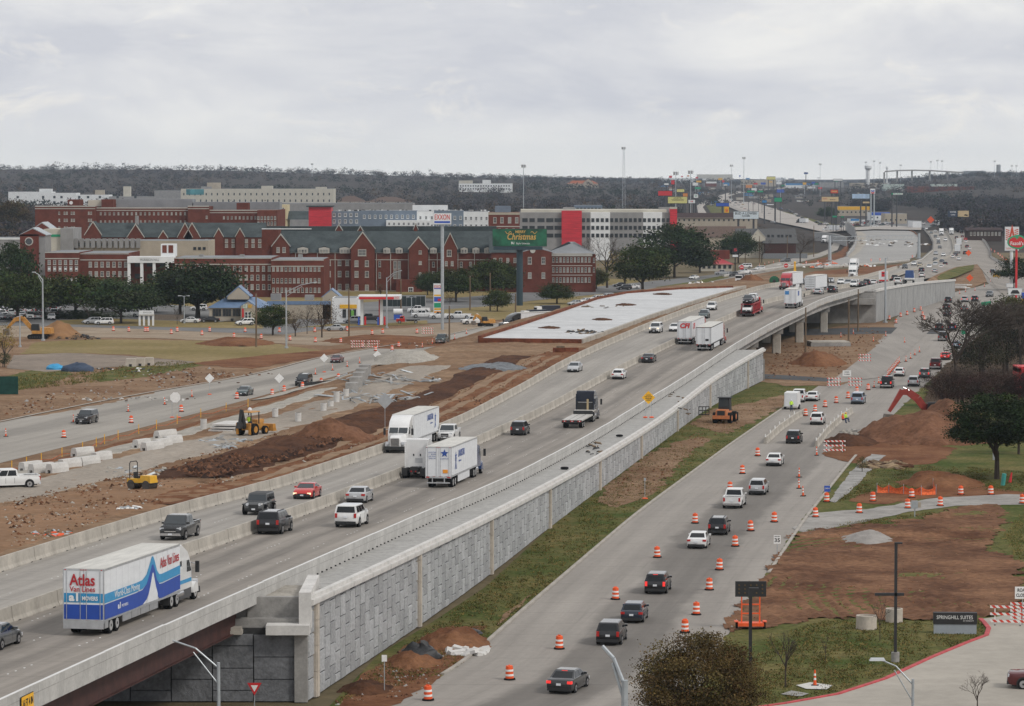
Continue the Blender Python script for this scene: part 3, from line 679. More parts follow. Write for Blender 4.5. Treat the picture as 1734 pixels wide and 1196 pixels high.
m=MB();m.box(-2.6,.3,-.9,.5,4.6,5.25,M['concrete_new']);m.build('corner_cap',ab)
m=MB();m.box(-40,-4.2,-.7,.35,4.6,4.85,M['concrete']);m.box(-40,-4.25,-.55,.35,4.86,5.05,M['concrete']);m.build('ledge',ab)
m=MB();m.box(-42,-.3,.6,1.4,4.9,5.5,M['concrete_old']);m.build('beam_seat',ab)
m=MB();m.box(-4.0,-.5,1.4,2.0,5.0,6.85,M['concrete_old']);m.build('back_wall',ab)
m=MB();m.box(-.45,.35,-.1,9.5,4.9,7.35,M['concrete_new']);m.build('wing_wall',ab)
m=MB();m.box(-4.6,-.4,1.9,9.5,6.3,6.62,M['gravel']);m.build('gravel_fill',ab)
m=MB();m.box(-44,-3.9,1.6,2.0,4.9,6.7,M['concrete_old']);m.build('end_diaphragm',ab)
# near bridge steel girders and deck underside
nb=thing('steel_bridge','near freeway bridge with dark red steel girders','bridge',(xP(160),160,0));no=Vector(nb.location)
for k,off in enumerate((-1.0,-4.0,-7.0,-10.0,-13.0,-17,-21)):
 a=Vector((xP(120)+off,120,zd(120)-.4));b=Vector((xP(213.5)+off,213.5,zd(213.5)-.55));d=b-a;m=MB()
 m.box(0,d.length,-.02,.02,-1.55,0,M['steel_red']);m.box(0,d.length,-.25,.25,-1.6,-1.55,M['steel_red']);m.box(0,d.length,-.25,.25,-.06,0,M['steel_red'])
 o=m.build('girder',nb);o.rotation_mode='QUATERNION';o.rotation_quaternion=d.to_track_quat('X','Z');o.location=a-no
def slab(name,parent,org,Y0,Y1,fl,fr,th,mat,step=15.0):
 m=MB();Y=Y0;prev=None;secs=[]
 while Y<=Y1+.01:
  z=zd(Y)-.03;secs.append([Vector((fl(Y),Y,z))-org,Vector((fr(Y),Y,z))-org,Vector((fr(Y),Y,z-th))-org,Vector((fl(Y),Y,z-th))-org]);Y+=step
 m.loft(secs,mat);return m.build(name,parent)
slab('deck_slab',nb,no,120,212,lambda Y:xL(Y)-.7,lambda Y:xP(Y)+.24,.26,M['concrete_new'])
# yellow height sign on the parapet
p=at(43,1184,1);Yb=166.0
hp=thing('clearance_sign','yellow bridge clearance sign fixed to the near parapet face','sign',(xP(Yb)+.3,Yb,0))
hd=head(xP,Yb);T=Matrix.Translation((0,0,zd(Yb)+.25))@Matrix.Rotation(hd,4,'Z')
m=MB();m.box(-1.0,1.0,-.06,-.02,-.42,.42,M['black'],T);m.box(-.97,.97,-.075,-.062,-.39,.39,pmat('sign_yellow',(.85,.45,.02),.5,.05),T);m.build('plate',hp)
text('16 FT 4 IN',.55,M['black'],'lettering',hp,T@frame((0,-.085,0),(1,0,0)),width=1.65,bold=.01)
# ---- overpass
OV0,OV1=552.0,768.0
ov=thing('freeway_overpass','long concrete freeway overpass on square columns above the cross street','bridge',(xP(600),600,0));oo=Vector(ov.location)
slab('deck_slab',ov,oo,OV0,OV1+12,lambda Y:xL(Y)-.7,lambda Y:xP(Y)+.26,.28,M['concrete'])
for k,off in enumerate((-1.1,-4.0,-7.0,-10,-14,-18,-23)):
 for Y0,Y1 in((553,596),(596,636),(636,678),(678,722),(722,768)):
  a=Vector((xP(Y0)+off,Y0,zd(Y0)-.32));b=Vector((xP(Y1)+off,Y1,zd(Y1)-.32));d=b-a;m=MB()
  m.prism([(-.45,0),(-.45,-.12),(-.1,-.25),(-.1,-1.0),(-.33,-1.2),(-.33,-1.4),(.33,-1.4),(.33,-1.2),(.1,-1.0),(.1,-.25),(.45,-.12),(.45,0)],'x',.05,d.length-.05,M['concrete_old'])
  o=m.build('girder',ov);o.rotation_mode='QUATERNION';o.rotation_quaternion=d.to_track_quat('X','Z');o.location=a-oo
for Y in(596,636,678,722):
 X1=xP(Y)-.9;X0=xL(Y)+.5;zc=zd(Y)-1.75;m=MB();m.box(X0-oo.x,X1-oo.x,Y-.65-oo.y,Y+.65-oo.y,zc-1.1,zc,M['concrete_old']);m.build('bent_cap',ov)
 for k in range(4):
  X=X1-1.3-k*7.0;m=MB();c=.85;m.prism([(-c,-.5),(-.7,-.62),(.7,-.62),(c,-.5),(c,.5),(.7,.62),(-.7,.62),(-c,.5)],'z',0,zc-1.1,M['concrete']);o=m.build('column',ov);o.location=Vector((X,Y,0))-oo
# south end of the overpass: wall end above the dirt
m=MB();X1=xC(551);X0=xL(551)-4;m.box(X0-oo.x,X1-oo.x+.25,550.8-oo.y,551.8-oo.y,0,zd(551)-1.7,M['concrete_old']);m.build('south_abutment',ov)
m=MB();X1=xP(770)+3;X0=xL(770)-3;m.box(X0-oo.x,X1-oo.x,769-oo.y,770.5-oo.y,0,zd(770)-.4,M['concrete_old']);m.box(X0-oo.x,X1-.5-oo.x,766.5-oo.y,769-oo.y,zd(770)-3.2,zd(770)-1.75,M['concrete_old']);m.build('north_abutment',ov)
ww=thing('wing_wall','smooth pale concrete retaining wall tapering away beyond the overpass','wall',(xP(770)+3,770,0));w0=Vector(ww.location)
wl=lambda Y:xP(Y)+3+(Y-770)*.02
ys_=np.linspace(770,940,15);wt=lambda Y:max(.4,zd(Y)-.35)
for i in range(14):
 a,b=Vector((wl(ys_[i]),ys_[i],0))-w0,Vector((wl(ys_[i+1]),ys_[i+1],0))-w0;za,zb=wt(ys_[i]),wt(ys_[i+1]);nrm=Vector((-.9,.4,0))*.5
 m=MB();U=lambda q,z:q+Vector((0,0,z));g=(b-a)*.006
 m.add([a+g,b-g,U(b-g,zb),U(a+g,za),a+g+nrm,b-g+nrm,U(b-g+nrm,zb),U(a+g+nrm,za)],[(0,1,2,3),(3,2,6,7),(1,0,4,5),(0,3,7,4),(2,1,5,6)],pmat('smooth_concrete',(.31,.31,.305),.88,.1,.3,fine=(2,.1)));m.build('panel',ww)
 m=MB();m.add([U(a,za+.02)+Vector((.2,-.1,0)),U(b,zb+.02)+Vector((.2,-.1,0)),U(b,zb+.62)+Vector((.2,-.1,0)),U(a,za+.62)+Vector((.2,-.1,0)),U(a,za+.02)+nrm,U(b,zb+.02)+nrm,U(b,zb+.62)+nrm,U(a,za+.62)+nrm],[(0,1,2,3),(3,2,6,7),(5,4,7,6),(1,5,6,2),(0,3,7,4)],M['concrete_new']);m.build('coping',ww)
ribbon('concrete_strip_north',lambda Y:xP(Y)+.25,lambda Y:wl(Y),770,935,lambda X,Y:zd(Y)-.2,M['concrete_old'])
# ---- curved walls of the far ramps
def pxwall(name,pts,h,label,mat=None,z0=0,cap=True,th=.4,seg=1):
 P=[G(p[0],p[1],z0)for p in pts];root=thing(name,label,'wall',P[0]);Q=[]
 for a,b in zip(P[:-1],P[1:]):
  for k in range(seg):Q.append(a.lerp(b,k/seg))
 Q.append(P[-1])
 for i,(a,b)in enumerate(zip(Q[:-1],Q[1:])):
  d=b-a;hh=h(i/len(Q))if callable(h)else h;m=MB();m.box(.02,d.length-.02,-th/2,th/2,0,hh,mat or M['concrete'])
  if cap:m.box(.02,d.length-.02,-th/2-.08,th/2+.08,hh-.5,hh,M['concrete_new'])
  o=m.build('segment',root);o.location=a-P[0];o.rotation_euler=(0,0,math.atan2(d.y,d.x))
 return root
pxwall('curved_wall',[(1434,436),(1446,424),(1450,412),(1447,402),(1437,395),(1432,392)],lambda t:2.0+4.5*min(1,t*1.6),'curving retaining wall with a white cap beside the new slab',pmat('smooth_concrete2',(.36,.36,.36),.88,.1,.2),seg=3)
pxwall('curved_wall',[(1378,408),(1400,409),(1420,413),(1434,418)],5.0,'pale panel wall behind the far west frontage bend',pmat('smooth_concrete2',(.36,.36,.36),.88,.1,.2),seg=3)
pxwall('ramp_barrier',[(1600,389),(1620,388.5),(1637,393),(1653,399),(1668,411),(1677,426),(1678,438),(1704,452),(1712,455)],1.1,'white concrete barrier curving along the outer edge of the far ramp',M['concrete_new'],z0=.4,seg=5)
pxwall('slab_barrier',[(1566,391),(1574,400),(1580,412),(1579,426),(1560,442),(1523,455)],1.0,'concrete barrier curving between the new slab and southbound traffic',z0=.5,seg=5)
pxwall('slab_edge',[(1508,386),(1530,388),(1548,394),(1557,404),(1558,420),(1554,432)],.7,'rusty steel form along the curved edge of the new slab',pmat('rust',(.22,.10,.05),.9,.2,1),cap=False,seg=4)
pxwall('works_barrier',[(1345,483),(1400,478),(1450,475)],1.0,'concrete barrier between the red dirt and southbound lanes north of the overpass',z0=2.5,seg=4)
pxwall('works_barrier',[(1395,455),(1440,452),(1490,448),(1540,443)],1.0,'concrete barrier on the near edge of the big new slab',seg=5)
pxwall('works_barrier',[(1225,470),(1270,463),(1330,454),(1390,449)],1.0,'row of concrete barriers and plastic walls beside the west frontage works',seg=5)
pxwall('gantry_beam',[(1425,415),(1556,416)],.01,'x')if False else None
sheet('red_works_ground',[(1300,482),(1380,460),(1440,456),(1530,448),(1500,462),(1450,473),(1350,483)],M['dirt_red'],.10,.8)

sheet('leaf_litter',[(1560,690),(1580,640),(1640,585),(1700,545),(1770,540),(1780,705),(1650,700)],pmat('leaf_litter_near',(.085,.055,.035),.97,.2,.3,col2=(.05,.035,.022),fine=(1.5,.4)),.05,1.0)
# ================================================================ VEHICLES
class Veh:
 """collects the named parts of one vehicle, then makes it a thing with parts or one small mesh"""
 def __init__(s):s.parts=[]
 def part(s,name,sm=None,under=None):
  m=MB();s.parts.append([name,m,sm,under,len(s.parts)]);return m
 def raw(s,name,me,under=None):s.parts.append([name,me,None,under,len(s.parts)])
 def make(s,name,single=False):
  if single:
   b=MB()
   for _,m,*_r in s.parts:
    if not isinstance(m,MB):continue
    o=len(b.v);b.v+=m.v;b.f+=[tuple(i+o for i in f)for f in m.f];mp=[b.mi(x)for x in m.mats];b.m+=[mp[i]for i in m.m]
   return b.build(name,None,40)
  root=link(name,None);made=[]
  for n,m,sm,under,i in s.parts:
   par=root
   if under is not None:
    for k in reversed(range(len(made))):
     if s.parts[k][0]==under and s.parts[k][3]is None:par=made[k];break
   made.append(m.build(n,par,sm)if isinstance(m,MB)else link(n,m,par))
  return root
def wheel(v,x,y,r,w,rimmat=None,sub=True,dual=False):
 s_=1 if y>0 else-1
 m=v.part('wheel',40);yo=y+s_*w/2;yi=y-s_*w/2*(2.2 if dual else 1)
 m.cyl((x,yi,r),(x,yo,r),r,M['rubber'],16)
 q=v.part('rim',40,'wheel')if sub else m
 q.cyl((x,yo-s_*.02,r),(x,yo+s_*.012,r),r*.64,rimmat or M['rim'],14)
 q.cyl((x,yo,r),(x,yo+s_*.02,r),r*.2,M['black'],8)
def lerp(a,b,t):return tuple(a[i]+(b[i]-a[i])*t for i in range(3))
def inset(m,q,u0,u1,v0,v1,mat,off=.012):
 """pane lying just proud of quad q (bottom-left, bottom-right, top-right, top-left seen from outside)"""
 def P(u,w):return Vector(lerp(lerp(q[0],q[1],u),lerp(q[3],q[2],u),w))
 a,b,c,d=P(u0,v0),P(u1,v0),P(u1,v1),P(u0,v1);n=(b-a).cross(d-a).normalized()*off
 m.add([a,b,c,d,a+n,b+n,c+n,d+n],[(4,5,6,7),(0,1,5,4),(1,2,6,5),(2,3,7,6),(3,0,4,7)],mat)
CARS={ # L, W, H, belt, hood, tail, rear base, rear roof, front roof, front base, wheel r, axle rear, axle front, clearance
 'sedan':(4.85,1.84,1.46,.97,.88,1.02,-1.75,-.95,.35,1.15,.33,-1.40,1.42,.20),
 'coupe':(4.95,1.92,1.42,.98,.95,1.03,-1.85,-.80,.20,.95,.36,-1.50,1.45,.19),
 'hatch':(4.35,1.78,1.50,.98,.90,1.02,-2.00,-1.55,.45,1.25,.32,-1.28,1.35,.20),
 'suv':(4.65,1.88,1.70,1.08,1.02,1.12,-2.22,-1.95,.35,1.15,.36,-1.34,1.36,.24),
 'bigsuv':(5.25,2.03,1.90,1.22,1.18,1.26,-2.55,-2.40,.35,1.05,.40,-1.55,1.55,.28),
 'van':(5.1,1.98,1.78,1.08,1.02,1.12,-2.45,-2.25,.75,1.75,.35,-1.50,1.55,.22),
 'pickup':(5.9,2.02,1.93,1.22,1.18,1.20,-.75,-.60,.95,1.60,.41,-1.85,1.85,.32),
 'jeep':(4.7,1.88,1.84,1.18,1.16,1.20,-2.15,-2.10,.70,.90,.44,-1.35,1.55,.34),
}
def car(kind,col,single=False,metal=0.0,lights=None,roofcol=None,name=None,brake=False,glass=None,rails=False,face='both',rim=None):
 L,W,H,bz,hz,tz,cr,rr,rf,cf,wr,ar,af,gc=CARS[kind];v=Veh();pm=paint(col,.3,metal);gl=glass or M['glass'];h=W/2
 pick=kind=='pickup';jeep=kind=='jeep'
 def sec(x,hw,zb,zs,zt):p=[(hw*.93,zb),(hw,zb+.1),(hw*1.0,zs-.14),(hw*.965,zs-.02),(hw*.80,zt)];return[(x,a,z)for a,z in p]+[(x,-a,z)for a,z in p[::-1]]
 m=v.part('body',35);nose=.62 if not(pick or jeep or kind=='bigsuv')else .85
 st=[(-L/2,h*.84,gc+.22,tz-.28,tz-.26),(-L/2+.06,h*.93,gc+.12,tz-.12,tz-.08),(-L/2+.22,h*.98,gc+.05,tz-.02,tz+.0),(cr,h,gc,bz,max(bz,tz)-.0),(cf,h,gc,bz-.03,bz),(cf+.25,h*.99,gc,hz-.03,hz+.03),
    (L/2-.55,h*.96,gc+.02,hz-.09,hz-.02),(L/2-.16,h*.90,gc+.06,hz*nose+.1,hz*nose+.16),(L/2-.03,h*.82,gc+.12,hz*nose-.05,hz*nose),(L/2,h*.78,gc+.18,hz*nose-.14,hz*nose-.1)]
 if cr<-L/2+.3:st.pop(3)
 st.sort(key=lambda a:a[0])
 m.loft([sec(*a)for a in st],pm)
 if pick: # open bed: dark inner floor and walls
  b0,b1=-L/2+.1,cr-.12;m2=v.part('bed',30);m2.box(b0,b1,-h*.82,h*.82,tz+.005,tz+.012,M['black']);m2.box(b0-.02,b1,h*.80,h*.97,tz-.02,tz+.10,pm);m2.box(b0-.02,b1,-h*.97,-h*.80,tz-.02,tz+.10,pm)
  m2=v.part('tailgate',30);m2.box(-L/2-.02,b0,-h*.80,h*.80,gc+.3,tz+.10,pm)
 # cabin frustum
 zb=bz-.03;zt=H-.05;wb=h*.955;wt=h*(.76 if not jeep else .86)
 if kind in('bigsuv','van','pickup'):wt=h*.82
 Q=[(cr,wb,zb),(cf,wb,zb),(rf,wt,zt),(rr,wt,zt)] # left side
 m=v.part('cabin',14)
 S=[[(cr,wb,zb),(cf,wb,zb),(cf,-wb,zb),(cr,-wb,zb)],[(rr,wt,zt),(rf,wt,zt),(rf,-wt,zt),(rr,-wt,zt)],[(rr+.12,wt*.9,H),(rf-.15,wt*.9,H),(rf-.15,-wt*.9,H),(rr+.12,-wt*.9,H)]]
 m.add([p for s_ in S for p in s_],[(0,3,7,4),(1,0,4,5),(2,1,5,6),(3,2,6,7),(4,7,11,8),(5,4,8,9),(6,5,9,10),(7,6,10,11),(8,11,10,9)],pm)
 if roofcol is not None:
  m=v.part('roof',35);m.box(rr+.05,rf-.05,-wt*.97,wt*.97,H-.03,H+.012,roofcol,top=(.97,.95))
 fw_=[(cf,wb,zb),(cf,-wb,zb),(rf,-wt,zt),(rf,wt,zt)];rw_=[(cr,-wb,zb),(cr,wb,zb),(rr,wt,zt),(rr,-wt,zt)]
 rl=[(cf,-wb,zb),(cr,-wb,zb),(rr,-wt,zt),(rf,-wt,zt)];rl=rl[::-1];ll=[(cf,wb,zb),(cr,wb,zb),(rr,wt,zt),(rf,wt,zt)]
 inset(v.part('windshield'),[fw_[1],fw_[0],fw_[3],fw_[2]],.05,.95,.08,.93,M['glass_tr']if not glass else glass)
 inset(v.part('rear_window'),[rw_[1],rw_[0],rw_[3],rw_[2]],.08,.92,.12,.88,gl)
 cuts={'suv':((.07,.28),(.31,.62),(.65,.95)),'bigsuv':((.05,.30),(.33,.62),(.65,.95)),'van':((.05,.30),(.33,.66),(.69,.95)),'pickup':((.08,.50),(.54,.95)),'jeep':((.04,.33),(.36,.64),(.67,.96))}.get(kind,((.10,.48),(.52,.93)))
 for a,b in cuts:
  inset(v.part('side_window'),[Q[1],Q[0],Q[3],Q[2]],1-b,1-a,.12,.9,gl)
  q=[(cr,-wb,zb),(cf,-wb,zb),(rf,-wt,zt),(rr,-wt,zt)];inset(v.part('side_window'),q,a,b,.12,.9,gl)
 # door seams and handles
 for s_ in(-1,1):
  m=v.part('door_trim');y=s_*(h+.004)
  for xx in(cr*.55+cf*.05,cf*.35,cf*.93):m.box(xx-.012,xx+.012,min(y,y-s_*.02),max(y,y-s_*.02),gc+.2,bz-.15,M['black'])
  m.box(ar+wr+.1,af-wr-.1,min(y,y-s_*.02),max(y,y-s_*.02),gc+.02,gc+.14,M['black']if kind in('suv','jeep')else pm)
 for s_ in(-1,1):
  m=v.part('mirror');y=s_*(h+.05);m.box(cf-.42,cf-.25,y-.1,y+.1,bz+.0,bz+.16,pm if not jeep else M['black'])
 # arches and wheels
 for x in(ar,af):
  for s_ in(-1,1):
   m=v.part('wheel_arch');y=s_*(h-.06);m.cyl((x,y,wr+.02),(x,s_*(h+.006),wr+.02),wr*1.17,M['black']if not(jeep)else M['rubber'],16)
   if jeep:m.box(x-.55,x+.55,min(s_*h*.9,s_*(h+.16)),max(s_*h*.9,s_*(h+.16)),wr*2+.02,wr*2+.1,M['black'])
   wheel(v,x,s_*(h-.10 if not jeep else h),wr,.24 if not jeep else .32,rim)
 # lamps, bumpers, plates
 tl=M['red_on']if brake else M['red_light'];hl=M['head_on']if lights else M['head']
 for s_ in(-1,1):
  m=v.part('taillight');y=s_*h*.80
  if kind in('bigsuv','pickup','suv','jeep','van'):m.box(-L/2-.03,-L/2+.2,y-.10,y+.10,tz-.42,tz-.05,tl)
  else:m.box(-L/2-.025,-L/2+.22,y-.18,y+.14,tz-.30,tz-.12,tl)
  m=v.part('headlight');y=s_*h*.70;zl=hz*nose-.02
  if jeep:m.cyl((L/2-.1,y*.85,zl),(L/2+.03,y*.85,zl),.13,hl,12)
  else:m.box(L/2-.3,L/2-.02,y-.17,y+.17,zl-.12,zl+.06,hl)
 if brake:
  m=v.part('brake_light');m.box(rr-.03,rr+.04,-.2,.2,zt-.03,zt+.01,tl)
 m=v.part('grille');m.box(L/2-.05,L/2+.02,-h*.45,h*.45,gc+.28,hz*nose-.04,M['black'])
 if pick or kind=='bigsuv':m.box(L/2-.03,L/2+.035,-h*.46,h*.46,hz*nose-.3,hz*nose-.22,M['chrome'])
 m=v.part('bumper');bm=M['chrome']if pick else M['black']
 m.box(L/2-.12,L/2+.05,-h*.86,h*.86,gc+.08,gc+.28,M['black']if not pick else bm,top=(1,.95));
 m=v.part('bumper');m.box(-L/2-.06,-L/2+.12,-h*.88,h*.88,gc+.04,gc+.26,bm,top=(1,.96))
 m=v.part('license_plate');m.box(-L/2-.075,-L/2-.03,-.16,.16,tz-.42,tz-.27,M['plate'])
 m=v.part('license_plate');m.box(L/2+.05,L/2+.062,-.16,.16,gc+.14,gc+.27,M['plate'])
 if rails:
  for s_ in(-1,1):m=v.part('roof_rail');m.box(rr+.2,rf-.2,s_*wt*.84-.02,s_*wt*.84+.02,H+.0,H+.06,M['black'])
 if jeep:
  m=v.part('spare_wheel',40);m.cyl((-L/2-.28,0,1.05),(-L/2-.02,0,1.05),.43,M['rubber'],16)
 m=v.part('underbody');m.box(-L/2+.3,L/2-.3,-h*.8,h*.8,gc-.06,gc+.05,M['black'])
 return v.make(name or{'sedan':'sedan','coupe':'coupe','hatch':'hatchback','suv':'sport_utility','bigsuv':'large_sport_utility','van':'minivan','pickup':'pickup_truck','jeep':'off_roader'}[kind],single)
C_=dict(black=(.008,.008,.010),white=(.72,.72,.71),silver=(.42,.43,.44),grey=(.095,.098,.10),navy=(.012,.018,.035),red=(.50,.025,.02),maroon=(.10,.012,.014),gold=(.36,.30,.2),teal=(.05,.075,.075),yellow=(.65,.38,.03),blue=(.03,.06,.16),dgrey=(.028,.029,.031),lblue=(.22,.27,.34))
CATN=dict(sedan='sedan',coupe='coupe',hatch='hatchback',suv='SUV',bigsuv='SUV',van='minivan',pickup='pickup truck',jeep='off-roader')
PROTO={}
def place_car(kind,colname,x,y,label,where='deck',line_=None,away=True,group=None,single=False,yaw=None,center=False,**kw):
 """x,y: pixel of the bottom middle of the end that faces the camera"""
 key=(kind,colname,single,tuple(sorted((k,str(v_))for k,v_ in kw.items())))
 p=D(x,y)if where=='deck' else(E(x,y)if where=='earth' else G(x,y,where if not isinstance(where,str)else .05))
 if yaw is None:fn=line_ or xM;yw=head(fn,p.y)
 else:yw=yaw
 L=CARS[kind][0]
 fwd=Vector((math.cos(yw),math.sin(yw),0))
 if not center:p=p+fwd*(L/2)
 if where=='deck':p.z=zd(p.y)
 ph=math.atan2(zd(p.y+6)-zd(p.y-6),12)if where=='deck' else 0
 if not away:yw+=math.pi;ph=-ph
 if key in PROTO:o=dup(PROTO[key],p)
 else:o=car(kind,C_[colname],single,**kw);PROTO[key]=o
 o.location=p;o.rotation_euler=(0,-ph,yw);tag(o,label,CATN[kind],group)
 if not group and 'group' in o:del o['group']
 return o
# ---------------------------------------------------------------- heavy trucks (local +X forward)
def dual(v,x,r=.51,h=1.22):
 for s_ in(-1,1):wheel(v,x,s_*(h-.14),r,.28,pmat('steel_rim',(.55,.55,.55),.4,.1,metal=.5),True,True)
def tractor(v,x0,col,chrome=False,sleeper=2.1,fairing=True,stripe=None,high=3.95,sky=False,dark_skirt=True):
 """conventional sleeper tractor; x0 is the rear of its frame, front bumper at x0+7.6"""
 pm=paint(col,.3);X=x0
 m=v.part('chassis');m.box(X,X+6.9,-.42,.42,.62,.98,M['black']);m.box(X+.6,X+1.9,-.5,.5,.98,1.14,M['black'])
 a0=X+2.05;a1=a0+sleeper;a2=a1+1.25;a3=X+7.45 # sleeper, cab, hood
 m=v.part('cab',30)
 ro=high if fairing else 3.3
 prof=[(a0,.95),(a0,ro-.12),(a0+.15,ro),(a0+sleeper*.55,ro-.02),(a1+.35,ro-.55 if fairing else 3.1),(a1+.80,2.95),(a2+.10,2.1),(a2+.12,.95)]
 h=1.18
 secs=[]
 for y,k in((-h,.0),(-h*.9,.06),(h*.9,.06),(h,.0)):
  secs.append([(xx,y,z+(k if z>2.4 else 0))for xx,z in prof])
 m.loft(secs,pm)
 m=v.part('windshield');A=Vector((a2+.10,0,2.12));B=Vector((a1+.82,0,2.94));n=Vector((B.z-A.z,0,A.x-B.x)).normalized()*.03
 for s_ in(-1,1):
  y0,y1=(.04*s_,1.05*s_);q=[A+n+Vector((0,y0,.05)),A+n+Vector((0,y1,.05)),B+n+Vector((0,y1,-.05)),B+n+Vector((0,y0,-.05))];m.add(q,[(0,1,2,3)],M['glass_tr'])
 for s_ in(-1,1):
  m=v.part('side_window');y=s_*(h+.008);m.add([(a1+.15,y,2.05),(a2-.02,y,2.05),(a1+.72,y,2.82),(a1+.15,y,2.82)],[(0,1,2,3)],M['glass'])
  m.add([(a0+.7,y,2.55),(a0+1.2,y,2.55),(a0+1.2,y,2.9),(a0+.7,y,2.9)],[(0,1,2,3)],M['glass'])
 m=v.part('hood',35)
 def hs(x,hw,zt,zb=.75):return[(x,hw,zb),(x,hw,zt-.35),(x,hw*.82,zt-.08),(x,hw*.5,zt),(x,-hw*.5,zt),(x,-hw*.82,zt-.08),(x,-hw,zt-.35),(x,-hw,zb)]
 m.loft([hs(a2+.05,1.0,2.18),hs(a2+.8,.86,2.08),hs(a3-.35,.72,1.92),hs(a3,.62,1.78)],pm)
 m=v.part('grille');m.box(a3-.02,a3+.05,-.5,.5,.82,1.70,M['chrome'])
 for k in range(9):m.box(a3+.05,a3+.06,-.46+k*.105,-.40+k*.105,.86,1.66,M['black'])
 m=v.part('bumper');m.box(a3-.25,a3+.15,-1.2,1.2,.38,.78,M['chrome']if chrome else M['dark_joint'],top=(1,.97))
 for s_ in(-1,1):
  m=v.part('fender',35);xc=a3-.95
  pr=[(xc+.62*math.cos(t),.52+.68*math.sin(t))for t in np.linspace(.0,math.pi,9)];pr+=[(xx,zz_)for xx,zz_ in[(xc-.56,.5),(xc+.56,.5)]]
  m.prism(pr,'y',min(s_*.72,s_*1.21),max(s_*.72,s_*1.21),pm)
  m=v.part('headlight');m.box(a3-.45,a3-.05,min(s_*.72,s_*1.08),max(s_*.72,s_*1.08),1.0,1.28,M['head'])
  m=v.part('mirror');m.box(a1+1.05,a1+1.25,s_*1.62-.12,s_*1.62+.12,1.95,2.7,M['black']);m.cyl((a1+1.1,s_*1.15,2.6),(a1+1.15,s_*1.6,2.5),.03,M['chrome'],5)
  m=v.part('fuel_tank',40);m.cyl((a0-.1,s_*.95,.75),(a0+1.5,s_*.95,.75),.31,M['chrome'],12)
  if fairing:
   m=v.part('side_skirt');m.box(a0-.15,a2-.1,min(s_*1.1,s_*1.2),max(s_*1.1,s_*1.2),.35,.95,pmat('dark_skirt',(.07,.07,.075),.5,.1)if dark_skirt else pm)
   m=v.part('side_fairing');m.box(a0-.55,a0+.02,min(s_*1.1,s_*1.2),max(s_*1.1,s_*1.2),.95,ro-.3,pm)
  if chrome:
   m=v.part('exhaust_stack',40);m.cyl((a0-.14,s_*.95,.9),(a0-.14,s_*.95,4.05),.10,M['chrome'],8)
  wheel(v,xc,s_*1.02,.51,.30,pmat('steel_rim',(.55,.55,.55),.4,.1,metal=.5))
 if stripe:
  for s_ in(-1,1):m=v.part('stripe');y=s_*(h+.004);m.box(a0+.1,a2,min(y,y+s_*.004),max(y,y+s_*.004),1.35,1.6,stripe)
 for x in(X+.75,X+2.0):dual(v,x)
 for s_ in(-1,1):
  m=v.part('mud_flap');m.box(X+.05,X+.1,s_*.95-.3,s_*.95+.3,.3,1.1,M['white']if sky else M['black'])
 m=v.part('taillight');m.box(X-.03,X+.0,-.3,-.15,.7,.82,M['red_light']);m.box(X-.03,X,.15,.3,.7,.82,M['red_light'])
 m=v.part('sleeper_door');m.box(a0-.02,a0,-.55,.2,1.5,2.0,M['alu']);m.box(a0-.03,a0-.02,-.42,-.28,2.2,2.42,M['black']);m.box(a0-.03,a0-.02,.28,.42,2.2,2.42,M['black'])
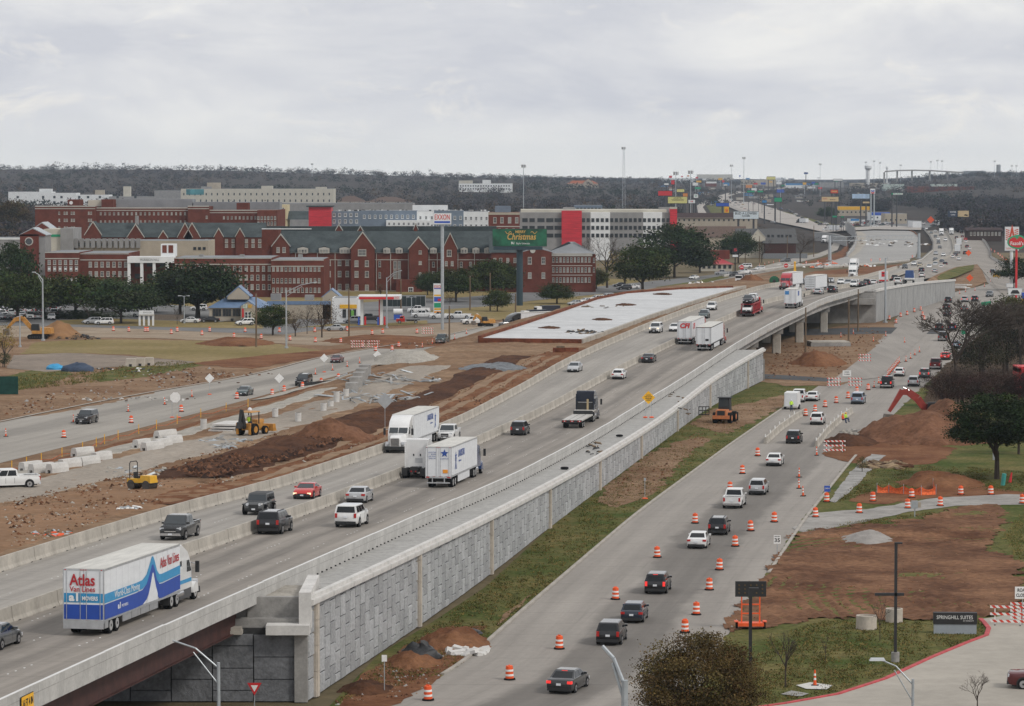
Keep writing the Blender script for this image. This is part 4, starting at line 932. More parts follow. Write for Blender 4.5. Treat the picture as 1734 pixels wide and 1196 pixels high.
def box_trailer(v,x0,L,mat,H=4.08,floor=1.15,skirt=True,roof=None,rear='plain',edge=None):
 W=1.295;x1=x0+L
 m=v.part('trailer_body');m.box(x0,x1,-W,W,floor,H,mat)
 m=v.part('roof');m.box(x0+.02,x1-.02,-W+.015,W-.015,H+.001,H+.03,roof or M['trailer_roof'])
 e=edge or M['alu']
 m=v.part('rails')
 for s_ in(-1,1):
  y=s_*W;m.box(x0,x1,min(y,y+s_*.02),max(y,y+s_*.02),floor-.06,floor+.12,e);m.box(x0,x1,min(y,y+s_*.015),max(y,y+s_*.015),H-.12,H+.01,e)
 for k,(y0,y1)in enumerate(((-W+.05,-.02),(.02,W-.05))):
  m=v.part('rear_door');m.box(x0-.05,x0-.005,y0,y1,floor+.05,H-.1,mat)
  for yy in(y0+.18,y1-.18):m.cyl((x0-.075,yy,floor+.05),(x0-.075,yy,H-.12),.02,M['alu'],6)
 m=v.part('rear_frame');m.box(x0-.06,x0+.02,-W-.01,-W+.05,floor-.1,H,e);m.box(x0-.06,x0+.02,W-.05,W+.01,floor-.1,H,e);m.box(x0-.06,x0+.02,-W,W,H-.1,H+.01,e);m.box(x0-.07,x0+.03,-W,W,floor-.16,floor+.04,e)
 m=v.part('side_seams')
 for k in range(1,int(L/1.22)):
  for s_ in(-1,1):m.box(x0+k*1.22-.012,x0+k*1.22+.012,min(s_*W,s_*(W+.004)),max(s_*W,s_*(W+.004)),floor+.13,H-.13,pmat('seam',(.5,.51,.53),.5,.05))
 m=v.part('marker_light')
 for yy in(-1.15,-.15,0,.15,1.15):m.box(x0-.075,x0-.06,yy-.05,yy+.05,H-.075,H-.03,M['red_light'])
 for s_ in(-1,1):m=v.part('taillight');m.box(x0-.085,x0-.07,s_*1.05-.16,s_*1.05+.16,floor-.12,floor-.02,M['red_light'])
 m=v.part('reflective_strip')
 for k in range(8):m.box(x0-.08,x0-.071,-1.25+k*.32,-1.09+k*.32,floor-.0,floor+.035,M['red_light']if k%2 else M['stripe_w'])
 m=v.part('underride_guard');m.box(x0-.04,x0+.06,-1.15,1.15,.48,.60,M['alu'])
 for s_ in(-1,1):m.box(x0-.02,x0+.05,s_*.6-.05,s_*.6+.05,.5,floor-.1,M['alu'])
 for x in(x0+1.6,x0+2.85):dual(v,x)
 m=v.part('bogie');m.box(x0+.9,x0+3.6,-.6,.6,.6,floor-.05,M['black'])
 if skirt:
  for s_ in(-1,1):m=v.part('side_skirt');m.box(x0+4.4,x1-4.6,min(s_*1.2,s_*1.24),max(s_*1.2,s_*1.24),.35,floor-.05,mat)
 m=v.part('landing_gear');m.box(x1-3.9,x1-3.75,-.8,-.65,.35,floor,M['alu']);m.box(x1-3.9,x1-3.75,.65,.8,.35,floor,M['alu'])
 return W
SIDE=lambda x,z,W,r=True:frame((x,-(W+.03),z),(1,0,0))if r else frame((x,W+.03,z),(-1,0,0))
REAR=lambda y,z,x0:frame((x0-.10,y,z),(0,-1,0))
def place_rig(o,x,y,line_,away,rear_off,label,cat='truck',group=None):
 """x,y pixel of the bottom middle of the end toward the camera; rear_off: local x of that end"""
 p=D(x,y);yw=head(line_,p.y+8);f=Vector((math.cos(yw),math.sin(yw),0));dd=abs(rear_off)
 p=p+f*dd;p.z=zd(p.y);ph=math.atan2(zd(p.y+8)-zd(p.y-8),16)
 if not away:yw+=math.pi;ph=-ph
 o.location=p;o.rotation_euler=(0,-ph,yw);tag(o,label,cat,group);return o
def first(root,name):return[c for c in CH[root.name]if c.name.split('.')[0]==name][0]
BLUE=pmat('logo_blue',(.02,.07,.30),.5,.05);LRED=pmat('logo_red',(.42,.012,.02),.5,.05);SKYB=pmat('logo_sky',(.03,.26,.50),.45,.06);DBLUE=pmat('logo_deep_blue',(.012,.06,.34),.45,.06)
def poly(m,pts,y,mat,t=.006,T=None):
 m.prism([(a,b)for a,b in pts],'y',y-t,y,mat,T)
def star(cx,cy,r,ri=.42,rot=math.pi/2):return[(cx+(r if k%2==0 else r*ri)*math.cos(rot+k*math.pi/5),cy+(r if k%2==0 else r*ri)*math.sin(rot+k*math.pi/5))for k in range(10)]
# moving van (blue mountain livery)
v=Veh();x0=-10.6;W=box_trailer(v,x0,16.2,M['trailer'],4.1,.95,skirt=False)
m=v.part('side_skirt')
for s_ in(-1,1):
 for k in range(4):m.box(x0+3.9+k*1.9,x0+5.7+k*1.9,min(s_*1.2,s_*1.25),max(s_*1.2,s_*1.25),.45,.93,M['alu'])
for s_ in(-1,1):m=v.part('belly_box');m.box(x0+.3,x0+.95,min(s_*1.2,s_*1.26),max(s_*1.2,s_*1.26),.45,.95,M['alu'])
m=v.part('step_bumper');m.box(x0-.09,x0-.02,-1.28,1.28,.45,.98,M['alu'])
tractor(v,3.2,C_['white'],sleeper=2.2,stripe=SKYB)
atlas=v.make('moving_truck');tb=first(atlas,'trailer_body')
for nm,(za,zb),mt in(('stripe',(2.0,2.62),SKYB),('stripe',(.98,1.93),DBLUE)):
 m=MB();m.box(x0-.062,x0-.056,-W+.06,W-.06,za+.05,zb,mt);m.build(nm,tb)
yS=-(W+.022)
def band(off,th):
 top=[(x0,2.62+off),(-3.6,2.66+off),(-2.2,2.75+off),(-1.4,3.15+off),(-.7,3.85+off*.4),(-.25,3.85+off*.4),(.2,3.0+off),(.6,2.55+off),(1.4,2.52+off),(5.6,2.62+off)]
 bot=[(a,b-th)for a,b in top];bot[4]=(-.75,3.0+off-th*.2);bot[5]=(-.15,3.0+off-th*.2);return top+bot[::-1]
def stripe_path(zt,zb,lift):
 xs=[x0,-4.2,-2.8,-1.9,-1.25,-.75,-.5,-.1,.35,.9,1.6,5.6];k=[0,.0,.03,.22,.62,.96,1,.72,.25,.02,0,.1]
 return[(a,zt+lift*b)for a,b in zip(xs,k)]+[(a,zb+lift*.86*b)for a,b in zip(xs,k)][::-1]
m=MB();poly(m,stripe_path(2.58,2.02,1.35),yS,SKYB);m.build('stripe',tb)
m=MB();poly(m,stripe_path(1.95,1.02,1.45),yS-.004,DBLUE);m.build('stripe',tb)
m=MB();poly(m,[(-1.9,1.05),(-1.15,2.0),(-.6,2.85),(-.45,2.85),(.1,1.9),(.5,1.4),(.5,1.05)],yS-.008,M['trailer']);m.build('stripe',tb)
text('Atlas',.98,LRED,'lettering',tb,REAR(.05,3.4,x0),width=1.62,bold=.02)
text('Van Lines',.46,LRED,'lettering',tb,REAR(.05,2.86,x0),width=1.62,bold=.006)
text('a1',.66,M['white'],'lettering',tb,REAR(.55,2.36,x0),width=.6,bold=.03);text('MOVERS',.34,M['white'],'lettering',tb,REAR(-.42,2.3,x0),width=1.0,bold=.01)
text('Atlas Van Lines',.95,LRED,'lettering',tb,frame((3.2,yS-.015,3.3),(1,0,.02)),width=4.2,bold=.008)
text('World-Class Moving',.62,M['white'],'lettering',tb,frame((-6.0,yS-.015,2.32),(1,0,.0)),width=5.2)
text('a1',.5,M['white'],'lettering',tb,frame((-7.6,yS-.015,1.55),(1,0,0)),width=.55,bold=.02);text('MOVERS',.26,M['white'],'lettering',tb,frame((-6.5,yS-.015,1.48),(1,0,0)),width=1.3)
place_rig(atlas,141,1078,xM,True,10.7,'white moving truck with blue mountain stripes and red lettering on its trailer')
# star-logo trailers
def star_rig(col,away,chrome=False,stripe=None):
 v=Veh();x0=-10.6;W=box_trailer(v,x0,16.2,M['trailer']);tractor(v,3.2,col,chrome,fairing=not chrome,stripe=stripe,high=4.0 if not chrome else 3.5)
 o=v.make('semi_truck');tb=first(o,'trailer_body')
 m=MB();m.prism([(-a+0,b)for a,b in star(.62,3.45,.42)],'x',x0-.105,x0-.10,BLUE);m.build('star_logo',tb)
 text('LANDSTAR',.16,BLUE,'lettering',tb,REAR(-.62,2.93,x0),width=.8)
 for k,t in enumerate(('LANDSTAR','1 800','USE DIAL','LANDSTAR')):text(t,.14,BLUE,'lettering',tb,REAR(.62,3.55-.2*k,x0),width=.8-.1*(k%2))
 m=MB();m.box(x0-.09,x0-.06,-.95,-.45,1.5,1.85,M['amber']);m.build('placard',tb)
 for r_ in(True,False):
  y=-(W+.03)if r_ else W+.024;xx=x0+2.6
  m=MB();poly(m,star(xx if r_ else x0+2.6,3.0,.55),y,BLUE);poly(m,[(xx-.35,2.9),(xx+.35,2.9),(xx+.15,2.35),(xx+.5,1.75),(xx+.32,1.7),(xx,2.2),(xx-.35,1.7),(xx-.52,1.78),(xx-.15,2.35)],y-.003,BLUE);m.build('star_logo',tb)
  text('LANDSTAR',.95,BLUE,'lettering',tb,SIDE(x0+6.0,3.15,W,r_),width=3.9,bold=.015);text('landstar.com',.3,BLUE,'lettering',tb,SIDE(x0+5.1,2.45,W,r_),width=1.6)
 return o
r1_=star_rig(C_['blue'],True,True);place_rig(r1_,742,827,xM,True,10.7,'blue semi truck pulling a white trailer with a blue star on its doors')
r2_=star_rig(C_['white'],False,False);place_rig(r2_,668,768,xM,False,10.9,'oncoming white semi truck with tall roof fairing and star-logo trailer')
# bobtail tractor
v=Veh();tractor(v,-3.8,C_['white'],sleeper=2.3);bt=v.make('tractor_unit');place_rig(bt,700,811,xM,True,3.85,'white tractor unit without a trailer beside the median barrier')
# step-deck flatbed with dark blue tractor
v=Veh();x0=-9.5
m=v.part('deck');m.box(x0,x0+10.6,-1.28,1.28,.92,1.08,pmat('deck_alu',(.46,.44,.41),.6,.15,1.0,stretch=(.3,5,1)))
for y in(-.42,.42):m.box(x0,x0+10.6,y-.03,y+.03,1.081,1.088,M['black'])
m=v.part('upper_deck');m.box(x0+10.6,x0+13.9,-1.28,1.28,1.36,1.52,pmat('deck_alu',(.46,.44,.41),.6,.15,1.0));m.box(x0+10.55,x0+10.62,-1.28,1.28,.9,1.53,M['navy']if 'navy' in M else M['black'])
m=v.part('bulkhead');m.box(x0+13.6,x0+13.9,-1.2,1.2,1.52,2.0,M['black'])
m=v.part('rear_bumper');m.box(x0-.06,x0,-1.28,1.28,.7,1.06,M['black'])
m=v.part('reflective_strip')
for k in range(3):m.box(x0-.075,x0-.06,-1.2+k*.95,-.75+k*.95,.86,1.02,M['red_light']);m.box(x0-.076,x0-.06,-1.05+k*.95,-.93+k*.95,.88,1.0,M['stripe_w'])
m=v.part('undercarriage');m.box(x0+.5,x0+3.5,-.6,.6,.5,.9,M['black'])
for x in(x0+1.3,x0+2.55):dual(v,x,.42)
tractor(v,x0+10.8,(.012,.018,.034),False,sleeper=2.3,high=3.9,dark_skirt=True)
m=v.part('headache_rack');xx=x0+12.6;m.box(xx,xx+.12,-1.15,1.15,1.3,2.6,M['black']);m.box(xx-.03,xx,-.95,.95,2.45,2.52,M['alu']);m.box(xx-.04,xx,-.45,-.2,1.5,2.9,pmat('ladder',(.45,.35,.2),.6,.1))
fb=v.make('flatbed_truck');place_rig(fb,968,726,xM,True,9.6,'dark blue semi truck with an empty stepped flatbed trailer')
# red-lettered trailer and plain trailer with red tractor
v=Veh();x0=-10.6;W=box_trailer(v,x0,16.2,M['trailer'],edge=M['alu']);tractor(v,3.2,C_['red']);cf_=v.make('semi_truck');tb=first(cf_,'trailer_body')
text('CFI',1.15,M['red'],'lettering',tb,REAR(0,3.3,x0),width=1.75,bold=.05,shear=.2);text('CFI',1.3,M['red'],'lettering',tb,SIDE(x0+2.6,3.1,W),width=2.2,bold=.05,shear=.2)
place_rig(cf_,1159,584,xM,True,10.7,'white semi trailer with slanted red lettering on its rear doors')
v=Veh();W=box_trailer(v,x0,16.2,M['trailer'],edge=M['black']);tractor(v,3.2,(.42,.03,.015),chrome=False);pt=v.make('semi_truck')
m=MB();m.box(x0-.09,x0-.055,-.9,-.35,1.75,2.1,M['black']);m.build('decal',first(pt,'trailer_body'))
place_rig(pt,1191,595,xM,True,10.7,'plain white semi trailer pulled by a red tractor beside the parapet')
# car carrier
v=Veh();x0=-9.5;RC=pmat('carrier_red',(.32,.015,.02),.45,.12)
for s_ in(-1,1):
 m=v.part('side_frame');y=s_*1.2
 for xx in np.linspace(x0+.3,x0+13,6):m.box(xx-.08,xx+.08,y-.07,y+.07,.6,2.5+.25*math.sin(xx),RC)
 m.box(x0,x0+13.5,y-.09,y+.09,.6,.85,RC);m.box(x0+.2,x0+14.5,y-.08,y+.08,2.45,2.62,RC)
 for xx in np.linspace(x0+.3,x0+10.6,5):m.cyl((xx,y,.8),(xx+2.3,y,2.5),.05,RC,5)
m=v.part('lower_ramp');m.box(x0-.9,x0+13,-1.1,1.1,.62,.72,RC)
m=v.part('upper_ramp');m.box(x0,x0+15.5,-1.1,1.1,2.45,2.55,RC)
m=v.part('rear_bumper');m.box(x0-1.0,x0-.9,-1.25,1.25,.45,.75,M['black'])
for x in(x0+2.2,x0+3.4):dual(v,x,.42)
tractor(v,x0+11.5,C_['red'],fairing=False,sleeper=1.2)
cc=v.make('car_carrier');place_rig(cc,1264,537,xM,True,10.5,'red two-deck car carrier truck loaded with cars')
ccp=Vector(cc.location);ccy=cc.rotation_euler.z
for i,(lx,lz,kd,cn,fl,lb)in enumerate(((-8.2,.72,'suv','white',True,'white SUV facing backward on the lower deck of the red carrier'),(-3.0,.72,'sedan','dgrey',False,'dark grey sedan inside the lower deck of the red carrier'),(1.8,.72,'suv','red',False,'red SUV inside the lower deck of the red carrier'),
  (-7.4,2.56,'suv','black',True,'black SUV facing backward on the upper deck of the red carrier'),(-2.6,2.56,'sedan','silver',False,'silver sedan on the middle of the carrier upper deck'),(2.2,2.56,'suv','white',False,'white SUV at the front of the carrier upper deck'))):
 p=ccp+Vector((math.cos(ccy)*lx,math.sin(ccy)*lx,lz));o=car(kd,C_[cn],True);o.location=p;o.rotation_euler=(0,-.012,ccy+(math.pi if fl else 0));tag(o,lb,CATN[kd])
# box truck with blue panel, bare-backed trailer, oncoming red truck, others far off
def simple_rig(tcol,tl=16.2,away=True,mat=None,deco=None,single=False,H=4.08):
 v=Veh();x0=-tl/2-2.5;W=box_trailer(v,x0,tl,mat or M['trailer'],H=H);tractor(v,x0+tl-2.4,tcol)
 if deco:deco(v,x0,W)
 return v.make('semi_truck',single),-x0,x0+tl-2.4+7.6
def deco_b(v,x0,W):
 m=v.part('blue_panel');m.box(x0-.09,x0-.055,.25,1.1,3.0,3.75,pmat('panel_blue',(.05,.22,.5),.5,.05));m.box(x0+3,x0+5.4,-W-.03,-W-.021,2.6,3.6,BLUE)
def deco_g(v,x0,W):
 m=v.part('dirt_pattern')
 for k in range(5):m.box(x0-.09,x0-.055,-1.0,1.0,1.6+k*.5,1.72+k*.5,pmat('grime',(.3,.3,.29),.8,.3,4))
o,ro,_=simple_rig(C_['white'],9.5,deco=deco_b);place_rig(o,1338,523,xM,True,ro,'white short trailer truck with a blue square on its rear door')
o,ro,_=simple_rig(C_['dgrey'],14,deco=deco_g);place_rig(o,1372,497,xM,True,ro,'grubby pale trailer truck with stained rear doors on the overpass')
o,_,fo=simple_rig((.40,.02,.03),14);place_rig(o,1327,491,xM,False,fo,'oncoming dark red semi truck on the southbound overpass lanes')
# ---------------------------------------------------------------- cars on the freeway
NBL=xM
place_car('bigsuv','black',453,906,'black large SUV with silver hitch cover behind the median barrier',rails=True)
place_car('bigsuv','white',585,894,'white large SUV with dark rear window in the northbound lanes')
place_car('sedan','silver',601,853,'silver sedan with upright red taillights close to the median barrier')
place_car('suv','dgrey',876,738,'dark grey compact SUV ahead of the star-logo trailer')
place_car('hatch','white',1045,643,'white hatchback behind the dark coupe in the northbound lanes')
place_car('coupe','black',1095,615,'black low coupe following the two big trailers northbound')
place_car('sedan','silver',1383,499,'dark-windowed silver sedan beside the grubby trailer on the overpass')
place_car('suv','black',1407,496,'black SUV alone in the right lane of the overpass')
place_car('sedan','grey',-32,1104,'grey sedan cut off beside the moving truck on the near bridge')
place_car('pickup','dgrey',288,916,'dark grey pickup truck oncoming behind the moving truck',away=False,lights=None)
place_car('jeep','grey',429,873,'grey boxy off-roader with black wheel flares oncoming',away=False,roofcol=M['black'])
place_car('coupe','red',511,846,'red muscle coupe with lit headlamps oncoming',away=False,lights=True)
place_car('pickup','white',753,748,'white pickup behind the oncoming star-logo semi',away=False)
place_car('sedan','silver',969,631,'silver sedan alone in the southbound lanes',away=False)
place_car('bigsuv','white',1107,565,'white SUV with lit yellow headlamps oncoming beside the white pad',away=False,lights=True)
place_car('sedan','white',1140,562,'white sedan half hidden behind the red-lettered trailer',away=False)
place_car('suv','teal',1190,540,'dark green SUV just past the red-lettered trailer',away=False)
place_car('suv','white',1203,526,'white crossover SUV oncoming beside the end of the white pad',away=False)
# ---------------------------------------------------------------- east frontage road, seen from behind
fr=dict(where=.04,line_=xFL)
place_car('sedan','dgrey',946,1176,'dark grey sedan with lit brake lights beside the traffic drums',brake=True,**fr)
place_car('suv','black',1029,1094,'black SUV second in the frontage line behind the brake-lit sedan',**fr)
place_car('hatch','navy',1069,1056,'dark blue hatchback between two black SUVs on the frontage road',**fr)
place_car('suv','black',1109,1007,'black SUV with tall upright red taillights on the frontage road',brake=True,**fr)
place_car('sedan','white',1179,930,'white sedan with clear rear window beside a black SUV',**fr)
place_car('suv','black',1214,907,'black SUV alongside the white sedan below the white pickup',rails=True,**fr)
place_car('pickup','white',1239,862,'white pickup truck with open bed on the frontage road',**fr)
place_car('suv','silver',1281,839,'silver SUV beside the white pickup truck',**fr)
place_car('sedan','white',1309,790,'white sedan behind the black SUV near the striped barricade',**fr)
place_car('suv','black',1342,752,'black SUV between the two low concrete barrier walls',**fr)
place_car('suv','white',1382,720,'white SUV entering between the low concrete barrier walls',**fr)
place_car('sedan','white',1374,680,'white sedan stopped in front of the white cargo trailer',**fr)
place_car('van','lblue',1451,685,'pale blue minivan left of the red excavator',**fr)
place_car('pickup','black',1500,658,'black pickup with lit brake lights in the queue',brake=True,**fr)
place_car('hatch','white',1522,638,'white hatchback by the row of orange cones',**fr)
place_car('suv','silver',1546,655,'silver SUV right of the black pickup in the queue',**fr)
place_car('suv','grey',1565,641,'grey SUV with lit brake lights in the queue',brake=True,**fr)
place_car('pickup','maroon',1583,626,'dark maroon pickup at the head of the queue by the bare tree',**fr)
place_car('sedan','red',1600,610,'red sedan with lit brake lights behind the bare branches',brake=True,**fr)
q=dict(single=True,where=.04,line_=xFL)
for i,(k,c,x,y,b)in enumerate((('suv','black',1605,513,False),('suv','silver',1633,512,True),('suv','black',1650,511,True),('suv','black',1602,525,False),('sedan','navy',1604,536,False),('sedan','grey',1633,528,True),('pickup','grey',1596,578,False),('sedan','lblue',1618,590,True),('suv','blue',1612,560,True),('suv','dgrey',1590,560,False))):
 place_car(k,c,x,y,{'suv':'SUV','lblue':'','pickup':'pickup'}.get(k,k)+' queueing behind the bare tree branches, '+{'dgrey':'dark grey','navy':'dark blue','lblue':'pale blue'}.get(c,c)+(' with lit brake lights' if b else ' with unlit lamps'),group='cars queueing behind the bare tree',brake=b,**q)
place_car('suv','grey',1674,503,'grey SUV beside the traffic cones at the ramp mouth',away=False,**q)
place_car('suv','dgrey',1680,464,'dark SUV climbing the far ramp ahead of the yellow pickup',**q)
place_car('pickup','yellow',1686,472,'yellow pickup climbing the far ramp beside the gore island',**q)
place_car('bigsuv','maroon',1772,1166,'dark red SUV cut off at the edge of the hotel car park',where=.04,yaw=R(170),center=True)
# ---------------------------------------------------------------- west frontage road
wf=dict(where=.06,line_=xSR,away=False)
place_car('bigsuv','black',137,719,'black large SUV on the west frontage road beside an orange drum',**wf)
place_car('sedan','teal',408,671,'dark teal sedan near the white diamond sign on the west frontage road',**wf)
place_car('bigsuv','black',508,654,'black SUV near the white octagonal-backed signs on the west frontage road',rails=True,**wf)
place_car('sedan','maroon',566,615,'dark red sedan on the west frontage road by orange cones',**wf)
place_car('sedan','white',664,608,'white sedan leading near the gravel heap on the west frontage road',**wf)
place_car('pickup','teal',744,582,'dark pickup half hidden by a wooden pole at the gravel edge',**wf)
place_car('pickup','white',16,826,'white work pickup parked at the edge of the gravel track',where='earth',yaw=R(200),center=True)
# ---------------------------------------------------------------- parked cars on the campus side
wl_=dict(where=.08,single=True,center=True)
for k,c,x,y,yw,lb in(('suv','silver',156,549,205,'silver SUV beside a white SUV on the street below the oaks'),('suv','white',176,550,190,'white SUV pulling past the silver SUV below the oaks'),('sedan','white',322,547,175,'white sedan parked beside the beige screen wall'),('sedan','black',355,546,185,'black sedan parked beside the sandwich restaurant'),
  ('suv','white',415,551,200,'white SUV parked at the sandwich restaurant door'),('suv','white',337,526,178,'white SUV with a rack up the slope beside the oak'),('pickup','white',218,537,170,'white pickup shaded below the wide oak'),('suv','white',96,515,180,'white SUV behind the oak trunks on the upper lot'),
  ('suv','silver',598,547,190,'silver SUV at the petrol station beside the grey pickup'),('pickup','dgrey',626,544,185,'dark grey pickup under the petrol canopy'),('sedan','silver',568,560,178,'silver sedan on the street below the leafy brown tree'),('pickup','white',709,530,184,'white pickup behind another at the petrol station edge'),('pickup','white',716,538,186,'white pickup in front row at the petrol station edge'),
  ('pickup','white',747,540,182,'white utility pickup parked beside the tall price sign'),('pickup','white',778,540,178,'white service pickup with ladder rack beside the works'),('pickup','white',801,549,200,'white pickup towing a small digger'),('pickup','silver',1224,466,178,'silver pickup near the red-roofed diner'),('sedan','white',1175,473,240,'white sedan on the boulevard slip road'),('sedan','gold',1181,484,200,'gold sedan at the end of the white pad'),
  ('suv','dgrey',1240,468,225,'dark SUV on the west frontage past the diner'),('pickup','white',1261,464,225,'white pickup on the west frontage past the diner'),('van','white',1262,454,190,'white van beside the red no-entry signs'),('suv','white',1286,458,225,'white SUV between the two no-entry signs'),('suv','grey',1330,444,220,'grey SUV on the bend of the far west frontage road'),
  ('sedan','black',1050,486,190,'black sedan in the small lot below the oak'),('suv','dgrey',1057,491,195,'dark grey SUV in the small lot below the oak'),('sedan','white',1070,489,195,'white sedan in the small lot below the oak')):
 place_car(k,c,x,y,lb,yaw=R(yw),**wl_)
for i in range(34):
 x=random.choice((random.uniform(-5,60),random.uniform(0,110)));y=random.choice((527,531,536,541))+random.uniform(-1,1)
 kd,cn=random.choice(('sedan','suv','suv','pickup')),random.choice(('white','black','silver','dgrey','grey','white'))
 place_car(kd,cn,x-6,y,cn.replace('dgrey','dark grey')+' '+CATN[kd]+' packed into the crowded lot left of the oak trees',yaw=R(random.choice((100,95,275))),group='cars packed into the crowded lot',**wl_)
for i,x in enumerate((975,992,1010,1028)):
 place_car(random.choice(('sedan','suv')),random.choice(('white','silver')),x,517-i*3.5,'pale car in the row behind the rusty edge of the white pad',yaw=R(215),group='row of pale cars behind the white pad',**wl_)
# red stake truck at the station
v=Veh();place=G(690,548)
m=v.part('cab',35);m.box(.6,2.7,-1.0,1.0,.45,1.15,paint(C_['red']));m.box(.6,1.9,-.9,.9,1.15,1.85,paint(C_['red']),top=(.75,.9));m=v.part('flatbed');m.box(-3,.5,-1.15,1.15,.85,1.0,M['black']);m.box(-1.6,.3,-1.17,-1.1,.5,.95,M['white'])
m=v.part('windshield');m.box(1.05,1.75,-.92,.92,1.3,1.7,M['glass'])
for x in(-2,1.9):
 for s_ in(-1,1):wheel(v,x,s_*.95,.4,.28)
o=v.make('flatbed_truck');o.location=place;o.rotation_euler=(0,0,R(182));tag(o,'red flatbed truck parked in front of the petrol station','truck')
# dark green trailer, white tank, truck behind the pad
v=Veh();W=box_trailer(v,-7,12,pmat('dark_green_trailer',(.012,.022,.022),.5,.1),skirt=False,roof=pmat('dark_green_trailer',(.012,.022,.022),.5,.1));o=v.make('box_trailer');o.location=G(675,527);o.rotation_euler=(0,0,R(180));tag(o,'dark green box trailer parked behind the petrol pumps','trailer')
def far_rig(x,y,yw,tcol,tl,label,mat=None,group=None,where=.05,single=True,front=True):
 o,ro,fo=simple_rig(tcol,tl,mat=mat,single=single);p=G(x,y,where)if where != 'deck' else D(x,y);f=Vector((math.cos(yw),math.sin(yw),0));o.location=p-f*fo if front else p+f*ro;o.rotation_euler=(0,0,yw);return tag(o,label,'truck',group)
far_rig(846,561,R(218),C_['dgrey'],13.5,'dark-cabbed semi with white trailer behind the rusty edge of the pad',single=False)
v=Veh();m=v.part('hopper',30);m.box(-3.2,1.2,-1.2,1.2,1.2,2.9,pmat('hopper_navy',(.02,.025,.04),.5,.1),top=(1.05,1.05));m=v.part('cab',30);m.box(1.4,3.0,-1.15,1.15,.6,2.7,M['white'],top=(.8,.92));m=v.part('windshield');m.box(2.75,2.95,-1,1,1.7,2.4,M['glass']);m=v.part('chassis');m.box(-3.4,3.2,-.5,.5,.5,1.2,M['black'])
for x in(-2.4,-1.2,2.2):
 for s_ in(-1,1):wheel(v,x,s_*1.0,.48,.3)
dt=v.make('dump_truck');dt.location=G(903,545);dt.rotation_euler=(0,0,R(205));tag(dt,'white-cabbed truck with two tall dark bins behind the pad edge','truck')
o=dup(dt,G(925,537),R(200),'second white-cabbed truck parked beyond the dark-binned one');o=dup(dt,G(1252,480,2.0),R(262),'white truck standing in the works north of the pad')
# ---------------------------------------------------------------- dense far traffic
CW=dict(black='black',white='white',silver='silver',grey='grey',navy='dark blue',red='red',maroon='dark red',gold='gold',teal='dark green',yellow='yellow',blue='blue',dgrey='dark grey',lblue='pale blue');KW=dict(CATN,bigsuv='large SUV')
def far_list(lst,label,grp,line_,away):
 for kd,cn,x,y in lst:
  place_car(kd,cn,x,y,CW[cn]+' '+KW[kd]+label[3:],'deck',line_,away,grp,True)
S59=lambda a,b:(1440+a/5.9,340+b/5.9)
nb=[('suv','black',1110,330),('sedan','maroon',1120,370),('suv','dgrey',1060,385),('suv','red',1150,400),('sedan','white',1155,425),('suv','maroon',1165,475),('hatch','white',1190,497),('suv','black',1145,540),('sedan','navy',1050,555),('hatch','white',1022,578),('sedan','white',1080,600),('suv','black',1075,320),('sedan','white',905,682),('suv','black',945,655),('sedan','silver',840,722),('suv','white',712,768),('suv','navy',708,715),('bigsuv','white',468,838),('suv','dgrey',440,800),('sedan','white',228,845),('suv','navy',160,850),('pickup','white',40,862),('sedan','dgrey',120,862)]
far_list([(k,c,*S59(a,b))for k,c,a,b in nb],'car in the dense far northbound traffic right of the median','dense far northbound traffic',xM,True)
sb=[('suv','white',950,405),('sedan','white',878,395),('suv','grey',880,430),('sedan','dgrey',893,478),('suv','silver',852,543),('sedan','white',928,555),('sedan','dgrey',845,603),('suv','navy',910,628),('suv','silver',845,655),('suv','white',785,680),('suv','gold',690,660),('suv','white',632,648),('suv','dgrey',540,680),('sedan','teal',808,330),('sedan','white',848,315),('sedan','dgrey',740,300),('sedan','white',760,290),('suv','grey',850,370)]
far_list([(k,c,*S59(a,b))for k,c,a,b in sb],'car in the dense far southbound traffic left of the median','dense far southbound traffic',xM,False)
far_list([(k,c,1260+a/7.225,380+b/7.225)for k,c,a,b in(('sedan','silver',1050,720),('sedan','white',1180,735),('suv','silver',1265,755),('suv','white',1330,770),('suv','dgrey',690,740))],'car crossing the far end of the overpass southbound','cars crossing the far end of the overpass',xM,False)
hdf=head(xM,1100)
for a,b,tc_,tl,lb,aw in((1068,530,C_['white'],12,'grey-sided box trailer in the far northbound queue',True),(1085,460,C_['white'],12,'white box trailer ahead of another in the far northbound queue',True),(910,350,C_['white'],12,'white semi truck with blue nose coming down the far bend',False),(1010,345,C_['white'],10,'white box truck with dark windscreen at the head of the far bend',False),(890,258,C_['white'],14,'tall pale trailer at the far crest',True),(994,285,C_['silver'],12,'white trailer under the far orange sign',True),(15,785,C_['white'],1.5,'white tractor unit oncoming behind the overpass cars',False),(20,700,C_['white'],10,'white semi oncoming beyond the overpass',False)):
 x,y=S59(a,b);p=D(x,y);o,ro,fo=simple_rig(tc_,tl,single=True);yw=head(xM,p.y);f=Vector((math.cos(yw),math.sin(yw),0));o.location=p+f*(ro if aw else fo);o.rotation_euler=(0,0,yw+(0 if aw else math.pi));tag(o,lb,'truck')
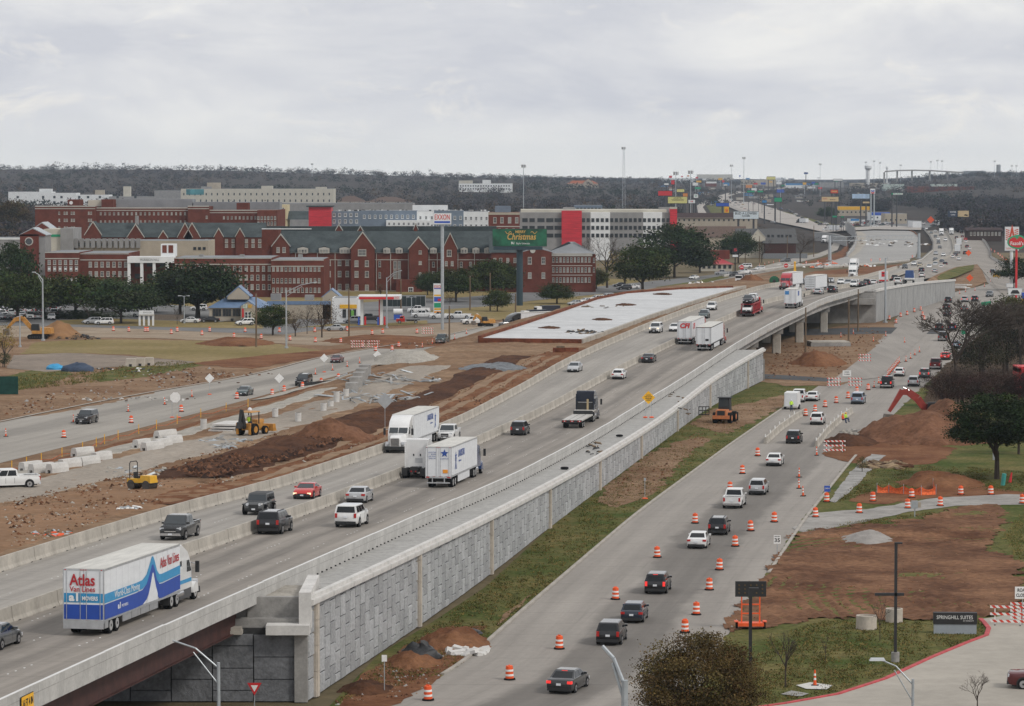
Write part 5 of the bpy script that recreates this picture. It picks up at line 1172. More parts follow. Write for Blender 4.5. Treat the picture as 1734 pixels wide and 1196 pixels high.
# box truck with red and white board, blue-tarped truck
v=Veh();m=v.part('box',20);m.box(-4,2.5,-1.2,1.2,1.0,3.7,M['beige']);m=v.part('rear_board');m.box(-4.1,-4.0,-1.2,1.2,1.0,3.7,M['white']);m.box(-4.14,-4.1,-.7,.5,2.2,3.5,M['red']);m.box(-4.14,-4.1,-1.1,1.1,1.05,1.4,M['red']);m.box(-4.15,-4.11,-.6,.4,2.9,3.1,M['black']);m=v.part('cab');m.box(2.6,4.4,-1.1,1.1,.6,2.5,M['white'])
for x in(-2.5,3.2):
 for s_ in(-1,1):wheel(v,x,s_*1.0,.45,.3)
o=v.make('box_truck');place_rig(o,*S59(330,845),xM,True,4.1,'box truck with a red and white board on its back')
v=Veh();m=v.part('bed',20);m.box(-4,2.0,-1.2,1.2,1.0,1.4,M['white']);m=v.part('tarpaulin',30);m.box(-3.8,1.8,-1.15,1.15,1.4,3.4,pmat('tarp_blue',(.03,.07,.2),.7,.15,1),top=(.95,.85));m=v.part('cab');m.box(2.2,4.2,-1.1,1.1,.6,2.6,M['white'])
for x in(-2.5,3.0):
 for s_ in(-1,1):wheel(v,x,s_*1.0,.45,.3)
o=v.make('tarped_truck');place_rig(o,*S59(585,825),xM,True,4.1,'white truck with a blue tarpaulin load')
# very far traffic on the highway toward the skyline
hwy=[(1205,350),(1215,345),(1250,351),(1256,355),(1262,358),(1268,361),(1258,350),(1270,354),(1246,347),(1240,344),(1280,359),(1286,356),(1276,349),(1238,340),(1232,337),(1300,356),(1306,359),(1334,358),(1340,362),(1347,366),(1352,370),(1358,373),(1364,377),(1312,357),(1322,356),(1245,352),(1253,346),(1265,349),(1272,345),(1242,350),(1234,346),(1228,342),(1290,362),(1302,366),(1299,361),(1309,380),(1384,380),(1390,384),(1397,383),(1404,386),(1422,388),(1440,390)]
for x,y in hwy:
 p=GH(x,y)+Vector((0,0,.9));pk=random.choice([k for k in PROTO if k[2]]);o=dup(PROTO[pk],p,R(random.choice((300,305,120,130))),'tiny '+CW[pk[1]]+' '+KW[pk[0]]+' in the stream on the far highway below the green signs','cars on the far highway');o['category']='car';o.rotation_euler=(0,0,o.rotation_euler.z)
for x in range(46):
 px=random.uniform(1425,1590);p=G(px,random.uniform(376,386),.3);pk=random.choice([k for k in PROTO if k[2]]);o=dup(PROTO[pk],p,R(random.choice((0,180,90))),CW[pk[1]]+' '+KW[pk[0]]+' parked among the distant petrol station and shops','cars parked at the distant shops');o['category']='car'
o=far_rig(1349,379,R(120),C_['dgrey'],8,'dark truck alone on the far highway',where=.3);o=far_rig(1393,392,R(150),C_['white'],6,'white bus-like truck at the far merge',where=.3);o=far_rig(1291,352,R(200),C_['blue'],8,'blue-cabbed lorry on the far highway',where=.3)
o=far_rig(1394,412,R(255),C_['white'],5,'white lorry on the bend of the far west frontage road',where=.15)
# ================================================================ WORKS FURNITURE
def place(p,z=None):return p
def lathe(m,prof,mat,n=14,T=None):
 secs=[[(r*math.cos(2*math.pi*i/n),r*math.sin(2*math.pi*i/n),z)for i in range(n)]for r,z in prof];return m.loft(secs,mat,True,T)
def make_drum(single):
 v=Veh();m=v.part('base',30);lathe(m,[(.42,0),(.40,.09),(.33,.10)],M['rubber'])
 m=v.part('drum',35);rr_=[(.30,.06),(.295,.22),(.285,.40),(.275,.58),(.265,.76),(.25,.95),(.2,.985),(.1,.99)];lathe(m,rr_,M['orange'])
 for z0,z1,r in((.26,.40,.296),(.58,.72,.28)):m=v.part('band',35);lathe(m,[(r,z0),(r-.006,z1)],M['stripe_w'])
 m=v.part('handle');m.box(-.14,.14,-.025,.025,.98,1.06,M['orange'])
 return v.make('traffic_drum',single)
def make_cone(single):
 v=Veh();m=v.part('base');m.box(-.28,.28,-.28,.28,0,.07,M['rubber'],top=(.9,.9));m=v.part('post',35);lathe(m,[(.13,.06),(.08,.5),(.055,1.1),(.03,1.12)],M['orange'],10)
 for z0,r in((.42,.092),(.72,.078)):m=v.part('band',35);lathe(m,[(r,z0),(r-.012,z0+.15)],M['stripe_w'],10)
 return v.make('tall_cone',single)
drumP,drumS,coneP,coneS=make_drum(False),make_drum(True),make_cone(False),make_cone(True)
_used={}
def put(proto,p,label,group,cat,big=1.0):
 if _used.get(proto.name):o=dup(proto,p,random.uniform(0,6.28),label,group)
 else:o=proto;o.location=p;o.rotation_euler=(0,0,random.uniform(0,6.28));_used[proto.name]=1
 o.rotation_euler=(random.uniform(-.03,.03),random.uniform(-.03,.03),o.rotation_euler.z)
 if big != 1:o.scale=(big,)*3
 return tag(o,label,cat,group)
def drums(pts,label,group,single=False,fn=G,dz=.05):
 for x,y in pts:
  p=fn(x,y);p.z+=dz;put(drumS if single else drumP,p,label,group,'traffic drum')
def cones(pts,label,group,single=False,fn=G,dz=.05):
 for x,y in pts:
  p=fn(x,y);p.z+=dz;put(coneS if single else coneP,p,label,group,'cone')
drums([(725,1187),(863,1152),(947,1100),(1042,1016),(1113,945),(1177,887),(1257,803),(1283,773),(1236,832)],'orange white-banded drum between the grass verge side and the moving cars','drums left of the frontage cars')
drums([(1160,1072),(1179,1042),(1201,1000),(1218,966),(1245,926),(1271,900),(1311,885),(1381,877)],'orange white-banded drum between the frontage cars and the bare red lot','drums right of the frontage cars')
drums([(1455,870),(1537,862),(1592,858),(1731,854)],'orange white-banded drum on the near side of the curving lot driveway','drums on the near side of the lot driveway')
drums([(1478,850),(1544,844),(1627,839),(1678,839)],'orange white-banded drum on the far side of the curving lot driveway','drums on the far side of the lot driveway')
drums([(1400,851)],'orange drum carrying a small blue sign at the driveway mouth',None)
drums([(1364,705),(1380,698),(1397,690),(1416,683),(1436,675),(1451,666),(1470,661)],'orange drum in the slanting row beside the white cargo trailer','drums beside the white cargo trailer')
cones([(1353,809),(1353,828),(1360,841)],'tall orange cone in the cluster of three on the frontage asphalt','three cones on the frontage asphalt')
cones([(1383,772)],'tall orange cone at the end of the low concrete barrier wall',None)
cones([(1534,613),(1542,608),(1549,602),(1557,597)]+[(1503+i*2.2,638-i*2.6)for i in range(10)]+[(1480,657),(1488,650)],'tall orange cone in the line beside the white hatchback','cones lining the queue',True)
drums([(108,742),(222,717),(307,698),(401,676)],'orange drum on the works side of the west frontage road','drums beside the west frontage lane')
drums([(461,670),(481,664),(512,658),(544,651),(573,643)],'orange drum near the white diamond signs on the west frontage road','drums near the diamond signs')
cones([(10,740),(124,716),(217,698),(279,686),(325,673)],'tall orange cone on the dirt side of the west frontage road','cones beside the west frontage lane')
cones([(534,635),(563,628),(588,622),(609,616)],'tall orange cone behind the dark red sedan on the west frontage road','cones near the dark red sedan')
drums([(636,595),(675,588),(664,594),(614,589)],'orange drum beside the striped barricades at the cross street','drums by the cross street barricades',True)
cones([(715,589),(732,583),(770,575),(790,566)],'tall orange cone along the kerb works below the price sign','cones along the kerb works',True)
drums([(192,561),(218,562),(246,562),(250,562),(290,566),(300,562),(342,568),(355,562),(396,572),(415,563),(442,574),(473,563),(491,577),(533,563),(534,580),(588,561),(648,565),(706,565),(577,581),(630,567)],'orange drum strung along the cross street in front of the restaurant','drums along the cross street',True)
drums([(1467,545),(1506,542),(1517,548),(1525,537),(1536,534),(1548,529),(1559,526),(1562,535),(1565,542)],'orange drum lining the road beside the smooth wing wall','drums beside the smooth wing wall',True)
cones([(1625,498),(1635,495),(1651,493),(1667,486),(1609,501),(1590,505),(1677,478)],'orange cone edging the red gore island','cones edging the gore island',True)
cones([(1479,579),(1532,581),(1395,560),(1424,572),(1445,566),(1500,570)],'tall orange cone beside the street under the overpass','cones under the overpass',True)
drums([(1690+i*3.5,432+i*2.8)for i in range(9)]+[(1678,425),(1684,428)],'orange drum in the diagonal row right of the far ramp barrier','drums right of the far ramp',True)
drums([(1310,377),(1330,374),(1318,372),(1350,382),(1300,369),(1290,366)],'distant orange drum on the broad far highway','drums on the far highway',True)
drums([(1330,452),(1345,450),(1365,447),(1385,446),(1410,447),(1440,445),(1475,443),(1490,442),(1545,437)],'orange drum along the near edge of the big new slab','drums along the new slab',True)
cones([(1295,449),(1302,447),(1310,446),(1320,444),(1286,451),(1405,415),(1408,410)],'orange cone on the far west frontage road','cones on the far west frontage',True)
# small blue sign on the drum
p=G(1400,851);sg=thing('blue_sign','small blue rectangular sign standing behind an orange drum','sign',p+Vector((.1,.6,0)));m=MB();m.box(-.03,.03,-.03,.03,0,1.1,M['galv']);m.build('post',sg);m=MB();m.box(-.32,.32,-.02,.02,1.1,1.75,M['blue']);m.build('plate',sg);text('OPEN',.2,M['stripe_w'],'lettering',sg,frame((0,-.03,1.45),(1,0,0)),width=.5)
# striped barricades
STR=bpy.data.materials.new('barricade_stripe');STR.use_nodes=True;_n=STR.node_tree.nodes;_l=STR.node_tree.links
_t=_n.new('ShaderNodeTexCoord');_s=_n.new('ShaderNodeSeparateXYZ');_l.new(_t.outputs['Object'],_s.inputs[0]);_a=_n.new('ShaderNodeMath');_a.operation='ADD';_l.new(_s.outputs['X'],_a.inputs[0]);_l.new(_s.outputs['Z'],_a.inputs[1])
_m=_n.new('ShaderNodeMath');_m.operation='MULTIPLY';_l.new(_a.outputs[0],_m.inputs[0]);_m.inputs[1].default_value=1.9;_f=_n.new('ShaderNodeMath');_f.operation='FRACT';_l.new(_m.outputs[0],_f.inputs[0]);_g=_n.new('ShaderNodeMath');_g.operation='GREATER_THAN';_g.inputs[1].default_value=.5;_l.new(_f.outputs[0],_g.inputs[0])
_x=_n.new('ShaderNodeMix');_x.data_type='RGBA';_l.new(_g.outputs[0],_x.inputs['Factor']);_x.inputs['A'].default_value=(.78,.78,.75,1);_x.inputs['B'].default_value=(.62,.05,.025,1);_l.new(_x.outputs['Result'],_n['Principled BSDF'].inputs['Base Color'])
def barricade(x,y,w,label,yaw=0.0,group=None,h=1.5,fn=G):
 r=thing('striped_barricade',label,'barricade',fn(x,y)+Vector((0,0,.05)),yaw,group)
 for s_ in(-1,1):
  m=MB();xx=s_*w*.36;m.box(xx-.04,xx+.04,-.02,.05,0,h,M['stripe_w']);m.box(xx-.05,xx+.05,-.6,.6,0,.06,M['black']);m.build('leg',r)
 for z in(.32,.88,1.44):m=MB();m.box(-w/2,w/2,-.06,-.03,z-.1,z+.1,STR);m.build('rail',r)
 return r
barricade(1413,767,2.8,'red and white striped barricade in front of the dirt heap pit')
barricade(1706,1060,2.7,'striped barricade closing the hotel car park entrance',R(-8))
barricade(1728,1054,1.6,'striped barricade next to the one closing the hotel entrance',R(-8))
barricade(1412,656,2.3,'left of the two striped barricades across the closed street',group=None)
barricade(1448,656,2.3,'right of the two striped barricades across the closed street')
barricade(1464,614,2.4,'striped barricade on the closed slab beyond the white panel sign')
barricade(606,590,3.0,'left of the pair of striped barricades at the dug-up cross street')
barricade(632,590,2.6,'right of the pair of striped barricades at the dug-up cross street')
barricade(724,567,2.6,'striped barricade beside the petrol station grass')
# ---- signs on posts
SW=pmat('sign_back',(.42,.44,.45),.45,.08,metal=.3);SY_=pmat('sign_yellow',(.85,.45,.02),.5,.05)
def post_sign(x,y,h,shape,size,mat,label,fn=G,yaw=0.0,legs=1,txt=None,tmat=None,name='road_sign',base=None,w=None,feet=None):
 p=fn(x,y);r=thing(name,label,'sign',p,yaw);zc=h
 for k in range(legs):
  xx=0 if legs==1 else(-size*.32 if k==0 else size*.32);m=MB();m.box(xx-.03,xx+.03,-.0,.06,0,h,M['galv']);m.build('post',r)
  if feet:m=MB();m.ball((xx,0,.1),.35,M['orange'],8,sz=(1,.6,.35));m.build('sandbag',r)
 m=MB();s_=size/2
 P={'diamond':[(0,-s_*1.35),(s_*1.35,0),(0,s_*1.35),(-s_*1.35,0)],'rect':[(-s_*(w or .8),-s_),(s_*(w or .8),-s_),(s_*(w or .8),s_),(-s_*(w or .8),s_)],'oct':[(s_*1.05*math.cos(math.pi/8+k*math.pi/4),s_*1.05*math.sin(math.pi/8+k*math.pi/4))for k in range(8)],'tri':[(0,-s_),(s_,s_*.75),(-s_,s_*.75)],'round':[(s_*math.cos(k*math.pi/8),s_*math.sin(k*math.pi/8))for k in range(16)]}[shape]
 m.prism([(a,zc+b)for a,b in P],'y',-.035,-.005,mat);m.build('plate',r)
 if txt:
  for k,(t,sz,dz,wd)in enumerate(txt):text(t,sz,tmat or M['black'],'lettering',r,frame((0,-.045,zc+dz),(1,0,0)),width=wd,bold=sz*.02)
 return r
for x,y,h,lb in((549,631,2.6,'white-backed diamond sign on a post behind the dark red sedan'),(639,622,2.3,'white-backed diamond sign on a post in front of the gravel heap'),(355,669,2.7,'white-backed diamond sign with small orange feet beside the dark teal sedan'),(473,668,2.6,'white-backed diamond sign between two drums near the black SUV')):
 post_sign(x,y,h,'diamond',1.15,M['stripe_w'],lb,feet=True)
post_sign(297,708,3.0,'oct',1.5,M['stripe_w'],'white-backed octagonal sign on two legs with orange sandbags',legs=2,feet=True)
post_sign(652,742,4.6,'diamond',1.5,SW,'grey back of a diamond sign behind the barrier by the oncoming semi',fn=E)
post_sign(1098,708,2.7,'diamond',1.3,SY_,'yellow diamond warning sign on two thin legs beside the parapet',fn=lambda x,y:D(x,y),legs=2,feet=True,txt=[('WATCH',.2,.32,.6),('FOR ICE ON',.2,.1,1.0),('BRIDGE',.2,-.12,.8),('AHEAD',.2,-.34,.6)])
post_sign(1316,941,1.5,'rect',.8,M['stripe_w'],'white speed limit sign reading 35 beside the red lot',txt=[('SPEED LIMIT',.1,.28,.5),('35',.5,-.08,.5)])
post_sign(1731,1060,2.6,'rect',.95,M['stripe_w'],'white road closed sign above the striped barricade',w=1.25,txt=[('ROAD',.36,.2,.8),('CLOSED',.36,-.2,1.0)])
post_sign(651,1173,2.35,'rect',.45,M['stripe_w'],'small white sign on a thin post on the bare verge below the wall')
post_sign(1092,846,2.2,'rect',.3,M['galv'],'thin grey delineator post with an orange foot on the rutted verge',feet=True)
post_sign(431,1200,1.35,'tri',.95,M['red'],'red and white yield triangle under the near bridge',txt=None);m=MB();m.prism([(0,1.35-.22),(.24,1.35+.2),(-.24,1.35+.2)],'y',-.05,-.04,M['stripe_w']);m.build('inner_triangle',bpy.data.objects[[o.name for o in COL.objects if o.get('label','').startswith('red and white yield')][0]])
post_sign(1434,640,.8,'rect',1.0,M['stripe_w'],'white rectangular notice board on the bare earth near the barricades',w=1.45,txt=[('ROAD',.3,.2,.8),('CLOSED',.3,-.2,1.0)])
for x,y,lb in((1256,465,'round red no-entry sign left of the far frontage'),(1331,462,'round red no-entry sign beside the yellow arrow post')):
 r=post_sign(x,y,2.6,'round',1.6,M['red'],lb);m=MB();m.box(-.55,.55,-.05,-.04,2.48,2.72,M['stripe_w']);m.build('bar',r)
for x,y,s_,lb in((1640,437,2.0,'orange diamond sign beside the far northbound lanes'),(1642,481,1.8,'orange diamond sign on the gore island'),(1576,383,4.0,'orange diamond sign at the far bend'),(1607,386,4.0,'orange sign above the far white trailer'),(1664,405,3.0,'amber diamond sign beside the far ramp pole')):
 post_sign(x,y,s_*1.1,'diamond',s_,M['orange']if 'amber' not in lb else SY_,lb)
# message board trailer
r=thing('arrow_board','black solar arrow board on an orange trailer beside the red lot','message board',G(1271,1066));OR=M['orange']
m=MB();m.box(-1.2,1.2,-.06,.06,2.55,3.75,M['black']);m.build('panel',r)
for i in range(5):
 for j in range(3):m=MB();m.cyl((-.9+i*.45,-.07,2.85+j*.3),(-.9+i*.45,-.1,2.85+j*.3),.07,pmat('lamp_dim',(.10,.06,.02),.4,.1),8);m.build('lamp',r)
for s_ in(-1,1):m=MB();m.box(s_*.7-.05,s_*.7+.05,-.05,.05,.3,2.6,OR);m.build('mast',r)
m=MB();m.box(-1.0,1.0,-.5,.5,.3,.55,OR);m.box(-.65,.65,-.04,.04,1.2,1.3,OR);m.box(-.65,.65,-.04,.04,1.9,2.0,OR);m.build('frame',r)
for s_ in(-1,1):m=MB();m.cyl((s_*1.0,.1,.3),(s_*1.15,.1,.3),.3,M['rubber'],12);m.build('wheel',r);m=MB();m.box(min(s_*.95,s_*1.25),max(s_*.95,s_*1.25),-.3,.5,.6,.66,OR);m.build('mudguard',r)
# hotel monument sign
r=thing('monument_sign','black and grey hotel monument sign on the lawn','sign',G(1617,1074),R(-3));m=MB();m.box(-1.62,1.62,-.25,.25,0,.8,pmat('sign_grey',(.30,.33,.36),.5,.05));m.build('plinth',r);m=MB();m.box(-1.66,1.66,-.3,.3,.8,1.68,M['black']);m.build('panel',r)
text('SPRINGHILL SUITES',.4,M['stripe_w'],'lettering',r,frame((-.05,-.32,1.32),(1,0,0)),width=2.75);text('BY MARRIOTT',.12,M['stripe_w'],'lettering',r,frame((1.0,-.32,1.06),(1,0,0)),width=.8)
# ---- poles and lamps
def lamp_pole(base,h,arm,label,mat=None,r0=.12,head=True,name='street_lamp',armz=.0,both=False):
 r=thing(name,label,'street lamp',base);mat=mat or M['galv'];m=MB();m.cyl((0,0,0),(0,0,h),r0,mat,10,r0*.65);m.build('pole',r);m=MB();m.cyl((0,0,0),(0,0,.35),r0*2,mat,10);m.build('base',r)
 for s_ in((1,-1)if both else(1,)):
  ax,ay,az=arm;m=MB();m.tube([(0,0,h-.3),(ax*.5*s_,ay*.5,h+az*.65),(ax*s_,ay,h+az)],r0*.4,mat);m.build('arm',r)
  if az:m=MB();m.tube([(0,0,h-1.2),(ax*.55*s_,ay*.5,h+az*.6-.15)],r0*.3,mat);m.build('brace',r)
  if head:m=MB();m.box(ax*s_-.15*(1 if ax*s_<0 else-1)-.35,ax*s_+.35,ay-.15,ay+.15,h+az-.08,h+az+.06,pmat('lamp_head',(.5,.52,.54),.4,.05),top=(.8,.7));m.build('lamp_head',r)
 return r
def pole_between(xb,yt,Y): # pole standing at pixel column xb at distance Y, reaching up to pixel row yt
 t=at(xb,yt,Y);return Vector((t.x,Y,0)),t.z
b,h=pole_between(370,1122,172);lamp_pole(b,h,(-2.5,.3,1.15),'galvanised lamp pole with a trussed arm below the near bridge',r0=.13,head=False)
b,h=pole_between(1058,1152,166);lamp_pole(b,h,(-1.15,.6,1.7),'thick galvanised pole with a bent arm in front of the russet tree',r0=.26,head=False)
b,h=pole_between(1546,1150,166);lamp_pole(b,h,(-1.75,.3,1.0),'lamp pole with a long oval head over the hotel kerb',r0=.11)
r=thing('car_park_lamp','tall black square lamp post on a concrete base beside the hotel lawn','street lamp',G(1516,1122));m=MB();m.cyl((0,0,0),(0,0,.75),.3,M['concrete_old'],14);m.build('base',r);m=MB();m.box(-.1,.1,-.1,.1,.75,8.7,M['black']);m.build('pole',r);m=MB();m.box(-1.5,.6,-.1,.1,4.85,5.05,M['black']);m.build('crossbar',r);m=MB();m.box(-.1,.45,-.12,.12,8.6,8.72,M['black']);m.build('lamp_head',r)
b,h=pole_between(1271,996,200);r=thing('car_park_lamp','tall black lamp post in front of the arrow board','street lamp',b);m=MB();m.box(-.1,.1,-.1,.1,0,h,M['black']);m.build('pole',r);m=MB();m.box(-.1,.5,-.12,.12,h-.1,h+.02,M['black']);m.build('lamp_head',r)
def lp(x,yt,yb,arm,label,**k):
 p=G(x,yb);h=at(x,yt,p.y).z;return lamp_pole(p,h,arm,label,**k)
lp(73,472,577,(-1.8,0,1.4),'tall lamp pole beside the yellow excavator',r0=.22)
lp(34,532,588,(-.2,0,0),'short grey pole at the corner of the dry field',r0=.16,head=False)
lp(485,492,590,(6.0,0,1.7),'lamp pole with a long arm in front of the brick hall',r0=.2)
lp(655,470,556,(3.2,0,1.6),'lamp pole with an arm at the petrol station verge',r0=.2)
lp(312,501,548,(1.0,0,0),'car park lamp with two flat heads beside the restaurant',r0=.14,both=True)
lp(697,503,532,(.9,0,0),'low lamp with flat heads behind the petrol pumps',r0=.12,both=True)
lp(1499,437,547,(.5,0,0),'very tall galvanised pole beside the smooth wing wall',r0=.3,head=False)
lp(1662,367,398,(.6,0,0),'tall grey pole beside the far ramp',r0=.4,head=False)
lp(1405,400,442,(.5,0,0),'thick pale sign column on the red earth by the far bend',r0=.8,head=False);lp(1556,396,438,(.5,0,0),'thick pale sign column at the far edge of the new slab',r0=.8,head=False)
def gantry():
 a,b=G(1410,442),G(1556,438);r=thing('sign_gantry','long lattice sign gantry spanning the new slab','gantry',a);d=b-a;T=Matrix.Rotation(math.atan2(d.y,d.x),4,'Z');L_=d.length;z0,z1=5.2,7.2
 z0=at(1480,408,a.y).z;z1=z0+1.7
 for z in(z0,z1):m=MB();m.box(0,L_,-.1,.1,z-.1,z+.1,M['galv'],T);m.build('chord',r)
 n=22
 for i in range(n):m=MB();m.cyl(T@Vector((L_*i/n,0,z0)),T@Vector((L_*(i+1)/n,0,z1))if i%2==0 else T@Vector((L_*(i+1)/n,0,z0)),.06,M['galv'],4);m.cyl(T@Vector((L_*i/n,0,z0)),T@Vector((L_*i/n,0,z1)),.06,M['galv'],4);m.build('lattice',r)
gantry()
for x,yt,yb,lb in((434,497,588,'wooden utility pole on the dry field edge'),(591,488,571,'wooden utility pole beside the brown leafy tree'),(679,472,541,'wooden utility pole in front of the petrol canopy'),(761,518,580,'wooden utility pole behind the parked dark pickup'),(796,467,526,'pale utility pole beside the tall price sign'),(830,462,527,'wooden utility pole beside the round-crowned tree'),(873,498,552,'wooden utility pole beside the white trailer'),(1364,521,606,'wooden utility pole in front of the overpass columns'),(1437,506,582,'grey wooden utility pole beside the low concrete slab'),(1453,490,562,'dark wooden utility pole against the abutment'),
  (1262,406,446,'utility pole between the diner and the gabled flats'),(1286,400,445,'utility pole beside the gabled flats'),(1333,400,440,'utility pole at the bend by the gabled flats'),(1378,382,436,'utility pole beside the bare tree at the bend')):
 p=G(x,yb);h=at(x,yt,p.y).z;r=thing('utility_pole',lb,'utility pole',p);m=MB();m.cyl((0,0,0),(0,0,h),.2,M['wood'],8,.14);m.build('pole',r);m=MB();m.box(-.12,.12,-.1,.1,h-.5,h-.2,M['galv']);m.build('bracket',r)
# ================================================================ EARTH HEAPS, PAD, RUBBLE
def heap(x,y,w,d,h,mat,label,fn=G,seed=1.0,name='dirt_heap',cat='heap',sharp=1.0,n=26):
 c=fn(x,y);v=[];f=[]
 for i in range(n+1):
  for j in range(n+1):
   u,q=-1+2*i/n,-1+2*j/n;rr=math.hypot(u,q)*(1+.16*fbm(u*1.6,q*1.6,1,3,seed));k=max(0,1-rr*(1+.12*fbm(u*6,q*6,1,2,seed+9)));z=h*min(1.0,1.75*k)**.85*(.88+.3*fbm(u*1.7,q*1.7,1,3,seed+4))*(.8+.35*k)-.05
   v.append((u*w*.62,q*d*.62,z+.09*fbm(u*14,q*14,1,2,seed)if k>.02 else-.3))
 for i in range(n):
  for j in range(n):f.append((i*(n+1)+j,(i+1)*(n+1)+j,(i+1)*(n+1)+j+1,i*(n+1)+j+1))
 me=bpy.data.meshes.new(name);me.from_pydata(v,[],f);me.materials.append(mat);me.shade_smooth();o=link(name,me);o.location=c;return tag(o,label,cat)
DH=pmat('heap_earth',(.125,.06,.034),.97,.2,.35,bump=.3,col2=(.20,.10,.06),fine=(1.8,.3),bscale=1.2)
heap(1554,741,14,24,3.4,DH,'big brown earth heap hiding the body of the red excavator',seed=2.2,n=44)
heap(1606,730,10,20,3.3,DH,'second brown earth heap running behind the dark live oak',seed=5.2,n=36)
heap(1440,750,6,12,1.2,M['dirt_dark'],'low dark spoil bank beside the low barrier wall',seed=3.3)
heap(1386,617,9,16,2.2,M['dirt_red'],'red earth heap below the overpass columns',seed=4.1)
heap(1590,820,8,10,1.3,M['dirt_red'],'low red earth heap fenced by orange netting',seed=6.1)
heap(1470,915,4.4,8,.75,pmat('grey_sand',(.30,.28,.26),.97,.15,.5,bump=.1),'small grey sand heap on the red lot',seed=7.1,name='sand_heap')
heap(690,608,9,18,1.6,M['gravel'],'pale gravel heap beside the west frontage road',fn=E,seed=8.1,name='gravel_heap')
heap(98,571,9,14,2.8,pmat('ochre',(.25,.14,.07),.97,.15,.4,bump=.2),'pointed orange earth heap beside the yellow excavator',seed=9.2)
heap(402,582,14,20,1.2,M['dirt_red'],'low red earth ridge at the edge of the dry field',seed=9.9)
heap(648,577,22,30,1.0,M['dirt_red'],'low red earth mound behind the cross street barricades',seed=1.9)
heap(620,1168,3.2,5,.6,M['dirt_dark'],'dark soil heap at the foot of the pilastered wall',seed=2.9)
heap(770,1090,4.5,8,1.1,M['dirt_red'],'brown soil heap beside the black plastic on the verge',seed=1.1)
heap(700,1122,3.5,6,.8,M['dirt_red'],'low soil heap with broken lumber near the black plastic',seed=3.1)
heap(1272,478,7,10,2.2,M['dirt_red'],'red heap beside the green light tower',fn=lambda x,y:G(x,y,3),seed=3.7)
heap(560,745,9,9,2.4,DH,'steep-sided brown earth heap at the end of the dark windrow',fn=E,seed=2.7)
heap(835,624,9,9,.9,pmat('tarp_grey',(.13,.14,.15),.6,.3,1.5,bump=.1),'grey plastic-covered heap on the embankment',fn=E,seed=6.7,name='covered_heap')
def rubble(x,y,w,d,n,mats,size,label,fn=G,name='rubble',long=1.0,h=.5):
 """loose broken pieces nobody could count: one mesh"""
 c=fn(x,y);m=MB()
 for _ in range(n):
  a=random.uniform(0,6.28);r_=math.sqrt(random.random());X,Y_=w/2*r_*math.cos(a),d/2*r_*math.sin(a);s_=size*random.uniform(.4,1.2);T=Matrix.Translation((X,Y_,h*(1-r_)*random.random()))@Matrix.Rotation(random.uniform(0,3.14),4,'Z')@Matrix.Rotation(random.uniform(-.35,.35),4,'X')@Matrix.Rotation(random.uniform(-.35,.35),4,'Y')
  m.box(-s_*long,s_*long,-s_*.6,s_*.6,-.05,s_*.45,random.choice(mats),T,top=(random.uniform(.6,1),random.uniform(.6,1)))
 o=m.build(name);o.location=c;return tag(o,label,'rubble',kind='stuff')
GC=[M['concrete_old'],M['concrete'],M['gravel']];WD=[M['wood'],pmat('plywood',(.30,.22,.14),.9,.2,1),M['dirt_dark']]
rubble(1455,735,6,9,60,GC,.45,'broken grey concrete lumps beside the low barrier wall')
rubble(1500,790,6,10,60,WD,.5,'scattered boards and timber beside the concrete walk',long=2.2)
rubble(130,574,10,12,60,[M['black'],M['wood'],M['dirt_dark']],.45,'dark jumble of scrap beside the orange heap',h=1.6)
rubble(200,628,16,14,50,[M['black'],M['wood'],M['white'],M['dirt_red']],.32,'scrap and hoses strewn beside the blue tarpaulin',h=.6)
rubble(235,678,22,14,30,[M['concrete_new'],M['dirt_dark'],M['concrete_old']],.3,'broken slabs and roots along the dug dirt bank')
rubble(345,640,30,40,50,[M['dirt_dark'],M['dirt_red'],M['concrete_old']],.28,'clods and broken pavement along the rough bank')
rubble(745,582,30,40,90,[M['dirt_red'],M['concrete_new'],M['wood']],.3,'form boards and blocks along the kerb works')
rubble(655,640,16,30,50,[M['galv'],M['concrete_old']],.3,'grey steel bars lying on the gravel',fn=E,long=8,h=.2)
rubble(640,672,14,26,50,[M['galv'],M['concrete_old']],.3,'more grey steel bars lying below the gravel slope',fn=E,long=8,h=.2)
rubble(380,752,6,14,40,[M['galv'],M['concrete_old']],.35,'reinforcing mats beside the precast barrier blocks',fn=E,long=3.5,h=.12)
rubble(230,800,7,14,40,[M['galv'],M['gravel'],M['concrete_old']],.35,'pale rubble at the near end of the precast blocks',fn=E,long=2,h=.15)
rubble(90,905,3,6,40,[M['galv'],M['wood'],M['orange']],.25,'small scrap and offcuts behind the concrete barrier',fn=E,long=1.6,h=.3)
rubble(220,862,2.2,4,22,[M['galv'],M['stripe_w']],.2,'thin metal scraps on the orange earth',fn=E,long=2.4,h=.2)
rubble(1290,482,50,60,130,[M['dirt_red'],M['concrete_new'],M['white'],M['wood']],.8,'building materials scattered across the works north of the pad',fn=lambda x,y:G(x,y,1.5),h=1.0)
rubble(1400,450,40,60,90,[M['orange_mesh'],M['dirt_red'],M['concrete_new'],M['white']],.8,'orange netting and materials scattered by the new slab',h=.8)
rubble(985,565,7,10,50,[M['wood'],M['black']],.4,'stacked dark timber beside the barrier at the pad corner',fn=lambda x,y:D(x,y),long=2,h=.8)
rubble(790,1105,3,4,16,[M['concrete_new']],.5,'broken pale kerb pieces at the roadside',long=1.8,h=.3)
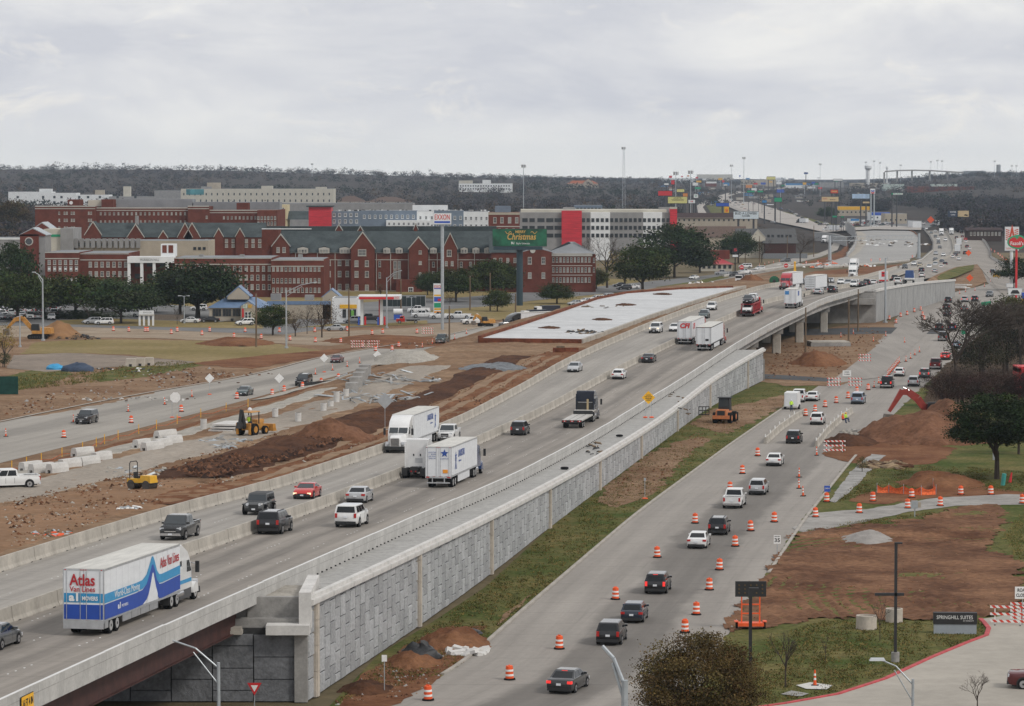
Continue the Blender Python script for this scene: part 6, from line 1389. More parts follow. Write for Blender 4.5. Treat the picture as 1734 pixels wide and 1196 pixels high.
# white sheeted pad behind the barrier
def Pp(x,y):
 z=5.0
 for _ in range(30):p=G(x,y,z);z=.5*z+.5*(zd(p.y)+.25)
 p.z=z;return p
pad=[(812,573),(985,575),(1040,556),(1100,534),(1180,508),(1262,484),(1240,487),(1150,490),(1060,497),(1010,507),(930,535),(870,555)]
PD=[Pp(*p)for p in pad];r=thing('sheeted_pad','large white sheeted construction pad with rust-brown edges beside the southbound lanes','construction pad',(PD[0].x,PD[0].y,0));c0=Vector((PD[0].x,PD[0].y,0))
m=MB();m.add([p-c0 for p in PD],[tuple(range(len(PD)))],pmat('white_sheeting',(.50,.505,.505),.7,.10,.12,bump=.1,stretch=(.35,1.4,1),fine=(.5,.14)));o=m.build('sheeting',r)
if o.data.polygons[0].normal.z<0:o.data.flip_normals()
RST=pmat('rusty_form',(.16,.055,.03),.9,.3,.8,fine=(2,.3))
for i in range(len(PD)):
 a,b=PD[i]-c0,PD[(i+1)%len(PD)]-c0;d=b-a;n_=max(1,int(d.length/6))
 for k in range(n_):
  p,q=a.lerp(b,k/n_),a.lerp(b,(k+1)/n_);m=MB();dz=Vector((0,0,1));up=.45 if i>=6 else .06
  nn=Vector((d.y,-d.x,0)).normalized()*.3
  m.add([p-dz*3.5+nn,q-dz*3.5+nn,q+dz*up+nn,p+dz*up+nn,p-dz*3.5-nn,q-dz*3.5-nn,q+dz*up-nn,p+dz*up-nn],[(0,1,2,3),(3,2,6,7),(5,4,7,6),(1,5,6,2),(4,0,3,7)],RST if i>=6 or i==0 else M['concrete']);m.build('edge_form',r)
for x,y in((930,555),(1060,516),(1122,498),(1020,541)):
 p=Pp(x,y);o=heap(x,y,3.6,6,.3,M['dirt_dark'],{930:'small brown heap near the front of the white pad',1060:'long red-brown heap midway along the white pad',1122:'red-brown heap at the back of the white pad',1020:'small red-brown heap near the barrier on the white pad'}[x],fn=Pp,seed=x*.1)
rubble(1040,520,14,12,7,[M['wood'],M['concrete_old']],.35,'boards lying on the white pad',fn=Pp,long=2.5,h=.1)
m=MB();m.box(-2.2,2.2,-.7,.7,0,.9,RST);m.box(-1.6,-.2,-.5,.5,.9,1.2,M['wood']);o=m.build('rebar_stack');o.location=E(958,598);tag(o,'rusty red rebar stack on the brown earth in front of the pad','rebar')
# tapered crossing slabs: mid pad line
# low concrete barriers on the frontage road with white posts
def low_wall(pts,label):
 P=[G(*p)for p in pts];r=thing('low_barrier_wall',label,'barrier',P[0]);Q=[]
 for a,b in zip(P[:-1],P[1:]):
  n_=max(1,int((b-a).length/6));Q+=[a.lerp(b,k/n_)for k in range(n_)]
 Q.append(P[-1])
 for i,(a,b)in enumerate(zip(Q[:-1],Q[1:])):
  d=b-a;m=MB();m.prism([(-.3,0),(.3,0),(.16,.3),(.12,.85),(-.12,.85),(-.16,.3)],'x',.02,d.length-.02,M['concrete']);o=m.build('segment',r);o.location=a-P[0]+Vector((0,0,.04));o.rotation_euler=(0,0,math.atan2(d.y,d.x))
  m=MB();m.cyl((0,0,.85),(0,0,1.25),.07,M['stripe_w'],6);o=m.build('delineator',r);o.location=a-P[0]+Vector((0,0,.04))
low_wall([(1296,752),(1320,730),(1345,712),(1362,702)],'low concrete barrier wall with white markers left of the black SUV')
low_wall([(1382,758),(1400,735),(1425,712),(1442,700)],'low concrete barrier wall with white markers beside the earth heap')
# precast barrier blocks on the gravel
BP=[(-.45,0),(-.2,0),(-.2,.35),(.2,.35),(.2,0),(.45,0),(.45,.5),(.3,1.0),(-.3,1.0),(-.45,.5)]
for i,(x,y,L_,rz)in enumerate(((258,762,3.6,62),(280,742,4.0,63),(292,752,3.2,62),(275,757,3.4,66),(240,758,3.0,66),(172,780,3.0,62),(150,788,3.2,60),(118,792,3.2,60),(97,800,3.0,62),(70,800,3.4,58),(52,797,3.2,60),(140,772,3.4,60))):
 m=MB();m.prism(BP,'x',-L_/2,L_/2,M['concrete_new']);o=m.build('precast_block');p=E(x,y);o.location=p;o.rotation_euler=(0,0,R(rz));tag(o,'pale hollow precast concrete block lying along the gravel track','concrete block','precast blocks along the gravel track')
for i in range(3):
 m=MB();m.box(-1.6,1.6,-3,3,.35*i,.35*i+.2,M['concrete_new']);o=m.build('concrete_plate');o.location=E(388,728)+Vector((.1*i,.2*i,0));o.rotation_euler=(0,0,R(-18+3*i));tag(o,('bottom','middle','top')[i]+' concrete plate of the flat stack behind the backhoe','concrete plate')
for i,(x,y,k)in enumerate(((505,714,1),(548,697,1),(570,682,1.4),(586,672,1),(600,664,1),(345,728,1.2),(466,706,1),(560,690,.8))):
 m=MB();m.cyl((0,0,0),(0,0,1.15*k),.42,M['concrete_new'],14);m.cyl((0,0,1.15*k),(0,0,1.15*k+.01),.33,M['black'],14);o=m.build('concrete_pipe');o.location=E(x,y);tag(o,'upright grey concrete pipe standing on the west works','pipe','upright concrete pipes on the west works')
r=thing('retaining_stub','stepped grey block wall at the edge of the gravel slope','wall',E(612,650))
for i,(x,y)in enumerate(((596,664),(603,655),(608,648),(613,642),(618,637))):
 m=MB();m.box(-.9,.9,-1.6,1.6,-.3,1.4+.1*i,M['concrete_old']);o=m.build('block',r);o.location=E(x,y)-Vector(r.location)
m=MB();m.box(-9,9,-.15,.15,0,.7,M['black']);o=m.build('steel_beam');o.location=G(560,652)+Vector((0,0,.1));o.rotation_euler=(0,0,R(58));tag(o,'long black steel beam lying beside the drums on the west frontage road','beam')
# yellow capped rods and netting along the future wall
r=thing('rod_fence','row of yellow-capped rods with sagging orange netting along the red trench','fence',E(60,790));r0_=Vector(r.location)
pts=[(20,800),(45,793),(70,786),(105,776),(140,766),(163,758),(177,752),(200,745),(235,735),(265,727),(300,718),(340,707),(383,697),(420,690)]
for i,(x,y)in enumerate(pts):
 p=E(x,y)-r0_;m=MB();m.cyl(p,p+Vector((0,0,1.3)),.05,SY_,6);m.build('rod',r)
 if i+1<len(pts):
  q=E(*pts[i+1])-r0_;m=MB();m.tube([p+Vector((0,0,.5)),p.lerp(q,.5)+Vector((0,0,.2)),q+Vector((0,0,.5))],.05,pmat('dull_netting',(.42,.13,.06),.9,.3,2),4);m.build('netting',r)
# orange netting fence near driveway
r=thing('netting_fence','sagging orange safety netting in front of the low red heap','fence',G(1500,838));r0_=Vector(r.location)
pts=[(1485,836),(1505,836),(1530,838),(1560,840),(1585,839),(1580,828)]
for i,(x,y)in enumerate(pts):
 p=G(x,y)-r0_;m=MB();m.cyl(p,p+Vector((0,0,1.2)),.03,M['galv'],5);m.build('rod',r)
 if i+1<len(pts):
  q=G(*pts[i+1])-r0_;m=MB();secs=[]
  for k in range(7):c=p.lerp(q,k/6);s_=.35*math.sin(math.pi*k/6);secs.append([c+Vector((0,0,.02)),c+Vector((.1*fbm(k,i,.7),.1,.45-s_*.3)),c+Vector((0,0,1.0-s_))])
  m.loft(secs,M['orange_mesh'],closed=False);m.build('netting',r)
# tyres and timber on the concrete strip
for x,y,lb in((1049,738,'dark tyre lying on the concrete strip beside the parapet'),(956,793,'black tyre lying further along the concrete strip')):
 m=MB();T=Matrix.Rotation(R(8),4,'X')
 for k in range(14):
  pass
 secs=[[((.32+.13*math.cos(b))*math.cos(a),(.32+.13*math.cos(b))*math.sin(a),.13+.13*math.sin(b))for b in np.linspace(0,2*math.pi,9)[:-1]]for a in np.linspace(0,2*math.pi,17)]
 m.loft(secs,M['rubber'],caps=False);o=m.build('tyre',sm=50);o.location=D(x,y);o.location.z-=.12;tag(o,lb,'tyre')
rubble(1010,765,2.4,26,16,[M['black'],M['wood']],.2,'odd dark offcuts lying on the concrete strip',fn=lambda x,y:D(x,y),long=2.2,h=.03)
rubble(1150,680,2.4,50,16,[M['black'],M['wood']],.2,'dark offcuts lying on the far concrete strip',fn=lambda x,y:D(x,y),long=2.2,h=.03)
# black plastic bundles, tarps, fence
def lump(x,y,w,d,h,mat,label,fn=G,name='plastic_bundle',cat='bundle',seed=1.0):
 c=fn(x,y);v=[];f=[];n=12;k=8
 for i in range(k+1):
  ph=math.pi/2*i/k
  for j in range(n):
   th=2*math.pi*j/n;s_=1+.3*fbm(math.cos(th)*2,math.sin(th)*2+i*.5,1,3,seed);v.append((w/2*s_*math.cos(ph)*math.cos(th),d/2*s_*math.cos(ph)*math.sin(th),h*math.sin(ph)*(1+.3*fbm(th,ph,1.5,2,seed))))
 for i in range(k):
  for j in range(n):f.append((i*n+j,i*n+(j+1)%n,(i+1)*n+(j+1)%n,(i+1)*n+j))
 me=bpy.data.meshes.new(name);me.from_pydata(v,[],f);me.materials.append(mat);me.shade_smooth();me.set_sharp_from_angle(angle=R(40));o=link(name,me);o.location=c;return tag(o,label,cat)
lump(712,1118,3.2,3.0,1.2,M['tarp_black'],'heap of crumpled black plastic at the verge edge',seed=1.2)
lump(792,1075,2.2,2.5,.5,M['tarp_black'],'flat crumpled black plastic sheet beside the kerb',seed=2.3)
lump(133,629,6.4,4,1.5,pmat('tarp_navy',(.03,.05,.09),.7,.2,1,bump=.1),'dark blue tarpaulin over a long pile on the old pavement',name='tarpaulin',cat='tarpaulin',seed=3.4)
lump(94,626,3.6,2.6,1.0,pmat('tarp_sky',(.04,.30,.55),.6,.15,1,bump=.05),'bright blue wrapped pile beside the dark tarpaulin',name='tarpaulin',cat='tarpaulin',seed=4.4)
for x,w,y in((222,1.9,621),(238,1.7,620),(253,1.6,619)):
 m=MB();m.box(-w/2,w/2,-.9,.9,0,1.5,M['buff'],top=(.92,.9));m.box(-.25,.25,-.96,-.9,0,.5,M['black']);o=m.build('concrete_vault');o.location=G(x,y);tag(o,'beige precast concrete vault standing beside the grass','concrete vault','precast vaults beside the grass')
r=thing('screen_fence','dark green screened fence panel at the edge of the grassy dirt','fence',G(0,668))
for i in range(3):m=MB();m.box(-9+i*4,-5.06+i*4,-.05,.05,.0,2.9,pmat('green_screen',(.02,.06,.05),.85,.2,1));m.build('screen_panel',r);m=MB();m.cyl((-9+i*4,0,0),(-9+i*4,0,3.1),.06,M['galv'],6);m.build('post',r)
for x,y,s_ in((1467,1066,.95),(1514,1054,.8)):
 m=MB();lathe(m,[(.85*s_,0),(.85*s_,1.1),(.7*s_,1.12),(.68*s_,.4)],M['buff'],18);o=m.build('manhole_ring',sm=40);o.location=G(x,y);tag(o,'buff concrete manhole ring standing on the edge of the hotel lawn','concrete ring','manhole rings at the lawn edge')
cones([(1380,1163)],'lone orange cone on the pale concrete pad in the hotel lawn',None)
# utility cabinet, pipes
r=thing('utility_box','grey utility box on a post beside the lot driveway','utility box',G(1549,876));m=MB();m.box(-.05,.05,-.05,.05,0,1.2,M['galv']);m.build('post',r);m=MB();m.box(-.35,.3,-.15,.15,.9,1.7,M['galv']);m.build('box',r);m=MB();m.box(.32,.62,-.12,.12,1.0,1.55,M['beige']);m.build('meter',r)
r=thing('utility_box','grey meter box on a post beside the live oak trunk','utility box',G(1686,796));m=MB();m.box(-.05,.05,-.05,.05,0,1.6,M['galv']);m.build('post',r);m=MB();m.box(-.35,.35,-.15,.15,1.2,2.1,M['galv']);m.build('box',r)
m=MB();m.cyl((0,0,0),(.15,-.1,1.4),.25,pmat('teal_pipe',(.05,.3,.27),.5,.1),12);o=m.build('pipe_stub');o.location=G(1698,823);tag(o,'teal pipe stub standing beside the live oak','pipe')
m=MB();m.cyl((0,0,0),(.2,0,1.2),.2,M['red'],10,.08);o=m.build('red_cone');o.location=G(1710,818);tag(o,'plain red marker cone beside the teal pipe','cone')
for x,y,lb in((1268,552,'pale concrete foundation slab under the overpass edge'),):pass
m=MB();m.box(-4.2,4.2,-3,3,0,.8,M['concrete_old']);m.box(-4,4,-2.8,2.8,.8,1.05,M['concrete']);o=m.build('foundation_slab');o.location=G(1402,586);o.rotation_euler=(0,0,R(6));tag(o,'long low concrete foundation slab between the wooden poles','concrete slab')
for i,(x,y)in enumerate(((1604,486),(1614,483),(1610,488))):
 m=MB();m.box(-6,6,-1.6,1.6,0,.35,M['concrete_new']);o=m.build('concrete_plank');o.location=G(x,y,.6);o.rotation_euler=(0,0,R(-38));tag(o,'pale concrete beam stacked on the gore island','concrete beam','concrete beams on the gore island')
# cargo trailer with truck
v=Veh();m=v.part('box',30);m.box(-2.2,2.0,-1.05,1.05,.45,2.55,M['white'],top=(.96,.94));m=v.part('rear_door');m.box(-2.24,-2.2,-.9,.9,.5,2.4,M['trailer'])
for x in(-.5,.4):
 for s_ in(-1,1):wheel(v,x,s_*1.05,.33,.22)
o=v.make('cargo_trailer');p=G(1339,694,.04);hd_=head(xFL,p.y);f_=Vector((math.cos(hd_),math.sin(hd_),0));o.location=p+f_*2.2;o.rotation_euler=(0,0,hd_);tag(o,'white enclosed cargo trailer behind a white pickup on the frontage road','trailer')
place_car('pickup','white',1350,682,'white pickup pulling the enclosed cargo trailer',where=.04,line_=xFL)

# ---- loose clods and grass tufts: too many to count
def scatter(pts,n,proj,seed):
 g=random.Random(seed);xs=[p[0]for p in pts];ys=[p[1]for p in pts];out=[];far=min(ys)
 while len(out)<n:
  x,y=g.uniform(min(xs),max(xs)),g.uniform(min(ys),max(ys))
  if inpoly(x,y,pts)and nz(x,y,.05,seed)>g.uniform(-.5,.3):out.append(proj(x,y))
 return out
def clods(pts,n,label,mats,proj=G,s0=.05,s1=.22,seed=1,dz=.03):
 m=MB();P=scatter(pts,n,proj,seed)
 for p in P:
  s_=random.uniform(s0,s1)*random.random()**.6+.03;T=Matrix.Translation(p+Vector((0,0,dz)))@Matrix.Rotation(random.uniform(0,6.28),4,'Z');a=[random.uniform(.6,1.2)for _ in range(5)]
  m.add([(-s_*a[0],-s_*.6,0),(s_*a[1],-s_*.5,0),(s_*.5,s_*a[2],0),(-s_*.6,s_*a[3],0),(s_*.1,0,s_*a[4]*.9)],[(0,1,4),(1,2,4),(2,3,4),(3,0,4)],random.choice(mats),T)
 return tag(m.build('clods'),label,'clods',kind='stuff')
DM=[M['dirt_dark'],M['dirt_red'],DH,M['dirt']]
clods([(1250,1050),(1300,975),(1400,895),(1620,862),(1690,870),(1680,930),(1734,960),(1734,1040),(1500,1050)],2600,'loose clods of soil over the rutted red lot',DM,seed=1,s1=.16)
clods([(20,930),(250,860),(360,825),(620,755),(620,700),(440,740),(230,800),(0,850)],2600,'loose clods and stones over the western embankment',DM+[M['gravel']],E,.06,.26,2)
clods([(640,740),(640,690),(860,610),(970,590),(960,612),(860,668),(740,722)],1200,'stones and clods on the brown slope before the pad',DM,E,.08,.3,3)
clods([(0,710),(215,670),(430,634),(330,622),(150,650),(0,690)],500,'clods and scraps on the dirt left of the west frontage road',DM+[M['concrete_old']],G,.1,.4,4)
clods([(560,1196),(620,1140),(740,1060),(820,1062),(790,1110),(700,1180)],700,'clods on the bare verge below the near wall',DM+[M['concrete_old']],G,.04,.16,5)
clods([(1300,640),(1400,650),(1500,575),(1470,550),(1300,590)],700,'clods on the bare ground under the overpass',DM,G,.1,.4,6)
clods([(1010,850),(1100,770),(1280,685),(1330,672),(1200,745),(1110,835)],900,'clods on the rutted verge by the loader',DM,G,.05,.2,7)
def tufts(pts,n,label,seed=1,h=(.06,.17),proj=G):
 g=np.random.default_rng(seed);P=scatter(pts,n,proj,seed);V=[];T=[]
 for p in P:
  tone=g.uniform(.6,1.35)*np.array((1.0,1.0,1.0)if g.random()<.62 else(2.0,1.35,1.6))
  for _ in range(4):
   a=g.uniform(0,6.28);d=np.array((math.cos(a),math.sin(a),0))*.05;H_=g.uniform(*h);lean=np.array((g.normal()*.12,g.normal()*.12,H_));b=np.array(p)+np.array((g.normal()*.14,g.normal()*.14,0));V+=[b-d,b+d,b+d*.3+lean,b-d*.3+lean];T+=[tone]*4
 me=mesh_from('grass_tufts',np.array(V),np.array(T),attr_mat('tuft',(.10,.105,.032)),len(V)//4);return tag(link('grass_tufts',me),label,'grass',kind='stuff')
clods([(292,802),(440,766),(560,738),(600,745),(480,786),(345,820)],1500,'dark broken clods crowning the long windrow',[M['dirt_dark'],pmat('black_clod',(.04,.025,.02),.97,.2),DH],E,.12,.5,8,.55)
# ================================================================ MACHINES
def seg_box(m,a,b,w,h0,h1,mat):
 """tapered boom member from a to b in the XZ plane"""
 a,b=Vector(a),Vector(b);d=(b-a).normalized();n=Vector((-d.z,0,d.x));sec=lambda p,h:[p+n*h/2+Vector((0,w/2,0)),p+n*h/2-Vector((0,w/2,0)),p-n*h/2-Vector((0,w/2,0)),p-n*h/2+Vector((0,w/2,0))]
 m.loft([sec(a,h0),sec(b,h1)],mat)
def excavator(loc,yaw,mat,label,boom,stick,bucket,dark=None,s=1.0):
 r=thing('excavator',label,'excavator',loc,yaw);r.scale=(s,)*3
 for s_ in(-1,1):
  m=MB();pr=[(-2.1,.35),(-1.85,.05),(1.85,.05),(2.1,.35),(2.1,.6),(1.85,.9),(-1.85,.9),(-2.1,.6)];m.prism(pr,'y',s_*1.25-.3,s_*1.25+.3,M['rubber']);o=m.build('track',r,30)
  for k in range(7):
   q=MB();q.cyl((-1.5+k*.5,s_*1.25-.32,.42),(-1.5+k*.5,s_*1.25+.32,.42),.2,M['black'],8);q.build('roller',o)
 m=MB();m.box(-1.2,1.2,-.7,.7,.5,1.05,M['black']);m.build('undercarriage',r)
 m=MB();m.box(-2.7,1.2,-1.35,1.35,1.1,1.75,mat,top=(.98,.97));m.box(-2.75,-.6,-1.3,1.3,1.75,2.35,mat,top=(.95,.95));m.build('body',r)
 m=MB();m.box(-2.9,-2.3,-1.3,1.3,1.15,2.1,dark or mat,top=(.8,.95));m.build('counterweight',r)
 m=MB();m.box(-.3,1.3,.35,1.3,1.75,3.1,M['black'],top=(.85,.92));o=m.build('cab',r)
 q=MB();q.box(-.1,1.18,1.28,1.32,2.1,2.9,M['glass_tr']);q.box(1.2,1.34,.45,1.2,2.0,2.95,M['glass_tr']);q.build('cab_window',o)
 m=MB();pts=[(.9,0,1.5)]+boom
 for a,b,h0,h1 in zip(pts[:-1],pts[1:],(.8,.95,.85),(.95,.85,.6)):seg_box(m,a,b,.42,h0,h1,mat)
 m.build('boom',r)
 m=MB();seg_box(m,stick[0],stick[1],.38,.75,.4,mat);m.build('stick',r)
 m=MB();a=Vector(boom[0]);m.cyl((1.2,0,1.3),tuple(a+Vector((0,0,-.3))),.09,M['chrome'],8);m.cyl(tuple(Vector(boom[0])+Vector((0,0,.5))),tuple(Vector(stick[0])+Vector((-.1,0,.35))),.09,M['chrome'],8);m.build('hydraulic_ram',r)
 b=Vector(bucket);m=MB();pr=[(b.x-.55,b.z+.35),(b.x+.45,b.z+.4),(b.x+.6,b.z-.1),(b.x+.35,b.z-.7),(b.x-.2,b.z-.95),(b.x-.75,b.z-.75)];m.prism(pr,'y',-.55,.55,pmat('bucket_steel',(.14,.115,.095),.7,.2,2));m.build('bucket',r)
 return r
excavator(G(66,574),R(8),M['cat'],'yellow tracked excavator with a dark boom on the far dirt lot',[(3.4,0,4.3),(-4.2+9,0,4.0)],((4.8,0,4.1),(6.6,0,2.2)),(6.9,0,1.6),s=1.05)
bpy.data.objects[CH and[o.name for o in COL.objects if o.get('label','').startswith('yellow tracked')][0]].rotation_euler.z=R(175)
EXR=pmat('excavator_red',(.27,.035,.024),.45,.15,2)
excavator(G(1585,722),R(185),EXR,'red excavator reaching its arm over the big earth heap',[(2.4,0,3.5),(3.6,0,4.35),(4.5,0,4.3)],((4.3,0,4.55),(6.0,0,1.9)),(6.1,0,1.2),s=1.12)
# backhoe loader with operator
r=thing('backhoe_loader','yellow backhoe loader working beside the gravel track','backhoe',E(424,737),R(62));r.scale=(1.0,)*3
m=MB();m.box(-1.2,2.4,-.5,.5,.7,1.5,M['cat'],top=(.96,.9));m.build('body',r)
m=MB();m.box(.9,2.5,-.48,.48,1.5,1.9,M['cat'],top=(.9,.9));m.build('hood',r)
for xx,rr,ww in((-.7,.78,.5),(1.9,.55,.38)):
 for s_ in(-1,1):
  m=MB();m.cyl((xx,s_*.75,rr),(xx,s_*(.75+ww),rr),rr,M['rubber'],16);o=m.build('wheel',r,40);q=MB();q.cyl((xx,s_*(.75+ww),rr),(xx,s_*(.77+ww),rr),rr*.55,M['cat'],12);q.build('rim',o)
for xx,yy in((-1.0,-.75),(-1.0,.75),(.8,-.75),(.8,.75)):m=MB();m.box(xx-.05,xx+.05,yy-.05,yy+.05,1.4,2.9,M['black']);m.build('cab_post',r)
m=MB();m.box(-1.15,.95,-.85,.85,2.88,3.0,M['cat'],top=(.95,.95));m.build('cab_roof',r)
m=MB();m.ball((-.1,0,3.2),.28,M['plate'],8);m.build('beacon',r)
m=MB();seg_box(m,(2.2,0,1.2),(3.6,0,.8),1.0,.2,.2,M['cat']);m.build('loader_arm',r);m=MB();m.prism([(3.5,.3),(4.4,.3),(4.2,.7),(4.1,1.2),(3.5,1.2)],'y',-1.1,1.1,M['cat']);m.build('loader_bucket',r)
m=MB();seg_box(m,(-1.3,0,.9),(-2.0,0,3.2),.35,.5,.35,M['black']);m.build('boom',r);m=MB();seg_box(m,(-2.0,0,3.3),(-2.5,0,1.6),.28,.4,.25,M['black']);m.build('stick',r);m=MB();m.prism([(-2.9,1.0),(-2.2,1.0),(-2.2,1.7),(-2.6,1.8)],'y',-.3,.3,M['black']);m.build('bucket',r)
for s_ in(-1,1):m=MB();m.box(-1.7,-1.4,s_*.9-.12,s_*.9+.12,.2,1.6,M['cat']);m.build('stabiliser',r)
# roller
r=thing('ride_on_roller','small yellow ride-on roller with a tall black roll bar','roller',E(241,829),R(-35));r.scale=(1.15,)*3
for xx in(-.85,.85):m=MB();m.cyl((xx,-.55,.42),(xx,.55,.42),.42,pmat('drum_steel',(.09,.085,.08),.4,.2,metal=.5),20);m.build('drum',r,40)
m=MB();m.box(.1,1.35,-.5,.5,.62,1.25,M['yellow'],top=(.85,.9));m.build('engine_hood',r);m=MB();m.box(-1.3,.1,-.52,.52,.6,.95,M['yellow']);m.build('rear_body',r);m=MB();m.box(.2,1.4,-.55,.55,.55,.64,M['black']);m.box(-1.35,.0,-.55,.55,.5,.6,M['black']);m.build('chassis',r)
m=MB();m.box(-.7,-.25,-.25,.25,.95,1.15,M['black']);m.box(-.8,-.68,-.25,.25,1.0,1.5,M['black']);m.build('seat',r);m=MB();m.cyl((.0,0,.95),(-.12,0,1.35),.03,M['black'],6);m.cyl((-.12,0,1.34),(-.14,0,1.38),.17,M['black'],12);m.build('steering_wheel',r)
m=MB();m.tube([(-1.0,-.5,.9),(-1.0,-.5,2.25),(-1.0,-.38,2.4),(-1.0,.38,2.4),(-1.0,.5,2.25),(-1.0,.5,.9)],.04,M['black']);m.build('roll_bar',r)
# wheel loader from the front
r=thing('wheel_loader','orange wheel loader facing away on the bare verge','loader',G(1227,716),R(75));LO=pmat('loader_orange',(.50,.17,.06),.5,.15,2);r.scale=(1.1,)*3
m=MB();m.box(-2.4,.2,-.8,.8,.8,1.8,LO,top=(.95,.85));m.box(-2.5,-2.3,-1.1,1.1,.65,1.1,LO);m.build('engine_body',r);m=MB();m.box(-2.44,-2.36,-.5,.5,1.0,1.7,M['black']);m.build('grille',r)
m=MB();m.box(-.5,.9,-.75,.75,1.6,3.2,M['black'],top=(.9,.92));o=m.build('cab',r);q=MB();q.box(-.53,-.46,-.6,.6,2.1,3.0,M['glass_tr']);q.build('cab_window',o);m=MB();m.box(-.6,1.0,-.85,.85,3.2,3.32,M['black']);m.build('cab_roof',r)
m=MB();m.box(.2,2.2,-.6,.6,.7,1.4,LO);m.build('front_frame',r)
for xx in(-1.3,1.5):
 for s_ in(-1,1):m=MB();m.cyl((xx,s_*.72,.72),(xx,s_*1.22,.72),.72,M['rubber'],16);o=m.build('wheel',r,40);q=MB();q.cyl((xx,s_*1.22,.72),(xx,s_*1.24,.72),.36,LO,12);q.build('rim',o)
m=MB();seg_box(m,(1.4,0,1.5),(3.0,0,.6),.9,.35,.3,LO);m.build('loader_arm',r);m=MB();m.box(3.0,3.2,-1.2,1.2,.1,1.2,M['black']);m.build('bucket',r)
r=thing('fork_carriage','black pallet fork carriage lying beside the orange loader','fork attachment',G(1192,704))
for k in range(4):m=MB();m.box(-.75+k*.5-.05,-.75+k*.5+.05,-.05,.05,.0,1.35,M['black']);m.build('upright',r)
for z in(.15,.75,1.3):m=MB();m.box(-.8,.8,.051,.12,z-.06,z+.06,M['black']);m.build('bar',r)
# small digger on trailer
excavator(G(822,553),R(200),M['cat'],'small tan digger on a trailer behind the white pickup',[(2.2,0,3.2),(3.2,0,3.6)],((3.1,0,3.7),(4.0,0,2.0)),(4.0,0,1.4),s=.75)
r=thing('cable_reel','green cable reel on a stand beside the oncoming red truck','reel',G(1311,486,4.0));m=MB();m.cyl((0,-.5,1.7),(0,.5,1.7),1.4,pmat('green_machine',(.01,.11,.05),.6,.25),18);m.cyl((0,-.7,1.7),(0,.7,1.7),.45,M['black'],12);m.build('reel',r);m=MB();m.box(-1.5,1.5,-.5,.5,.3,.8,M['black']);m.build('frame',r)
r=thing('arrow_post','yellow works lamp post beside the no-entry sign','lamp',G(1346,462));m=MB();m.box(-.5,.5,-.4,.4,.0,3.4,SY_,top=(.5,.5));m.build('tower',r);m=MB();m.ball((0,0,3.7),.45,SY_,8);m.build('lamp',r)
